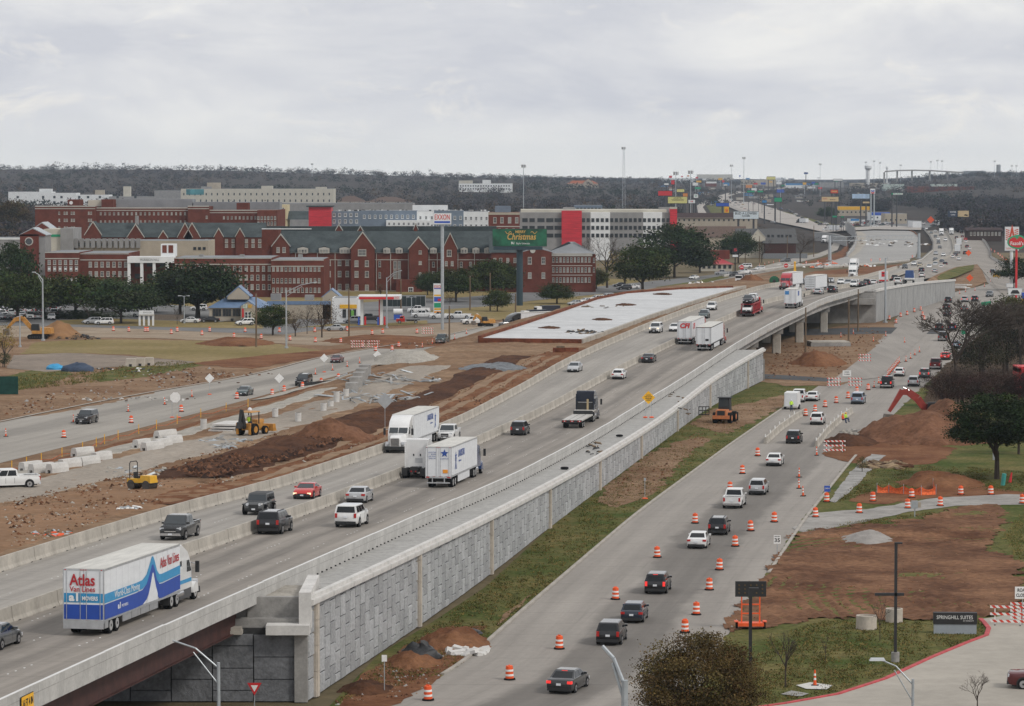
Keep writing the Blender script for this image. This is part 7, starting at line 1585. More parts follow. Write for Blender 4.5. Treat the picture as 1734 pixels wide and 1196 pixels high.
# ================================================================ PEOPLE
def person(loc,yaw,label,pose='stand',vest=None,hat=None):
 V={'pelvis':(0,0,.95),'waist':(0,0,1.1),'chest':(0,0,1.38),'neck':(0,0,1.52),'head':(.02,0,1.64),'top':(.02,0,1.76),
   'lhip':(0,.1,.9),'lknee':(.04,.11,.5),'lank':(0,.12,.09),'ltoe':(.16,.13,.04),'rhip':(0,-.1,.9),'rknee':(.02,-.11,.5),'rank':(-.03,-.12,.09),'rtoe':(.13,-.13,.04),
   'lsh':(0,.2,1.42),'lel':(.02,.27,1.14),'lha':(.14,.25,.9),'rsh':(0,-.2,1.42),'rel':(.02,-.27,1.14),'rha':(.12,-.26,.9)}
 if pose=='sit':
  for k in('lknee','rknee'):V[k]=(.45,V[k][1],.93-.4)
  dz=-.42
  for k in list(V):
   if k not in('lknee','rknee','lank','rank','ltoe','rtoe'):V[k]=(V[k][0],V[k][1],V[k][2]+dz)
  for k,y in(('lank',.12),('rank',-.12)):V[k]=(.5,y,.1)
  for k,y in(('ltoe',.13),('rtoe',-.13)):V[k]=(.66,y,.05)
  V['lha']=(.35,.2,.62);V['rha']=(.35,-.2,.62)
 RD=dict(pelvis=.15,waist=.145,chest=.17,neck=.065,head=.105,top=.08,lhip=.1,rhip=.1,lknee=.07,rknee=.07,lank=.05,rank=.05,ltoe=.045,rtoe=.045,lsh=.085,rsh=.085,lel=.055,rel=.055,lha=.045,rha=.045)
 ED=[('pelvis','waist'),('waist','chest'),('chest','neck'),('neck','head'),('head','top'),('pelvis','lhip'),('lhip','lknee'),('lknee','lank'),('lank','ltoe'),('pelvis','rhip'),('rhip','rknee'),('rknee','rank'),('rank','rtoe'),('chest','lsh'),('lsh','lel'),('lel','lha'),('chest','rsh'),('rsh','rel'),('rel','rha')]
 ks=list(V);me=bpy.data.meshes.new('figure');me.from_pydata([V[k]for k in ks],[(ks.index(a),ks.index(b))for a,b in ED],[]);o=bpy.data.objects.new('figure',me)
 sk=o.modifiers.new('skin','SKIN');ly=me.skin_vertices[0]if me.skin_vertices else me.attributes.new('skin','FLOAT','POINT')
 if not me.skin_vertices:
  COL.objects.link(o);bpy.context.view_layer.objects.active=o;bpy.ops.object.skin_root_mark()if False else None;COL.objects.unlink(o)
 try:
  for i,k in enumerate(ks):me.skin_vertices[0].data[i].radius=(RD[k],RD[k])
  me.skin_vertices[0].data[0].use_root=True
 except Exception:pass
 o.modifiers.new('sub','SUBSURF').levels=1
 m2=to_mesh(o)
 if len(m2.polygons)<20: # skin data unavailable: grow limbs as tapered lofts welded into one mesh
  b=MB()
  for a,c in ED:b.cyl(V[a],V[c],RD[a],M['denim'],8,RD[c]);b.ball(V[c],RD[c],M['denim'],8)
  m2=b.mesh('person')
 m2.materials.clear()
 for mt in(M['denim'],vest or M['hi_vis'],M['skin'],M['black']):m2.materials.append(mt)
 zz_=-.42 if pose=='sit' else 0
 for p in m2.polygons:
  c=p.center
  p.material_index=3 if c.z<.12 else(2 if c.z>1.52+zz_ else(1 if c.z>1.02+zz_ and abs(c.y)<.32 and c.x<.25 else(2 if abs(c.y)>.2 and c.z<1.02+zz_ and c.z>.7+zz_ and c.x>.05 else 0)))
  p.use_smooth=True
 r=link('person',m2);r.location=loc;r.rotation_euler=(0,0,yaw);tag(r,label,'person')
 h=MB();z0=1.66+zz_;h.ball((.02,0,z0+.03),.135,hat or M['plate'],10,sz=(1.05,1,.85));h.box(-.12,.2,-.12,.12,z0-.005,z0+.015,hat or M['plate']);h.build('hard_hat',r,50)
 return r
person(G(1340,697,.04),R(-70),'person in a bright yellow-green vest standing behind the white cargo trailer')
person(G(1427,717,.9),R(-30),'person in an orange vest and yellow hard hat sitting on the low barrier wall','sit',vest=M['orange'],hat=SY_)
person(G(1432,715,.9),R(-40),'person in a yellow hard hat sitting beside the orange-vested person','sit',vest=M['hi_vis'],hat=SY_)
person(G(420,549),R(-90),'person in a hi-vis top outside the restaurant door',hat=M['black'])
p_=E(424,737);person(p_+Vector((-.15,-.3,1.15)),R(62),'person in a hi-vis vest seated inside the backhoe cab','sit')
# ================================================================ BUILDINGS
WCACHE={}
def win_mesh(w,h,style):
 k=(round(w,2),round(h,2),style)
 if k in WCACHE:return WCACHE[k]
 m=MB();fm={'pale':M['stone'],'white':M['wall_white'],'dark':M['black'],'plain':M['win'],'open':M['concrete_old'],'spandrel':M['stone']}[style];gm=M['win_pale']if style in('pale','spandrel')else M['win']
 f=min(.18,w*.14)
 m.box(-w/2,w/2,-.10,.05,-h/2,-h/2+f,fm);m.box(-w/2,w/2,-.08,.05,h/2-f,h/2,fm);m.box(-w/2,-w/2+f,-.08,.05,-h/2+f,h/2-f,fm);m.box(w/2-f,w/2,-.08,.05,-h/2+f,h/2-f,fm)
 m.box(-w/2+f,w/2-f,-.03,.02,-h/2+f,h/2-f,gm)
 if style in('pale','white')and w>.9:m.box(-.04,.04,-.05,-.03,-h/2+f,h/2-f,fm)
 if style in('pale','white'):m.box(-w/2+f,w/2-f,-.05,-.03,-.04,.04,fm);m.box(-w/2-.1,w/2+.1,-.16,.05,-h/2-.12,-h/2,fm)
 if style=='spandrel':m.box(-w/2+f,w/2-f,-.06,-.02,-h*.18,h*.18,M['wall_white'])
 WCACHE[k]=m.mesh('window');return WCACHE[k]
class Bld:
 """a building facing the camera: pixel columns and rows on a front plane at distance Y"""
 def __init__(s,name,label,Y,xc,cat='building',base=None):
  if base:q=GH(xc,base);Y=q.y
  s.z0=q.z if base else 0.0
  s.Y=Y;s.k=Y/FPX;s.o=Vector((at(xc,600,Y).x,Y,s.z0));s.r=thing(name,label,cat,s.o)
 def X(s,x):return at(x,450,s.Y).x-s.o.x
 def Z(s,y):return at(867,y,s.Y).z-s.z0
 def box(s,name,x0,x1,yt,depth,mat,yb=None,dy=0.0,roof=None,top=None,par=None):
  m=MB();z1=s.Z(yt);z0=-2*(s.z0 != 0)if yb is None else s.Z(yb);m.box(s.X(x0),s.X(x1),dy,dy+depth,z0,z1,mat,top=top)
  if roof:m.box(s.X(x0)+.4,s.X(x1)-.4,dy+.4,dy+depth-.4,z1,z1+.05,roof)
  return m.build(name,par or s.r)
 def band(s,name,x0,x1,y0,y1,mat,proud=.12,dy=0.0):
  m=MB();m.box(s.X(x0),s.X(x1),dy-proud,dy+.05,s.Z(y1),s.Z(y0),mat);return m.build(name,s.r)
 def wins(s,xs,ys,w,h,style,dy=0.0):
  me=win_mesh(w*s.k,h*s.k,style)
  for y in ys:
   for x in xs:o=link('window',me,s.r);o.location=(s.X(x),dy-.04,s.Z(y))
 def gable(s,x0,x1,ya,ye,depth,roofm,wallm,yb=None,dy=0.0,trim=True,name='gable'):
  """gabled wall facing the camera with a roof running back"""
  xm=(x0+x1)/2;a,b,c=s.X(x0),s.X(x1),s.X(xm);ze,za=s.Z(ye),s.Z(ya);z0=0 if yb is None else s.Z(yb)
  m=MB();m.prism([(a,z0),(b,z0),(b,ze),(c,za),(a,ze)],'y',dy,dy+.6,wallm);m.build(name,s.r)
  m=MB();m.prism([(a-.3,ze-.2),(c,za+.1),(b+.3,ze-.2),(b+.3,ze),(c,za+.4),(a-.3,ze)],'y',dy+.25,dy+depth,roofm);m.build('gable_roof',s.r)
  if trim:m=MB();m.prism([(a-.3,ze-.25),(c,za+.0),(b+.3,ze-.25),(b+.3,ze+.12),(c,za+.5),(a-.3,ze+.12)],'y',dy-.15,dy+.24,M['stone']);m.build('gable_trim',s.r)
 def roof(s,x0,x1,yr,ye,depth,mat,dy=0.0,hip=0.0,over=.4,name='roof'):
  """pitched roof with its ridge parallel to the front"""
  a,b=s.X(x0)-over,s.X(x1)+over;ze,zr=s.Z(ye),s.Z(yr);h=hip;m=MB();y0,y1,ym=dy-over,dy+depth+over,dy+depth/2
  v=[(a,y0,ze),(b,y0,ze),(b,y1,ze),(a,y1,ze),(a+h,ym,zr),(b-h,ym,zr)];m.add(v,[(0,1,5,4),(2,3,4,5),(1,2,5),(3,0,4),(3,2,1,0)],mat);return m.build(name,s.r)
def rng(a,b,n):return list(np.linspace(a,b,n))
# brick hall with white portico
B=Bld('brick_hall','long three-storey red brick hall with a pale columned portico',935,310)
B.box('wall',78,136,427.5,30,M['brick'],roof=M['roof_gray'],dy=-2);B.box('wall',136,218,429,28,M['brick'],roof=M['roof_gray']);B.box('wall',294,462,437,28,M['brick'],roof=M['roof_gray']);B.box('wall',460,549,440,30,M['brick'],roof=M['roof_gray'],dy=-2)
for x0,x1,y0,d in((78,136,437,-2),(136,218,439.5,0),(294,460,447,0),(460,549,450,-2)):B.band('string_course',x0,x1,y0,y0+1.6,M['stone'],dy=d);B.band('parapet_cap',x0,x1,y0-10,y0-8.8,M['stone'],dy=d)
B.wins(rng(85,131,6),(444,),5,7.5,'pale',dy=-2);B.wins(rng(85,131,6),(455,475),5,9,'spandrel',dy=-2)
B.wins(rng(153,213,7),(448,464,480),5.5,9,'pale');B.wins(rng(300,456,17),(455,470,486),5,9,'pale');B.wins(rng(464,541,12),(455,475,491),4,8,'pale',dy=-2)
B.box('portico_back',218,294,437,6,M['brick'],dy=1.5);B.wins((233,254,276),(448,468),12,8,'dark',dy=1.5)
B.box('entablature',217,295,434.5,6.5,M['wall_white'],yb=445,dy=-2);text('MORRISON HALL',1.1,M['wall_gray'],'lettering',B.r,frame((B.X(255),-2.05,B.Z(440)),(1,0,0)),width=5.5)
for x in(219.5,241,262,284):B.box('column',x-2.4,x+2.4,445,1.0,M['wall_white'],dy=-1.8)
B.box('roof_tower',270,294,414,6,M['wall_white'],yb=435,dy=4);B.band('tower_panel',272.5,280,416,429,M['brick'],dy=4);B.band('tower_panel',283,291,416,429,M['brick'],dy=4)
for x in(170,205,330,400,500):B.box('roof_unit',x,x+7,B and 433,3,M['wall_gray'],yb=438,dy=12)
# ribbed concrete block behind it
B=Bld('concrete_wing','pale ribbed concrete building with a sloping flat roof behind the brick hall',1000,230)
B.box('wall',128,353,408,22,M['beige'],roof=M['roof_gray']);B.box('wall',105,126,386.5,20,M['wall_gray'],dy=-3);B.box('wall',76,105,388,20,M['cream'],dy=-2);B.band('sign_band',80,104,397,401,M['green_sign'],dy=-2)
for x in rng(130,235,12):B.box('rib',x-3.6,x+3.0,404,1.0,M['wall_gray'],yb=420,dy=-.9)
B.wins(rng(135,232,11),(414,),2.6,6,'plain',dy=-.2);B.wins((330,338,346),(421,),5,5,'dark')
# brick tower with round window
B=Bld('brick_tower','square red brick tower with a round window and sloping metal top',960,55);B.box('wall',34,66,397,12,M['brick2']);B.box('side_wall',66,77,397,12,M['wall_gray'],dy=.3);B.gable(34,77,388,398,12,M['galv'],M['brick2'],yb=400,trim=False)
m=MB();m.cyl((B.X(49.5),-.3,B.Z(409)),(B.X(49.5),.05,B.Z(409)),1.25,M['stone'],20);m.cyl((B.X(49.5),-.35,B.Z(409)),(B.X(49.5),-.29,B.Z(409)),.95,M['win'],20);m.build('round_window',B.r);B.band('string_course',34,66,448,449.5,M['stone'])
B=Bld('brick_gable','small red brick gable with a metal roof behind the brick tower',1010,68);B.gable(58,84,378.5,387,14,M['galv'],M['brick2'],trim=False)
B=Bld('grey_annex','low pale grey annex building left of the brick tower',1000,5);B.box('wall',-30,36,404,25,M['wall_gray'],roof=M['roof_gray']);B.band('cornice',-30,36,403,406,M['wall_white'])
# middle slate-roofed hall with gables
B=Bld('slate_hall','slate-roofed red brick hall with small white-edged gables',1080,300);B.box('wall',150,445,402,18,M['brick']);B.roof(148,446,378,402,18,M['roof'])
for x0,x1,ya,ye in((145,172,377,398),(217,244,381,402),(302,326,379,402),(313,339,379,402),(270,284,392,403),(364,378,388,401),(400,414,388,401)):B.gable(x0,x1,ya,ye,9,M['roof'],M['brick'],dy=-1.0)
m=MB();m.box(B.X(227.5),B.X(232),3,6,B.Z(385),B.Z(366),M['wall_gray']);m.build('chimney',B.r);B.wins(rng(350,440,9),(408,416),5,6,'pale')
# long flat brick hall
B=Bld('flat_brick_hall','long flat-roofed red brick residence hall with pale cornice lines',1250,260)
B.box('wall',60,162,350,40,M['brick']);B.box('wall',162,320,353,40,M['brick'],dy=4);B.box('wall',318,354,350,40,M['brick'],dy=1);B.box('wall',354,470,356,40,M['brick'],dy=4)
B.box('wing',438,472,356,10,M['brick'],dy=-6);B.wins(rng(440,468,6),(369,378),3.4,6,'pale',dy=-6)
for x0,x1,y0,d in((60,162,350,0),(162,320,353,4),(318,354,350,1),(354,470,357,4)):B.band('cornice',x0,x1,y0-1.4,y0+.4,M['stone'],dy=d);B.band('cornice',x0,x1,y0+3.0,y0+4.2,M['stone'],dy=d)
B.wins((101,110,114,122,126,151,155),(361,373,386),2.6,4.8,'pale');B.wins(rng(169,312,20),(362,376,388),2.8,4.8,'pale',dy=4);B.wins((350,),(368,),3,5,'pale',dy=1);B.wins(rng(378,465,14),(369,382),2.8,4.8,'pale',dy=4)
B.box('penthouse',108,128,338.5,12,M['brick'],yb=350,dy=12);B.box('penthouse',144,168,339.5,8,M['cream'],yb=350,dy=10);B.box('penthouse',168,188,338,9,M['brick'],yb=352,dy=8);B.box('penthouse',188,318,338,14,M['roof_gray'],yb=352,dy=18);B.box('penthouse',320,468,343,14,M['roof_gray'],yb=356,dy=18);B.box('penthouse',398,418,344,8,M['brick'],yb=357,dy=8)
m=MB();m.cyl((B.X(114),11.8,B.Z(344)),(B.X(114),12,B.Z(344)),.7,M['wall_white'],14);m.build('clock_face',B.r)
# big gabled dormitory
B=Bld('gabled_dormitory','large red brick dormitory with steep slate roof and white-edged gables',985,650)
B.box('wall',455,832,427,20,M['brick']);B.roof(455,835,392.5,428,20,M['roof']);B.box('end_tower',444,472,388,12,M['brick'],dy=-1);B.band('tower_cap',444,528,386.8,388.4,M['wall_white'],dy=-1)
B.gable(462,491,398,417,12,M['roof'],M['brick'],dy=-2.2);B.gable(595,635,394.5,421,13,M['roof'],M['brick'],dy=-3);B.gable(693,725,402.5,421.5,12,M['roof'],M['brick'],dy=-2.5);B.gable(751,774,396,421.5,12,M['roof'],M['brick'],dy=-2.8)
for y0,y1 in((427.5,428.8),(439.5,440.7)):
 for x0,x1 in((491,595),(635,693),(725,751),(774,832)):B.band('string_course',x0,x1,y0,y1,M['stone'])
for x in(500,537,567,637,661,691,726,740,775,803):B.band('downpipe',x,x+1,428,494,M['stone'],proud=.2)
for x in(513,549,584):B.gable(x-9,x+9,418.5,420.5,8,M['roof'],M['stone'],yb=429,dy=-.5,trim=False,name='dormer');B.wins((x-5,x,x+5),(425.5,),4,6,'pale',dy=-.6)
for x in(655,676,734,786,806,826):B.gable(x-6,x+6,419,421,8,M['roof'],M['stone'],yb=429,dy=-.5,trim=False,name='dormer');B.wins((x-2.5,x+2.5),(425.5,),4,6,'pale',dy=-.6)
B.wins((472,482),(423,),5.5,9,'pale',dy=-2.2);B.wins((614,),(427.5,),14,11,'pale',dy=-3);B.wins((604.5,622),(446,464,487),6.5,10.5,'pale',dy=-3);B.wins((557,575,588),(445,464,486),6,10,'pale');B.wins((643,),(447,466),4,10,'pale');B.wins((712,),(427,445,464),5,6,'pale',dy=-2.5);B.wins((761,),(428.5,),8,11,'pale',dy=-2.8);B.wins((756,766),(446,463),4.5,8,'pale',dy=-2.8);B.wins((669,676),(449,465),5.5,14,'pale');B.wins((734,781,797,812),(448,464),4.5,9,'pale');B.wins((499,512,525),(446,464,484),5,9,'pale')
B.box('stone_base',570,693,492,3,M['beige'],dy=-3.2);B.box('porch',672,716,473,8,M['brick'],dy=-8);B.wins((697,),(491,),8,12,'white',dy=-8)
for x,w,ya in((567,10,383.5),(604,9,386.5),(700,6,382)):B.gable(x-w/2,x+w/2,ya,ya+9,5,M['roof'],M['brick'],yb=396,dy=24)
B.box('rear_wing',440,840,386,4,M['roof'],yb=395,dy=30)
# east dormitory block with hip roof
B=Bld('hipped_dormitory','red brick dormitory with a grey hipped roof and three window rows',975,950)
B.box('wall',934,1003,430,30,M['brick']);B.band('cornice',934,1003,429,434,M['stone'],proud=.3);B.roof(932,1006,411,430,26,M['roof_gray'],hip=8);B.gable(884,934,420,427,14,M['roof_gray'],M['brick'],dy=-3,trim=False);B.box('link',832,886,428,14,M['brick']);B.roof(830,888,398,428,18,M['roof'])
for y0 in(449.5,465.5):B.band('string_course',934,1003,y0,y0+1.1,M['stone'])
B.wins(rng(937,998,11),(440,457,474),3.6,8,'pale');B.wins((897,920),(441,),6.5,12,'pale',dy=-3);B.wins((897,920),(466,),6,10,'pale',dy=-3);B.wins((838,848,860,872),(441,458),5,8,'pale');m=MB();m.cyl((B.X(902),-3.4,B.Z(424)),(B.X(902),-3,B.Z(424)),.8,M['stone'],14);m.build('roundel',B.r)
B.box('end_wall',1003,1009,432,20,M['brick'],dy=1);B.wins((1006,),(441,457),3,8,'pale',dy=1)
# crenellated brick block
B=Bld('arched_brick_block','brick block with pale tracery arches and a blue-grey roof box',1250,853);B.box('wall',827,880,360,20,M['brick2']);B.band('frieze',827,880,360,364,M['beige']);B.wins((838,850,863,875),(373,),5.5,10,'pale');B.band('string_course',827,880,383,384.5,M['stone']);B.box('roof_box',838,865,349.5,8,M['wall_blue'],yb=360,dy=6);B.wins((834,846,858,870),(390,),4,6,'pale')
# parking garage
B=Bld('parking_garage','long grey and white parking garage with red panel towers',1350,1010)
for x0,x1,mt in((880,908,M['wall_gray']),(908,952,M['wall_gray']),(985,1000,M['wall_gray']),(1000,1033,M['wall_white']),(1033,1089,M['wall_gray']),(1089,1121,M['wall_white']),(1121,1134,M['wall_gray'])):B.box('wall',x0,x1,360,40,mt)
B.box('parapet_roof',882,1130,355.5,30,M['cream'],yb=361,dy=8);B.box('red_tower',951,985,357,8,M['red_panel'],dy=-1.5);B.box('red_tower',1134,1146,353,8,M['red_panel'],dy=-1.5);B.band('tower_cap',1134,1146,350.5,354,M['cream'],dy=-1.5)
for y in(373,386,399):B.wins((889,901),(y,),9,6.5,'plain');B.wins((916,931,945),(y,),12,6.5,'plain');B.wins(rng(988,1131,19),(y,),5.2,6.5,'plain')
for x in(955,1120):B.box('stair_box',x,x+20,352,8,M['wall_gray'],yb=360,dy=20)
B=Bld('glass_block','blue-grey block with a flat roof behind the parking garage',1600,996);B.box('wall',973,1020,348,20,M['wall_blue'],roof=M['roof_gray']);B.wins(rng(978,1015,7),(354,),4,4,'plain')
# apartment row
B=Bld('apartment_row','row of blue-grey and white apartments with a red corner block',1420,660)
for x0,x1,yt,mt in((562,610,358,M['wall_blue']),(610,655,357,M['wall_blue']),(655,706,357,M['wall_blue']),(706,735,358,M['wall_white']),(735,785,357,M['wall_blue']),(785,828,359,M['wall_white'])):B.box('wall',x0,x1,yt,30,mt,roof=M['roof_gray'])
B.box('red_block',524,562,350,14,M['red_panel'],dy=-4);B.box('red_roof',520,564,348.5,18,M['roof'],yb=350.5,dy=-5);B.box('white_wing',655,730,373,8,M['wall_white'],dy=-6);B.box('white_sign_wall',697,757,348,3,M['wall_white'],yb=358,dy=14)
B.wins(rng(566,604,5),(364,375),4.4,6,'white');B.wins(rng(617,700,10),(367,),4,6,'white');B.wins(rng(660,726,9),(379,),4,5,'white',dy=-6);B.wins(rng(712,780,8),(369,383),4,6,'white');B.wins(rng(789,824,5),(370,383),4,6,'white')
for i in range(60):x=random.uniform(565,825);B.box('roof_unit',x,x+3.5,355.8,1.5,random.choice((M['wall_white'],M['black'],M['wall_gray'])),yb=358.5,dy=random.uniform(4,20))
B=Bld('cream_house','pale yellow building with grey roof behind the flat brick hall',1450,470);B.box('wall',445,487,347,16,pmat('pale_yellow',(.58,.50,.32),.85,.06));B.box('wall',420,450,350,14,M['wall_gray']);B.wins((453,462,471,480),(354,364),3,5,'white');B.roof(486,525,358,372,18,M['roof'])
B=Bld('long_flat_block','long grey flat-roofed block behind the apartments',1600,640);B.box('wall',470,700,344.5,30,M['wall_gray'],roof=M['roof_gray'])
# white block with mural
B=Bld('white_block','big white block with rows of tiny windows and a teal mural',1720,437,base=362);B.box('wall',307,565,320,40,M['cream'],roof=M['roof_gray']);B.band('mural',316,346,320.5,330,pmat('mural_teal',(.06,.22,.25),.7,.4,.12));B.wins(rng(312,558,27),(329,340),2.1,4,'plain');B.box('stair_box',350,372,309.5,8,M['beige'],yb=320,dy=8);B.box('stair_box',442,461,315,8,M['cream'],yb=320,dy=8);B.box('stair_box',534,552,317,8,M['cream'],yb=321,dy=8);B.box('stair_box',340,358,316,6,M['wall_gray'],yb=320,dy=6)
# white terraces at the far left
B=Bld('white_terrace','row of white flat-roofed apartments beyond the campus',1800,160,base=352)
for x0,x1,yt,mt in((15,88,325,M['wall_white']),(88,130,327,M['wall_white']),(130,185,330,M['wall_white']),(185,262,333,M['wall_gray']),(262,306,323,M['wall_gray'])):B.box('wall',x0,x1,yt,30,mt,roof=M['roof_gray'])
B.wins((31,74,93,105,135,150,170,200,230),(334,343),4,4,'dark');B.box('roof_box',66,87,320,8,M['wall_white'],yb=326,dy=6);B.box('roof_box',208,220,316,8,M['cream'],yb=333,dy=8);B.box('roof_box',160,175,322,8,M['beige'],yb=331,dy=8)
B=Bld('brown_roof_row','row of brown hip-roofed apartments behind the white block',1950,630,base=353);B.box('wall',566,697,342,24,M['beige']);B.roof(564,622,332,343,24,pmat('brown_shingle',(.12,.085,.07),.9,.15),hip=14);B.roof(618,698,333.5,342.5,26,pmat('brown_shingle',(.12,.085,.07),.9,.15),hip=18);B.wins(rng(572,692,22),(346,),2.2,3,'plain')
B=Bld('hill_office','distant white office block on the wooded slope',2700,822,base=326);B.box('wall',777,868,311,40,M['wall_white'],roof=M['roof_gray']);B.box('wing',777,800,306,40,M['cream'],dy=2);B.box('wing',817,831,305,30,M['wall_white'],dy=4);B.wins(rng(780,862,20),(315,320),2.2,2.2,'plain')
B=Bld('hill_villa','distant villa with terracotta roof on the wooded slope',2800,986,base=319);B.box('wall',959,1013,311,30,M['beige']);B.roof(959,1014,306,312,30,pmat('terracotta',(.3,.10,.05),.9,.1),hip=10);B.gable(988,1004,303.5,309,20,pmat('terracotta',(.3,.10,.05),.9,.1),M['beige'],dy=-3,trim=False);B.wins(rng(962,1010,9),(316,),3,3,'plain')
# restaurant and shop with blue metal roof
B=Bld('sandwich_restaurant','tan single-storey sandwich restaurant with a blue-grey metal roof',780,420);B.box('wall',354,452,521,14,M['beige']);B.roof(353,454,505,521.5,14,M['blue_roof'],hip=4);B.gable(383,420,488,503,8,M['blue_roof'],M['beige'],yb=508,dy=3,trim=False);B.gable(409,433,511,518,6,M['blue_roof'],M['beige'],dy=-2.5,trim=False)
text('SUB',1.3,pmat('sign_pale',(.6,.7,.6),.5,.05),'lettering',B.r,frame((B.X(416),-2.65,B.Z(518.5)),(1,0,0)),width=1.1,bold=.05,shear=.2);text('WAY',1.3,M['yellow'],'lettering',B.r,frame((B.X(424.5),-2.65,B.Z(518.5)),(1,0,0)),width=1.1,bold=.05,shear=.2)
for x in(367,384,401):B.wins((x-5,x,x+5),(529.5,),4.6,12,'dark')
B.wins((418,424),(533,),5,11,'white',dy=-2.5);B.band('poster',411,414,522,537,M['red'],dy=-2.5);m=MB();m.box(B.X(391.5),B.X(396),-2.2,-1.2,0,B.Z(539),M['black']);m.build('bin',B.r)
B=Bld('corner_shop','low flat-roofed shop with roof units beside the restaurant',790,505);B.box('wall',452,560,515,18,M['beige'],roof=M['roof_gray']);B.band('fascia',452,560,510,516,M['blue_roof']);B.box('roof_unit',456,473,499,3,M['wall_gray'],yb=510,dy=4);B.box('roof_unit',514,529,501,3,M['wall_gray'],yb=510,dy=4);B.gable(546,575,492,503,8,M['blue_roof'],M['beige'],dy=0,trim=False)
B=Bld('petrol_shop','white and yellow petrol station shop behind the pumps',770,590);B.box('wall',562,606,505,12,M['wall_white'],roof=M['roof_gray']);B.band('yellow_fascia',575,604,516,522.5,M['yellow'],dy=0);B.wins((583,592,600),(531,),6,14,'dark');B.band('green_poster',594,599,526,535,pmat('poster_green',(.2,.5,.1),.6,.1))
B=Bld('petrol_canopy','red and white petrol station canopy on white columns',755,640);B.box('canopy',606,678,501,9,M['wall_white'],yb=507.5);m=MB()
B.band('red_fascia',608,667,503,507,M['red'],proud=.1);text('EXXON',.8,M['red'],'lettering',B.r,frame((B.X(672),-.15,B.Z(504.5)),(1,0,0)),width=1.0)
for x in(612,645):B.box('column',x-2.5,x+2.5,507.5,.7,M['wall_white'],dy=2);B.box('pump',x+4,x+7,537,.8,M['red'],dy=2);B.box('pump',x-7,x-4,538,.8,M['blue'],dy=2)
B.box('column',640,643,507.5,.6,M['red'],dy=4)
r=thing('white_tank','white horizontal tank on a blue-banded stand by the pumps','tank',G(674,542));m=MB();m.cyl((-1.1,0,2.0),(1.1,0,2.0),.75,M['white'],14);m.build('tank',r);m=MB();m.box(-1.0,1.0,-.6,.6,0,1.3,M['blue']);m.build('stand',r)
# campus gate sign, screen wall, hedge box
r=thing('gate_monument','small white columned gate monument on the verge','monument',G(248,552));k=777/FPX
for x in(-11,-4,4,11):m=MB();m.box(x*k-.22,x*k+.22,-.3,.3,0,17*k,M['wall_white']);m.build('column',r)
m=MB();m.box(-12*k,12*k,-.5,.5,19*k,25*k,M['wall_white']);m.box(-12.5*k,12.5*k,-.55,.55,17*k,19*k,M['stone']);m.build('lintel',r);text('BAYLOR',.5,M['wall_gray'],'lettering',r,frame((.3,-.52,22*k),(1,0,0)),width=2.0)
B=Bld('screen_wall','plain beige screen wall beside the white gate monument',785,285,'wall');B.box('wall',261,310,533,.5,pmat('tan_block',(.22,.18,.145),.9,.1))
r=thing('hedge','long clipped dark hedge along the crowded car park','hedge',G(130,541));
# red-roofed diner, flats, motel
B=Bld('red_roof_diner','single-storey diner with a red pitched roof',1195,1220);B.box('wall',1188,1240,447,16,M['cream']);B.roof(1186,1242,435,448,16,pmat('red_roof',(.36,.03,.04),.6,.12),hip=7);B.roof(1196,1213,427,436,8,pmat('red_roof',(.36,.03,.04),.6,.12),dy=4,hip=2);B.box('false_front',1205,1238,425,5,M['brick2'],yb=440,dy=8);B.wins(rng(1192,1236,6),(452,),5,6,'dark')
B=Bld('gabled_flats','white two-storey flats with grey gabled roofs above dark carports',1390,1300);B.box('wall',1252,1347,407,24,M['cream']);B.roof(1250,1349,388,409,24,pmat('grey_shingle',(.10,.10,.10),.9,.15));B.gable(1270,1295,390,403,14,pmat('grey_shingle',(.10,.10,.10),.9,.15),M['cream'],yb=409,dy=-3);B.wins((1301,1308,1318,1324,1332,1338),(400,),4.5,4.5,'dark');B.box('carport',1294,1346,412,5,pmat('dark_red_wall',(.07,.035,.03),.9,.2),dy=-5);B.roof(1292,1348,405.5,412,6,pmat('grey_shingle',(.10,.10,.10),.9,.15),dy=-5);B.box('low_fence',1288,1362,428,.4,pmat('fence_grey',(.2,.21,.22),.8,.1),dy=-14)
B=Bld('gabled_flats','grey-roofed flats half hidden by the evergreen in front of the motel',1480,1200);B.box('wall',1165,1262,402,20,M['beige']);B.roof(1163,1264,384,402,22,pmat('brown_shingle',(.12,.085,.07),.9,.15))
B=Bld('brown_motel','long tan motel with a dark brown roof and yellow numeral sign behind',1650,1215);B.box('wall',1144,1282,369,16,M['beige']);B.roof(1142,1284,361,370,18,pmat('dark_brown_shingle',(.06,.042,.042),.9,.15));B.wins(rng(1150,1276,16),(373,),2.8,3.2,'plain')
# right edge: red entrance frame
p=G(1729,680);r=thing('red_entrance','bright red entrance frame of a building at the frame edge','building',p);m=MB();m.box(-.4,.0,0,6,0,5.2,M['red']);m.build('jamb',r);m=MB();m.box(-.4,8,0,6,4.5,5.4,M['red']);m.build('lintel',r);m=MB();m.box(0.0,8,4,6,0,4.5,pmat('dark_red_wall2',(.2,.01,.015),.7,.1));m.build('back_wall',r)
B=Bld('dark_strip_mall','low dark brown strip of shops behind the far ramp',1750,1665);B.box('wall',1640,1696,389.5,16,pmat('dark_brown_wall',(.06,.04,.035),.9,.15));B.roof(1638,1698,386,391,18,pmat('dark_brown_shingle',(.06,.042,.042),.9,.15));B.wins(rng(1644,1692,9),(396,),3.4,6,'pale')
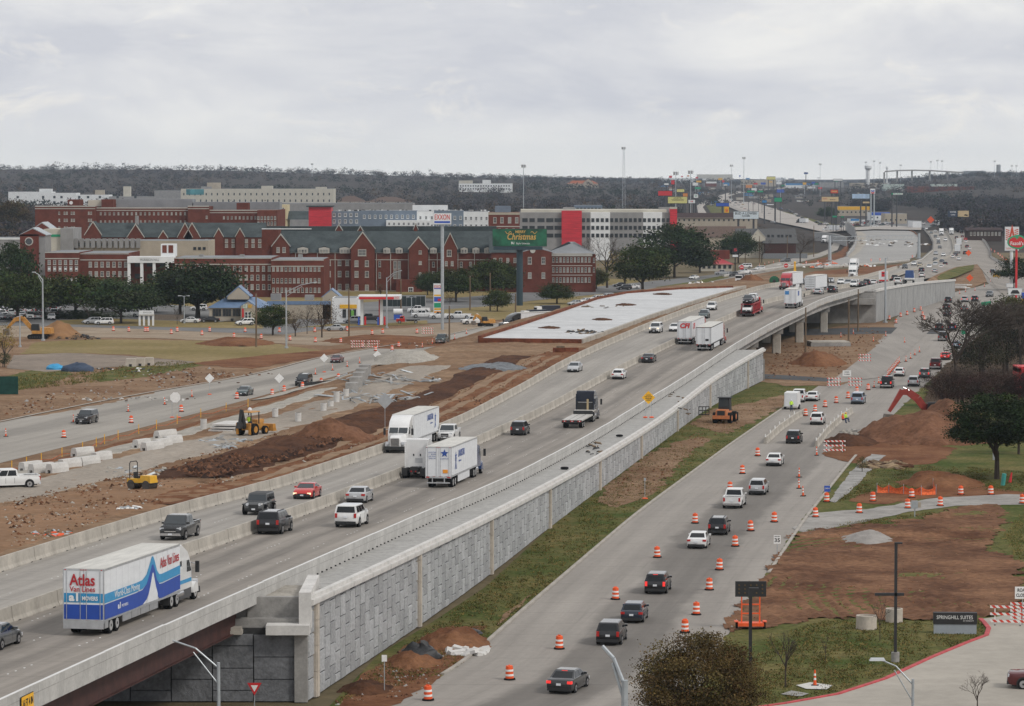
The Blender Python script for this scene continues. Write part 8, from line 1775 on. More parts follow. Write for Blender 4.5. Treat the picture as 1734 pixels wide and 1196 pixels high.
# distant shops and sheds
def far_box(x0,x1,yt,yb,Y,mat,label,name='distant_shop',stripe=None,depth=25,w=None):
 B=Bld(name,label,Y,(x0+x1)/2,base=yb);B.box('wall',x0,x1,yt,depth,mat,roof=M['roof_gray'])
 if stripe:B.band('fascia',x0,x1,yt-.2,yt+(yb-yt)*.35,stripe)
 if w:B.wins(rng(x0+2,x1-2,w),((yt+yb)/2+1.5,),2.4,2.6,'plain')
far_box(1418,1472,350,366,2500,M['beige'],'distant tan shop with a yellow fascia behind the billboards',stripe=M['yellow'],w=8)
far_box(1474,1506,360,374,2250,M['wall_white'],'distant petrol station with a blue canopy edge',stripe=M['blue'],w=4);far_box(1498,1535,362,380,2200,M['beige'],'distant cream shop beside the blue-edged petrol station',w=5)
far_box(1440,1454,371,380,2150,M['white'],'distant white booth with a blue top',stripe=pmat('booth_blue',(.03,.2,.45),.6,.1));far_box(1545,1560,375,388,2020,M['trailer'],'distant white site cabin beside the far queue')
far_box(1495,1530,312,322,4200,pmat('pale_green_roof',(.45,.52,.48),.7,.1),'distant pale green warehouse below the right skyline',w=None);far_box(1578,1620,312,322,4200,pmat('pale_green_roof',(.45,.52,.48),.7,.1),'second distant pale green warehouse with a red gable end',stripe=None);far_box(1535,1650,316,324,4100,M['brick2'],'distant long red-brown shed below the right skyline');far_box(1440,1500,310,318,4500,M['beige'],'distant sandy warehouse left of the green sheds')
far_box(1180,1240,295.5,304,4800,M['cream'],'distant pale hotel row on the left of the highway skyline');far_box(1255,1310,305,314,4300,M['beige'],'distant tan shops along the highway');far_box(1296,1313,304,316,4000,M['beige'],'distant beige tower block beside the yellow billboard');far_box(1330,1380,311,319,3900,M['wall_white'],'distant white and blue shops among tiny signs',stripe=pmat('booth_blue',(.03,.2,.45),.6,.1));far_box(1388,1428,309,318,3800,M['wall_gray'],'distant grey shops behind the far highway bend');far_box(1120,1180,302,309,3600,M['wall_white'],'distant low white sheds among the trees');far_box(1195,1213,308,316,3600,M['brick2'],'distant little red-roofed shop',stripe=M['wall_white'])
# ================================================================ TALL SIGNS
def pole_sign(xc,yt,yb,w,Y,label,base=None,poles=1,polemat=None,pr=.4,edge=None,face=None,name='pole_sign',cat='sign',gap=.3,dep=.6):
 k=Y/FPX;X=at(xc,450,Y).x;zt,zb=at(xc,yt,Y).z,at(xc,yb,Y).z;r=thing(name,label,cat,(X,Y,0));pm_=polemat or M['galv'];W=w*k
 for i in range(poles):
  xx=0 if poles==1 else-W*gap+2*W*gap*i/(poles-1);m=MB();m.cyl((xx,.4,0),(xx,.4,zb+.2),pr,pm_,12);m.build('pole',r)
 m=MB();m.box(-W/2,W/2,-dep/2,dep/2,zb,zt,edge or M['galv']);m.build('cabinet',r)
 if face is not None:m=MB();m.box(-W/2+.15*k*2,W/2-.15*k*2,-dep/2-.04,-dep/2,zb+.3*k*2,zt-.3*k*2,face);m.build('face',r)
 return r,W,zb,zt,-dep/2-.07
r,W,zb,zt,yf=pole_sign(749,361,380.5,31,735,'tall white petrol sign with red lettering and blue bar on a high pole',pr=.38,face=M['wall_white'])
text('EXXON',1.7,M['red'],'lettering',r,frame((0,yf,zb+(zt-zb)*.63),(1,0,0)),width=W*.82,bold=.012);m=MB();m.box(-W*.43,W*.43,yf,yf+.03,zb+(zt-zb)*.13,zb+(zt-zb)*.30,M['blue']);m.build('blue_bar',r)
r,W,zb,zt,yf=pole_sign(742,480,533,16.5,790,'white petrol price sign with coloured panels near the pumps',poles=2,pr=.2,face=M['wall_white'],polemat=M['wall_white'],gap=.4)
text('EXXON',1.0,M['red'],'lettering',r,frame((0,yf,zt-.85),(1,0,0)),width=W*.8,bold=.01)
for y0,y1,mt,nm in((488,489.5,M['blue'],'blue_bar'),(499,501.5,M['yellow'],'panel'),(503,511,M['blue'],'panel'),(506,510,M['red'],'red_panel'),(513,521,M['green_sign'],'panel'),(522,525,M['yellow'],'panel'),(527,530,M['amber'],'panel')):
 za,zb_=at(742,y1,790).z,at(742,y0,790).z;m=MB();k=1 if nm != 'red_panel' else .1;m.box(-W*.42*k,W*.42,yf-(.03 if nm=='red_panel' else 0),yf+.02,za,zb_,mt);m.build(nm,r)
# holiday billboard
r,W,zb,zt,yf=pole_sign(880,387.5,417.5,92,872,'dark green holiday billboard with gold lettering on a thick pole',pr=.9,polemat=pmat('teal_pole',(.02,.045,.06),.5,.1),edge=M['black'],face=pmat('leaf_green',(.008,.09,.045),.6,.5,.35,detail=2),name='billboard',cat='billboard',dep=1.2)
GO=pmat('gold_ink',(.62,.38,.10),.5,.1);text('MERRY',1.0,GO,'lettering',r,frame((.2,yf,zb+(zt-zb)*.82),(1,0,0)),width=2.8,bold=.02);text('Christmas',2.4,GO,'lettering',r,frame((.4,yf,zb+(zt-zb)*.54),(1,0,0)),width=7.8,bold=.03,shear=.25);text('Baylor University',.7,M['stripe_w'],'lettering',r,frame((.9,yf,zb+(zt-zb)*.17),(1,0,0)),width=3.6);text('BU',.9,M['stripe_w'],'lettering',r,frame((-1.9,yf,zb+(zt-zb)*.19),(1,0,0)),width=.8,bold=.02)
for s_ in(-1,1):m=MB();pts=[(s_*(2.6+i*.25)+.4,yf-.01,zb+(zt-zb)*(.78+.07*math.sin(i*1.1)))for i in range(8)];m.tube(pts,.08,GO,5);m.build('flourish',r)
m=MB();m.box(-W*.48,W*.42,-1.5,.6,zb-.9,zb-.05,pmat('teal_pole',(.02,.045,.06),.5,.1));m.build('catwalk',r)
# tomato and burger signs
r,W,zb,zt,yf=pole_sign(1713,384,425,24,990,'tall white burger sign with orange-striped letter behind the tomato sign',polemat=M['wall_white'],face=M['wall_white'],pr=.5)
k=990/FPX;OS=pmat('burger_orange',(.55,.07,.03),.5,.05)
for s_ in(-1,1):
 for i in range(6):z=zt-1.0-i*.62;m=MB();m.prism([(s_*W*.44,z),(s_*W*.18,z-.35+.0),(s_*W*.18,z-.05),(s_*W*.44,z+.32)],'y',yf,yf+.04,OS);m.build('stripe',r)
m=MB();m.prism([(-1.1,zt-4.2),(0,zt+.7),(1.1,zt-4.2),(.5,zt-4.2),(0,zt-1.8),(-.5,zt-4.2)],'y',yf-.05,yf,OS);m.build('letter_peak',r);text('SERVICE',.8,OS,'lettering',r,frame((0,yf,zb+.7),(1,0,0)),width=W*.8)
Y=900;k=Y/FPX;X=at(1721,450,Y).x;zc=at(1721,410,Y).z;r=thing('tomato_sign','red tomato-shaped restaurant sign with green rim on a red pole','sign',(X,Y,0));m=MB();m.cyl((0,0,0),(0,0,zc),.32,M['red'],12);m.build('pole',r)
def ell(a,b,n=28):return[(a*math.cos(2*math.pi*i/n),zc+b*math.sin(2*math.pi*i/n)*(1-.06*math.cos(6*math.pi*i/n)))for i in range(n)]
m=MB();m.prism(ell(16*k,12*k),'y',-.6,-.1,pmat('leaf_rim',(.02,.35,.17),.5,.05));m.build('rim',r);m=MB();m.prism(ell(13.6*k,9.2*k),'y',-.68,-.61,M['red']);m.build('tomato',r);m=MB();m.prism(star(0,zc+8.2*k,5.2*k,.35,-math.pi/2),'y',-.74,-.69,pmat('leaf_rim',(.02,.35,.17),.5,.05));m.build('leaf',r);text("Fazoli's",1.4,M['stripe_w'],'lettering',r,frame((0,-.76,zc-.4),(1,0,0)),width=22*k,bold=.02)
r,W,zb,zt,yf=pole_sign(1719,488,500,24,880,'white rectangular sign with a black emblem below the tomato sign',pr=.15,face=M['wall_white'],poles=2)
m=MB();m.prism([(-1.2,zb+.4),(1.2,zb+.4),(1.2,zb+.7),(.7,zb+1.4),(-.7,zb+1.4),(-1.2,zb+.7)],'y',yf,yf+.03,M['black']);m.build('emblem',r)
r,W,zb,zt,yf=pole_sign(1734,495,515,8,875,'narrow blue and yellow sign cut by the frame edge',face=M['blue'],pr=.1);m=MB();m.box(-W/2,W/2,yf-.03,yf,zb,zb+(zt-zb)*.45,M['yellow']);m.build('yellow_panel',r)
r,W,zb,zt,yf=pole_sign(1710,480,487,12,905,'small white board on a dark post left of the tomato sign',face=M['wall_white'],pr=.1)
r,W,zb,zt,yf=pole_sign(1671,511,517,16,872,'green street name sign tilted above the queue',face=M['green_sign'],edge=M['green_sign'],pr=.12);r.rotation_euler=(0,R(-8),0)
r,W,zb,zt,yf=pole_sign(1633,559,566,8,690,'small green sign behind the bare tree branches',face=M['green_sign'],edge=M['green_sign'],pr=.1)
# far billboards and chain signs
def fb_(xc,yt,yb,w,Y,face,label,poles=1,txt=None,tm=None,pr=.5,name='billboard',pm_=None):
 r,W,zb,zt,yf=pole_sign(xc,yt,yb,w,Y,label,poles=poles,face=face,edge=M['black'],pr=pr,name=name,cat='billboard' if name=='billboard' else 'sign',polemat=pm_ or pmat('dark_pole',(.05,.05,.055),.6,.1))
 for t,fz,fw_,col in(txt or[]):text(t,(zt-zb)*fz[1],col,'lettering',r,frame((W*fz[2]if len(fz)>2 else 0,yf,zb+(zt-zb)*fz[0]),(1,0,0)),width=W*fw_,bold=.02)
 return r
YB=pmat('board_yellow',(.62,.58,.22),.6,.08);SKB=pmat('board_sky',(.35,.47,.62),.6,.3,.15);TAN=pmat('board_tan',(.55,.42,.24),.6,.1);ORG=pmat('board_orange',(.6,.22,.05),.6,.1)
fb_(1147,333,345,33,2050,YB,'yellow billboard with a dark line of lettering above the garage end',2,[('LIVE BETTER',(.78,.25),.4,M['black']),('YOUR NEIGHBORHOOD CENTER',(.5,.3),.62,M['black'])])
fb_(1263,358,371.5,43,1500,pmat('board_ice',(.55,.62,.66),.6,.1),'white billboard with big dark lettering above the evergreen',2,[('BUD A LOWER?',(.72,.42),.86,M['black']),('ROOMS',(.4,.3),.3,M['black'])])
fb_(1223,343.5,350,22,1900,M['blue'],'blue billboard behind the yellow numeral sign',1)
fb_(1230,349.5,361,8.5,1680,M['yellow'],'yellow motel sign with a red numeral',1,[('8',(.38,.7),.5,M['red'])],name='pole_sign',pr=.3)
fb_(1126,323,332,24,2400,M['red'],'red roadside sign left of the yellow billboard',1,name='pole_sign');fb_(1152,320,326,13,2500,YB,'small yellow roadside sign on a tall pole',1,name='pole_sign');fb_(1160,327,334,8.5,2300,ORG,'small orange stacked sign beside the yellow billboard',1,name='pole_sign');fb_(1178,328.5,336,8,2200,M['wall_white'],'white square sign with a teal letter',1,[('V',(.5,.7),.5,M['green_sign'])],name='pole_sign')
fb_(1171,338,345,12,2060,M['wall_white'],'white and red sign panel right of the yellow billboard',2,[('II',(.5,.5),.3,M['red'])],name='pole_sign');fb_(1128,310,314,8,2900,M['wall_white'],'small white oval sign among the trees',1,name='pole_sign');fb_(1139,305,313,6,2900,M['red'],'small red and yellow stacked sign on a pole',1,name='pole_sign');fb_(1228,312,315,7,3400,M['wall_white'],'tiny white sign beside the far highway',1,name='pole_sign')
fb_(1405,333,342,29,2300,TAN,'tan billboard with dark lettering below the red dome sign',2,[('LOGO',(.6,.4,-.3),.25,LRED),('RANCH',(.4,.3,.15),.3,M['black'])]);fb_(1412,321,328,13,2310,pmat('dome_red',(.55,.06,.03),.5,.05),'red rounded sign on two dark posts above the tan billboard',2,[('DINER',(.5,.4),.7,YB)],name='pole_sign');fb_(1457,328,337,30,2300,SKB,'pale sky-coloured billboard on dark posts',1);fb_(1466,341,345,12,2320,TAN,'small tan board below the sky-coloured billboard',1,name='pole_sign')
r=fb_(1477,319,329,9,2250,M['wall_white'],'white petrol sign with blue and red chevrons on a tall pole',2,name='pole_sign',pm_=M['galv']);
zc_=at(1477,324,2250).z
for dz,mt in((.4,M['blue']),(-.9,M['red'])):m=MB();m.prism([(-1.2,zc_+dz+.4),(0,zc_+dz),(1.2,zc_+dz+.4),(1.2,zc_+dz-.4),(0,zc_+dz-.9),(-1.2,zc_+dz-.4)],'y',-.5,-.42,mt);m.build('chevron',r)
fb_(1518,326.5,330.5,20,2200,M['wall_white'],'slim dark-edged sign on a tall black post',1,[('TRUCKS',(.5,.6),.8,M['green_sign'])]);fb_(1510,326.5,330.5,3,2195,M['green_sign'],'small green end panel of the tall black post sign',1,name='pole_sign')
fb_(1613,356.5,368,18,2000,pmat('board_navy',(.02,.035,.07),.6,.2),'dark navy billboard with pale writing beside a tan one',1,[('WATER',(.75,.25),.6,M['stripe_w']),('LAKE',(.35,.2),.4,M['stripe_w'])]);fb_(1630,356.5,368,20,2000,TAN,'tan billboard right of the navy one above the wood',1)
for xc,yt,yb,w,Y,lb in((1271,322.5,326.5,13,2900,'left green highway sign on the far gantry'),(1287,322.5,326.5,10,2900,'right green highway sign on the far gantry'),(1317,334.5,342.5,13,2350,'green highway sign beside the far bend'),(1413,365,369,8,2000,'small green sign left of the dark shrub'),(1426,366,369,6,2000,'small green sign right of the dark shrub'),(1325,313,316,6,3600,'tiny green highway sign at the skyline')):fb_(xc,yt,yb,w,Y,M['green_sign'],lb,2,name='pole_sign',pr=.2)
fb_(1305,299,305,15,3900,YB,'distant yellow board on the highway skyline',2);fb_(1364,292,295,7,4500,BLUE,'tiny blue sign on a high mast at the skyline',1,name='pole_sign');fb_(1418,303,307,16,4000,M['wall_white'],'distant white and red board below the skyline',2);fb_(1294,339,344,8,2400,pmat('booth_blue',(.03,.2,.45),.6,.1),'small blue sign beside the far highway',1,name='pole_sign');fb_(1312,333,337,4,2400,BLUE,'tiny blue square sign beside the green highway sign',1,name='pole_sign')
fb_(1245,420,429,9,1180,M['black'],'dark drive-in sign with a red and white swoosh beside the diner',1,[('S',(.6,.7),.6,M['red'])],name='pole_sign',pr=.2);fb_(1245,431,436,10,1180,M['wall_white'],'white letter board below the drive-in sign',1,name='pole_sign',pr=.2)
# masts, towers, water tower, flyover on the skyline
def mast(x,yt,yb,Y,label,kind='pole',w=.35):
 X=at(x,450,Y).x;zt=at(x,yt,Y).z;r=thing('radio_mast',label,'mast',(X,Y,0))
 if kind=='lattice':
  for a in range(3):
   th=a*2.094;m=MB();m.cyl((2.2*math.cos(th),2.2*math.sin(th),0),(.6*math.cos(th),.6*math.sin(th),zt),.13,M['galv'],5);m.build('leg',r)
  m=MB();n=14
  for i in range(n):
   for a in range(3):
    t0,t1=i/n,(i+1)/n;r0,r1=2.2-1.6*t0,2.2-1.6*t1;A,B_=a*2.094,(a+1)*2.094;m.cyl((r0*math.cos(A),r0*math.sin(A),zt*t0),(r1*math.cos(B_),r1*math.sin(B_),zt*t1),.07,M['galv'],4)
  m.build('bracing',r)
 else:m=MB();m.cyl((0,0,0),(0,0,zt),w,M['galv'],8,w*.5);m.build('pole',r)
 m=MB()
 for a in range(6):m.box(1.6*math.cos(a)-.25,1.6*math.cos(a)+.25,1.6*math.sin(a)-.2,1.6*math.sin(a)+.2,zt-2.4,zt,M['wall_gray'])
 m.build('antenna',r)
mast(1055.5,249,293,3000,'tall lattice radio tower on the middle skyline','lattice');mast(886.5,279,318,2600,'pale single-pole phone mast above the dark wood',w=.45);mast(1259,266,300,3600,'slim phone mast rising over the far highway',w=.45);mast(1238,279,300,3800,'thin pole left of the slim phone mast');mast(1388,277,300,4500,'thin high-mast light right of the tiny blue sign');mast(1144,291,345,2300,'steel pole behind the stacked red sign',w=.4);mast(1169,289,345,2300,'steel pole behind the yellow billboard',w=.4);mast(529,277,290,5200,'tiny mast on the left skyline',w=.45)
for i,(x,yt)in enumerate(((1465,274),(1479,272),(1489,275),(1575,273),(1586,271),(1594,272),(1683,272),(1524,279),(1712,280),(1720,280))):mast(x,yt,296,5600,'high-mast light on the right-hand skyline');COL.objects[-1]
for o in COL.objects:
 if o.get('label')=='high-mast light on the right-hand skyline':o['group']='high-mast lights on the right skyline'
def wtower(x,yt,ys,w,Y,label):
 k=Y/FPX;r=thing('water_tower',label,'water tower',(at(x,450,Y).x,Y,0));zt,zs=at(x,yt,Y).z,at(x,ys,Y).z;m=MB();lathe(m,[(w*k*.25,0),(w*k*.25,zs-3),(w*k*.5,zs+1),(w*k*.5,zt-2),(w*k*.3,zt)],M['wall_white'],18);o=m.build('tank',r,30)
wtower(1469,279,286,12,5500,'pale water tower on the right skyline');wtower(1501,282,285.5,4.5,5600,'small goblet water tower beside the flyover')
r=thing('skyline_flyover','long arched flyover bridge on the right skyline','bridge',at(1570,293,5400));r.location.z=0;o_=Vector(r.location);pts=[(1498,292),(1520,290.2),(1545,289.6),(1575,290.2),(1605,292),(1632,293.5)];Q=[at(x,y,5400)-o_ for x,y in pts]
for a,b in zip(Q[:-1],Q[1:]):m=MB();m.add([a,b,b+Vector((0,0,2.2)),a+Vector((0,0,2.2)),a+Vector((0,12,0)),b+Vector((0,12,0)),b+Vector((0,12,2.2)),a+Vector((0,12,2.2))],[(0,1,2,3),(3,2,6,7),(4,5,1,0)],M['concrete_old']);m.build('span',r);m=MB();m.box(a.x-1.2,a.x+1.2,4,8,-5,a.z,M['concrete_old']);m.build('pier',r)
far_box(1632,1668,289.5,296,5600,M['wall_gray'],'distant flat grey block at the end of the flyover');far_box(1688,1693,279,296,5600,M['wall_gray'],'distant narrow grey tower on the right skyline');far_box(1694,1734,292,297,5600,M['wall_gray'],'distant low grey structure at the right end of the skyline')

g=random.Random(4);FS=[M['cream'],M['beige'],M['wall_white'],M['wall_gray'],M['brick2'],M['roof_gray'],pmat('booth_blue',(.03,.2,.45),.6,.1)];nfs=0
for _ in range(400):
 x,y=g.uniform(1120,1560),g.uniform(304,346)
 if nfs>46:break
 if inpoly(x,y+1,[(a,b)for a,b in FHP])or(x>1430 and y>330)or y>352-(x-1120)*.03:continue
 w=g.uniform(6,20);B=Bld('distant_shop','small low building among the trees and signs along the far highway',0,x,base=y);B.r['group']='small buildings along the far highway';B.box('wall',x-w/2,x+w/2,y-g.uniform(2.5,5),14,g.choice(FS),roof=M['roof_gray']);B.band('fascia',x-w/2,x+w/2,y-2.4,y-1.6,g.choice(FS));nfs+=1
for i in range(26):
 x,y=g.uniform(1130,1420),g.uniform(300,330);p=GH(x,y+8);h=g.uniform(8,16);r=thing('roadside_sign','tiny coloured pole sign among the far highway shops','sign',p,0,'tiny pole signs along the far highway');m=MB();m.cyl((0,0,0),(0,0,h),.3,M['galv'],6);m.build('pole',r);w=g.uniform(2,5);m=MB();m.box(-w,w,-.3,.3,h,h+g.uniform(2,4),g.choice([M['red'],M['blue'],M['wall_white'],M['yellow'],M['green_sign'],ORG]));m.build('cabinet',r)
rubble(1500,412,40,200,60,[M['concrete_new'],M['white'],M['wood'],M['black']],1.2,'materials scattered over the big new slab',h=.4)
# ================================================================ TREES
def leaf_cloud(n,seed,clumps,size,hollow=.55,tight=1.0):
 """leaf-sized quads gathered in clumps through the volume of a unit crown; returns verts, tint"""
 g=np.random.default_rng(seed);c=g.normal(size=(clumps,3));c /= np.linalg.norm(c,axis=1)[:,None];rad=(hollow+(1-hollow)*g.random(clumps)**.6)[:,None];c=c*rad;c[:,2]=np.where(c[:,2]<-.35,c[:,2]*.45,c[:,2])
 cs=g.uniform(.13,.26,clumps)*tight;tone=g.uniform(.5,1.75,clumps);hue=g.uniform(.85,1.15,(clumps,3));idx=g.integers(0,clumps,n)
 p=c[idx]+g.normal(size=(n,3))*cs[idx][:,None]*np.array([1,1,.62]);
 a=g.normal(size=(n,3));a /= np.linalg.norm(a,axis=1)[:,None];b=np.cross(a,g.normal(size=(n,3)));b /= np.linalg.norm(b,axis=1)[:,None];s=size*g.uniform(.6,1.4,n)[:,None]
 V=np.stack([p-a*s-b*s*.6,p+a*s-b*s*.6,p+a*s*.8+b*s*.6,p-a*s*.8+b*s*.6],1).reshape(-1,3)
 t=(tone[idx]*g.uniform(.8,1.2,n))[:,None]*hue[idx];return V,np.repeat(t,4,0)
def mesh_from(name,V,tint,mat,nq):
 me=bpy.data.meshes.new(name);me.vertices.add(len(V));me.vertices.foreach_set('co',V.astype(np.float32).ravel());me.loops.add(nq*4);me.loops.foreach_set('vertex_index',np.arange(nq*4,dtype=np.int32));me.polygons.add(nq);me.polygons.foreach_set('loop_start',np.arange(0,nq*4,4,dtype=np.int32));me.update(calc_edges=True)
 ca=me.color_attributes.new('tint','FLOAT_COLOR','POINT');ca.data.foreach_set('color',np.concatenate([tint,np.ones((len(tint),1))],1).astype(np.float32).ravel());me.materials.append(mat);return me
FM=dict(oak=attr_mat('oak_leaves',(.046,.060,.020)),dark=attr_mat('dark_leaves',(.030,.043,.018)),yellow=attr_mat('yellow_leaves',(.17,.12,.03)),russet=attr_mat('russet_leaves',(.082,.057,.024)),brown=attr_mat('brown_leaves',(.075,.048,.028)),olive=attr_mat('olive_leaves',(.065,.07,.025)),shrub=attr_mat('twig_mass',(.05,.032,.027)),murk=attr_mat('murky_leaves',(.034,.032,.021)))
def branches(seed,levels=4,spread=.55,n0=5,up=.35,base=.42,r0=.032,twig=.0014):
 """recursive limbs in a unit tree (height 1)"""
 g=random.Random(seed);m=MB()
 def grow(p,d,L,r,lv):
  q=p+d*L;m.cyl(p,q,r,M['bark'],6 if lv<2 else(4 if lv<3 else 3),r*.68,caps=False)
  if lv>=levels:return
  for k in range(g.randint(2,3)if lv else n0):
   nd=(d+Vector((g.uniform(-1,1),g.uniform(-1,1),g.uniform(-.5,.8)))*spread*1.25).normalized();nd.z=nd.z*.8+up*.12;grow(p.lerp(q,g.uniform(.55,1)),nd.normalized(),L*g.uniform(.6,.82),max(twig,r*.62),lv+1)
 grow(Vector((0,0,0)),Vector((0,0,1)),base,r0,0)
 a=np.array([tuple(q)for q in m.v]);zt=a[:,2].max();xy=np.percentile(np.hypot(a[:,0],a[:,1]),96);lo=np.clip(a[:,2]/zt,0,1)
 m.v=[(x/xy*.5,y/xy*.5,z/zt)for x,y,z in a];return m
LEAF={}
def leaf_mesh(kind,n,clumps,size,seed,**k):
 if n>25000:k['tight']=.55
 key=(kind,n,clumps,seed)
 if key not in LEAF:V,t=leaf_cloud(n,seed,clumps,size,**k);LEAF[key]=mesh_from('crown',V,t,FM[kind],n)
 return LEAF[key]
BR={}
def br_mesh(seed,**k):
 key=(seed,tuple(sorted(k.items())))
 if key not in BR:BR[key]=branches(seed,**k).mesh('trunk')
 return BR[key]
def tree(base,h,w,label,kind='oak',seed=1,n=9500,clumps=110,size=.036,trunk=.22,name='oak_tree',d=None,group=None,squat=None,cat='tree'):
 """h: full height in metres, w: crown width"""
 r=thing(name,label,cat,base,random.uniform(0,6.28),group);t=link('trunk',br_mesh(seed%4,levels=3),r);t.scale=(w*.62,w*.62,h*.74)
 c=link('crown',leaf_mesh(kind,n,clumps,size,seed),r);ch=h*(1-trunk);c.scale=(w*.44,(d or w)*.44,ch*.47);c.location=(0,0,h*trunk+ch*.47);return r
def bare(base,h,w,label,seed=1,levels=6,name='bare_tree',group=None,n0=4,**k):
 r=thing(name,label,'tree',base,random.uniform(0,6.28),group);me=br_mesh(seed+20,levels=levels,n0=n0,base=.30,r0=.017,spread=.62,**k);full=link('trunk',me,r);full.scale=(w,w,h);return r
def px_tree(x,yb,yt,wpx,label,kind='oak',fn=None,**k):
 p=(fn or G)(x,yb);s=p.y/FPX;return tree(p,(yb-yt)*s*1.02,wpx*s,label,kind,**k)
def px_bare(x,yb,yt,wpx,label,fn=None,**k):
 p=(fn or G)(x,yb);s=p.y/FPX;return bare(p,(yb-yt)*s,wpx*s,label,**k)
# near the camera
b_=Vector((at(1185,1150,196).x,196,0));tree(b_,at(1185,1066,196).z,8.6,'round russet-leaved tree beside the frontage road','russet',seed=11,n=60000,clumps=520,size=.0135,trunk=.05,name='russet_tree',squat=1)
px_tree(1688,812,662,190,'large dark live oak above the lawn with a flared trunk','dark',seed=12,n=30000,clumps=260,size=.021,trunk=.22,name='live_oak')
px_tree(1725,770,670,90,'dark live oak partly behind the large one','dark',seed=13,n=9000,clumps=120,size=.02,trunk=.12,name='live_oak')
px_bare(1618,660,500,190,'large bare tree with spreading branches over the queueing cars',seed=1,levels=8)
px_bare(1700,640,505,150,'dense dark leafless tree right of the spreading bare one',seed=2,levels=7);px_tree(1705,630,520,150,'dark thicket crowned tree behind the leafless branches','murk',seed=14,n=9000,clumps=70,size=.018,trunk=.0,name='thicket_tree')
for i,x in enumerate((1596,1622,1650,1680,1710,1735)):px_bare(x,690,618,90,'low reddish leafless shrub behind the earth heap',seed=3+i%2,levels=6,name='bare_shrub',group='leafless shrubs behind the earth heap');px_tree(x+8,692,624,84,'low russet shrub mixed with the leafless ones','shrub',seed=15+i%2,n=9000,clumps=90,size=.016,trunk=.0,name='russet_shrub',group='russet shrubs behind the earth heap')
px_tree(1716,492,436,68,'dark oak crossed by the red tomato sign pole','dark',seed=16,n=6000,clumps=80,name='live_oak');px_tree(1712,560,500,90,'olive tree below the white emblem sign','olive',seed=17,n=5000,trunk=.1,name='olive_tree')
px_bare(1655,1205,1130,62,'small leafless tree in the hotel car park',seed=5,levels=6,name='young_tree');px_bare(1490,1086,1010,34,'thin leafless sapling on the hotel lawn',seed=6,levels=5,name='young_tree');px_bare(1330,1165,1065,60,'brown leafless sapling beside the russet tree',seed=7,levels=5,name='young_tree');px_bare(1398,1122,1070,20,'staked sapling on the hotel lawn',seed=8,levels=4,name='young_tree')
px_tree(8,622,545,46,'thin yellow-leaved young tree at the edge of the old pavement','yellow',seed=18,n=1600,clumps=40,size=.03,name='yellow_tree');px_tree(5,622,596,30,'dark round shrub below the yellow young tree','dark',seed=19,n=2000,trunk=.02,name='shrub',cat='shrub')
px_tree(1460,800,772,24,'small olive shrub among the timber scraps','olive',seed=19,n=1500,trunk=.02,name='shrub',cat='shrub')
px_tree(1664,650,530,120,'dark evergreen thicket right of the spreading bare tree','murk',seed=21,n=9000,clumps=70,size=.018,trunk=.0,name='thicket_tree');px_tree(1722,600,515,120,'second evergreen thicket reaching the frame edge','murk',seed=22,n=9000,clumps=70,size=.018,trunk=.0,name='thicket_tree')
px_bare(1660,650,505,150,'leafless tree standing in the evergreen thicket',seed=9,levels=8);px_bare(1728,640,500,150,'leafless tree at the frame edge above the red entrance',seed=1,levels=8)
tufts([(570,1190),(729,1062),(820,1000),(953,880),(1110,745),(1241,675),(1330,650),(1390,655),(1330,686),(1080,864),(870,1044),(760,1140)],6000,'ragged grass tufts along the verge below the retaining wall',3)
tufts([(1225,1185),(1300,1080),(1400,1052),(1520,1052),(1660,1052),(1668,1075),(1560,1120),(1420,1172),(1300,1192)],4500,'ragged grass tufts on the hotel lawn',4)
tufts([(1415,852),(1480,790),(1620,790),(1734,800),(1734,836),(1600,826),(1480,836)],3500,'ragged grass tufts around the live oak',5);tufts([(1365,900),(1440,885),(1580,868),(1600,880),(1480,890),(1400,905)],900,'grass tufts on the near side of the lot driveway',6);tufts([(1690,925),(1734,865),(1734,950)],900,'grass tufts at the right edge of the red lot',7)
tufts([(0,665),(0,640),(130,628),(300,612),(340,618),(170,647)],1500,'green weeds at the edge of the old pavement',9,(.1,.35))
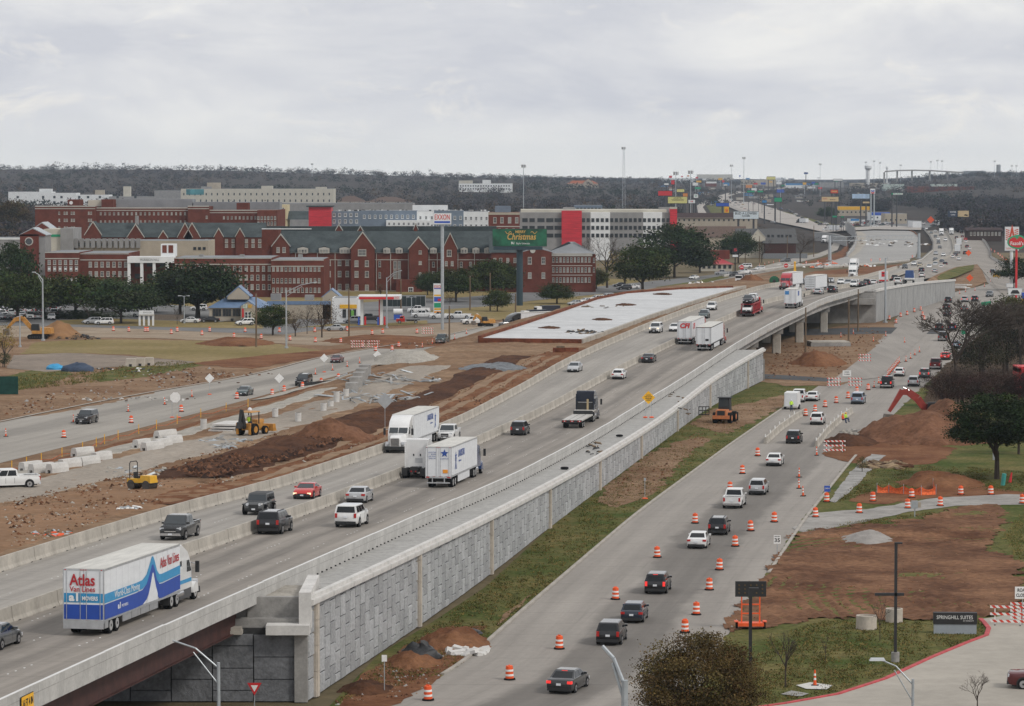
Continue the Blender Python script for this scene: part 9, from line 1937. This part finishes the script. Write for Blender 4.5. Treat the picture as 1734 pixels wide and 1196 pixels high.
# campus oaks
for i,(x,yb,yt,w,lb,kd)in enumerate(((22,520,412,85,'tall dark oak in front of the brick tower','dark'),(30,545,462,110,'broad oak over the crowded car park','oak'),(75,540,470,90,'oak behind the tall lamp pole','oak'),(128,540,462,120,'wide oak left of the shaded white pickup','oak'),(205,548,470,125,'wide dark oak spreading over the street','dark'),(165,528,472,100,'oak in front of the portico steps','oak'),(252,530,482,96,'oak crowning in front of the hall portico','oak'),(335,540,442,150,'huge rounded oak beside the restaurant','dark'),(305,535,456,110,'oak left of the huge rounded one','oak'),(395,445,396,86,'dark oak between the slate hall and the gabled dormitory','dark'),(365,440,402,50,'smaller oak left of the dark oak by the slate hall','oak'),(462,568,517,62,'flat-topped small oak in front of the corner shop','oak'),
  (545,572,506,70,'brown-leaved street tree right of the flat-topped oak','brown'),(500,570,520,40,'half-bare street tree between the oak and the brown one','brown'),(724,500,462,46,'low oak left of the tall petrol sign pole','dark'),(772,512,452,82,'broad oak behind the price sign','oak'),(745,505,460,60,'oak between the petrol pole and the broad oak','dark'),(830,508,440,80,'oak left of the holiday billboard pole','oak'),(855,505,446,60,'oak shading the dormitory link','dark'),(910,492,447,48,'compact dark oak in front of the brick dormitory','dark'),(842,528,490,48,'small round oak on the grass island','oak'),(943,515,479,60,'flat round oak on the grass island beyond the billboard','oak'),(762,516,498,24,'tiny dark tree beside the price sign','brown'),
  (1088,496,415,100,'broad oak standing before the white pad','oak'),(1142,470,380,125,'tall massive dark oak in front of the garage end','dark'),(1185,462,420,60,'dark oak right of the massive one','dark'),(1058,482,418,70,'yellow-leaved tree behind the broad oak','yellow'),(955,412,388,62,'olive tree beneath the red garage tower','olive'),(1250,446,392,70,'dark evergreen left of the gabled flats','dark'),(1262,388,364,26,'pointed evergreen in front of the white billboard','dark'),(1215,382,366,70,'low evergreen row in front of the motel','dark'),(1175,386,370,50,'low evergreen at the motel end','dark'),(1280,395,378,40,'brownish shrub tree behind the gabled flats','brown'),(1400,372,350,36,'round dark shrub beside the far highway','dark'),(60,400,345,60,'brown autumn tree left of the flat brick hall','brown'),(20,400,340,70,'rusty autumn tree at the left edge','russet'),(1230,400,385,50,'evergreen hedge tree by the flats','dark'),(1010,490,455,40,'small olive tree near the end of the hipped dormitory','olive'),(645,505,478,30,'small brown tree by the dormitory porch','brown'),(485,502,470,60,'brown leafless-looking tree before the hall end','brown'))):
 Yb=None
 fn=G if yb>455 else(lambda x,y,Y_=G(x,yb,0).y:Vector((at(x,450,Y_).x,Y_,0)))
 k={'brown':dict(n=1800,clumps=60,size=.022),'yellow':dict(n=2200,clumps=60)}.get(kd,{})
 px_tree(x,yb,yt,w,lb,kd,fn,seed=30+i%6,trunk=.10 if yb-yt>50 else .06,name='street_tree',**k)
for i,(x,yb,yt,w,lb)in enumerate(((1028,488,392,95,'large grey leafless tree before the hipped dormitory'),(1000,470,400,60,'leafless tree between the dormitory and the garage'),(985,430,392,50,'leafless tree under the red garage tower'),(620,400,370,40,'leafless tree in front of the apartment row'),(590,400,360,30,'leafless tree beside the red corner block'),(640,395,355,50,'second leafless tree in front of the apartment row'),(800,400,378,30,'leafless tree by the arched brick block'),(1355,445,392,60,'leafless tree at the bend by the gabled flats'),(1290,445,405,40,'leafless tree beside the diner'),(1200,440,405,40,'leafless tree behind the diner'),(250,440,402,50,'leafless tree over the concrete wing roof'),(300,440,418,60,'leafless shrub behind the roof tower'),(150,545,505,36,'small leafless tree below the wide oak'),(520,566,515,34,'leafless street tree by the corner shop'),(300,550,520,26,'leafless sapling beside the screen wall'),(440,365,345,40,'leafless tree beside the pale yellow building'))):
 px_bare(x,yb,yt,w,lb,seed=30+i%4,levels=6)
# hedge
V,t=leaf_cloud(7000,77,220,.03,hollow=.1);o=link('foliage',mesh_from('foliage',V,t,FM['dark'],7000),bpy.data.objects['hedge']);o.scale=(13,1.6,1.3);o.location=(0,0,.9)
# woodland rising to the skyline: thousands of leafless crowns that read as one mass
def woods(name,label,n,Yr,xr,hr,palette,keep,seed,q=58,size=.095):
 g=np.random.default_rng(seed);protos=[]
 for s in range(6):V,t=leaf_cloud(q,seed+s,9,size,hollow=.15);V[:,2]=V[:,2]*.85+.75;t=1+(t-1)*.3;protos.append((V,t))
 VV=[];TT=[];cnt=0
 while cnt<n:
  Y=math.exp(g.uniform(math.log(Yr[0]),math.log(Yr[1])));px=g.uniform(*xr);X=(px-CXP)/FPX*Y;z=hill(X,Y);py=300+(CAMH-z)/Y*FPX
  if not keep(px,py,Y):continue
  cl=fbm(X,Y*.35,.0028,2,seed)
  if cl<-.42 and Y<5200:continue
  V,t=protos[g.integers(0,6)];h=g.uniform(*hr)*(1+.55*max(0,fbm(X,Y,.006,2,seed+3)));a=g.uniform(0,6.28);ca,sa=math.cos(a),math.sin(a);w=h*g.uniform(.42,.6)
  P=V*np.array([w,w,h*.55]);P=np.stack([P[:,0]*ca-P[:,1]*sa+X,P[:,0]*sa+P[:,1]*ca+Y,P[:,2]+z],1);VV.append(P);ev=len(palette)>5 and nz(X,Y*.4,.005,seed+5)>.28;TT.append(t*np.array(palette[4]if ev else palette[g.integers(0,len(palette))])[None]*g.uniform(.7,1.3));cnt+=1
 V=np.concatenate(VV);T=np.concatenate(TT);me=mesh_from(name,V,T,attr_mat('wood_tint',(1,1,1)),len(V)//4);o=link(name,me);return tag(o,label,'woodland',kind='stuff')
GB=[(.042,.036,.038),(.038,.035,.038),(.050,.040,.036),(.035,.033,.037),(.020,.025,.017),(.066,.045,.028),(.042,.038,.041)]
def clear(px,py,Y):
 if inpoly(px,py,[(a,b)for a,b in FHP])or inpoly(px,py+2.5,[(a,b)for a,b in FHP]):return False
 if 1180<px<1440 and py>316 and nz(px,py*4,.05,2)>-.25:return False
 if px>1420 and py>366:return False
 if py>352 and px>1150:return False
 return True
woods('woodland','grey-brown leafless woodland covering the rising land to the skyline',6500,(1650,9000),(-60,1800),(9,15),GB,clear,5)
woods('woodland','dark leafless wood on the right behind the far ramp billboards',1800,(1900,3400),(1500,1790),(10,16),[(a*1.25,b*1.28,c*1.35)for a,b,c in GB[:5]],lambda x,y,Y:x>1600 or y<350+(x-1500)*.1,6)
woods('woodland','dark leafless wood left of the far highway bend',700,(2300,3300),(1310,1500),(9,14),GB[:5],lambda x,y,Y:322<y<347+(x-1310)*.06 and y>318+(1340-x)*.3,7)
woods('woodland','leafless trees between the campus and the far office block',2200,(1500,2600),(-60,1160),(8,13),GB,lambda x,y,Y:True,8)
woods('woodland','scattered roadside trees along the far highway shops',260,(2400,5000),(1180,1520),(6,10),GB[3:],lambda x,y,Y:y<332 or(y<350 and x<1215),9)
# ================================================================ HAZE: one box of even air round camera and place
m=MB();m.box(-3600,3600,-60,10500,-6,130,M['white']);m.mats=[]
me=bpy.data.meshes.new('haze');me.from_pydata(m.v,[],m.f);hzm=bpy.data.materials.new('haze');hzm.use_nodes=True;n=hzm.node_tree.nodes;n.clear();pv=n.new('ShaderNodeVolumePrincipled');pv.inputs['Color'].default_value=(.68,.83,1.0,1);pv.inputs['Density'].default_value=HAZE;pv.inputs['Anisotropy'].default_value=.2;ou=n.new('ShaderNodeOutputMaterial');hzm.node_tree.links.new(pv.outputs[0],ou.inputs['Volume']);me.materials.append(hzm)
tag(link('haze',me),'pale thin winter haze over the whole valley','haze',kind='stuff')
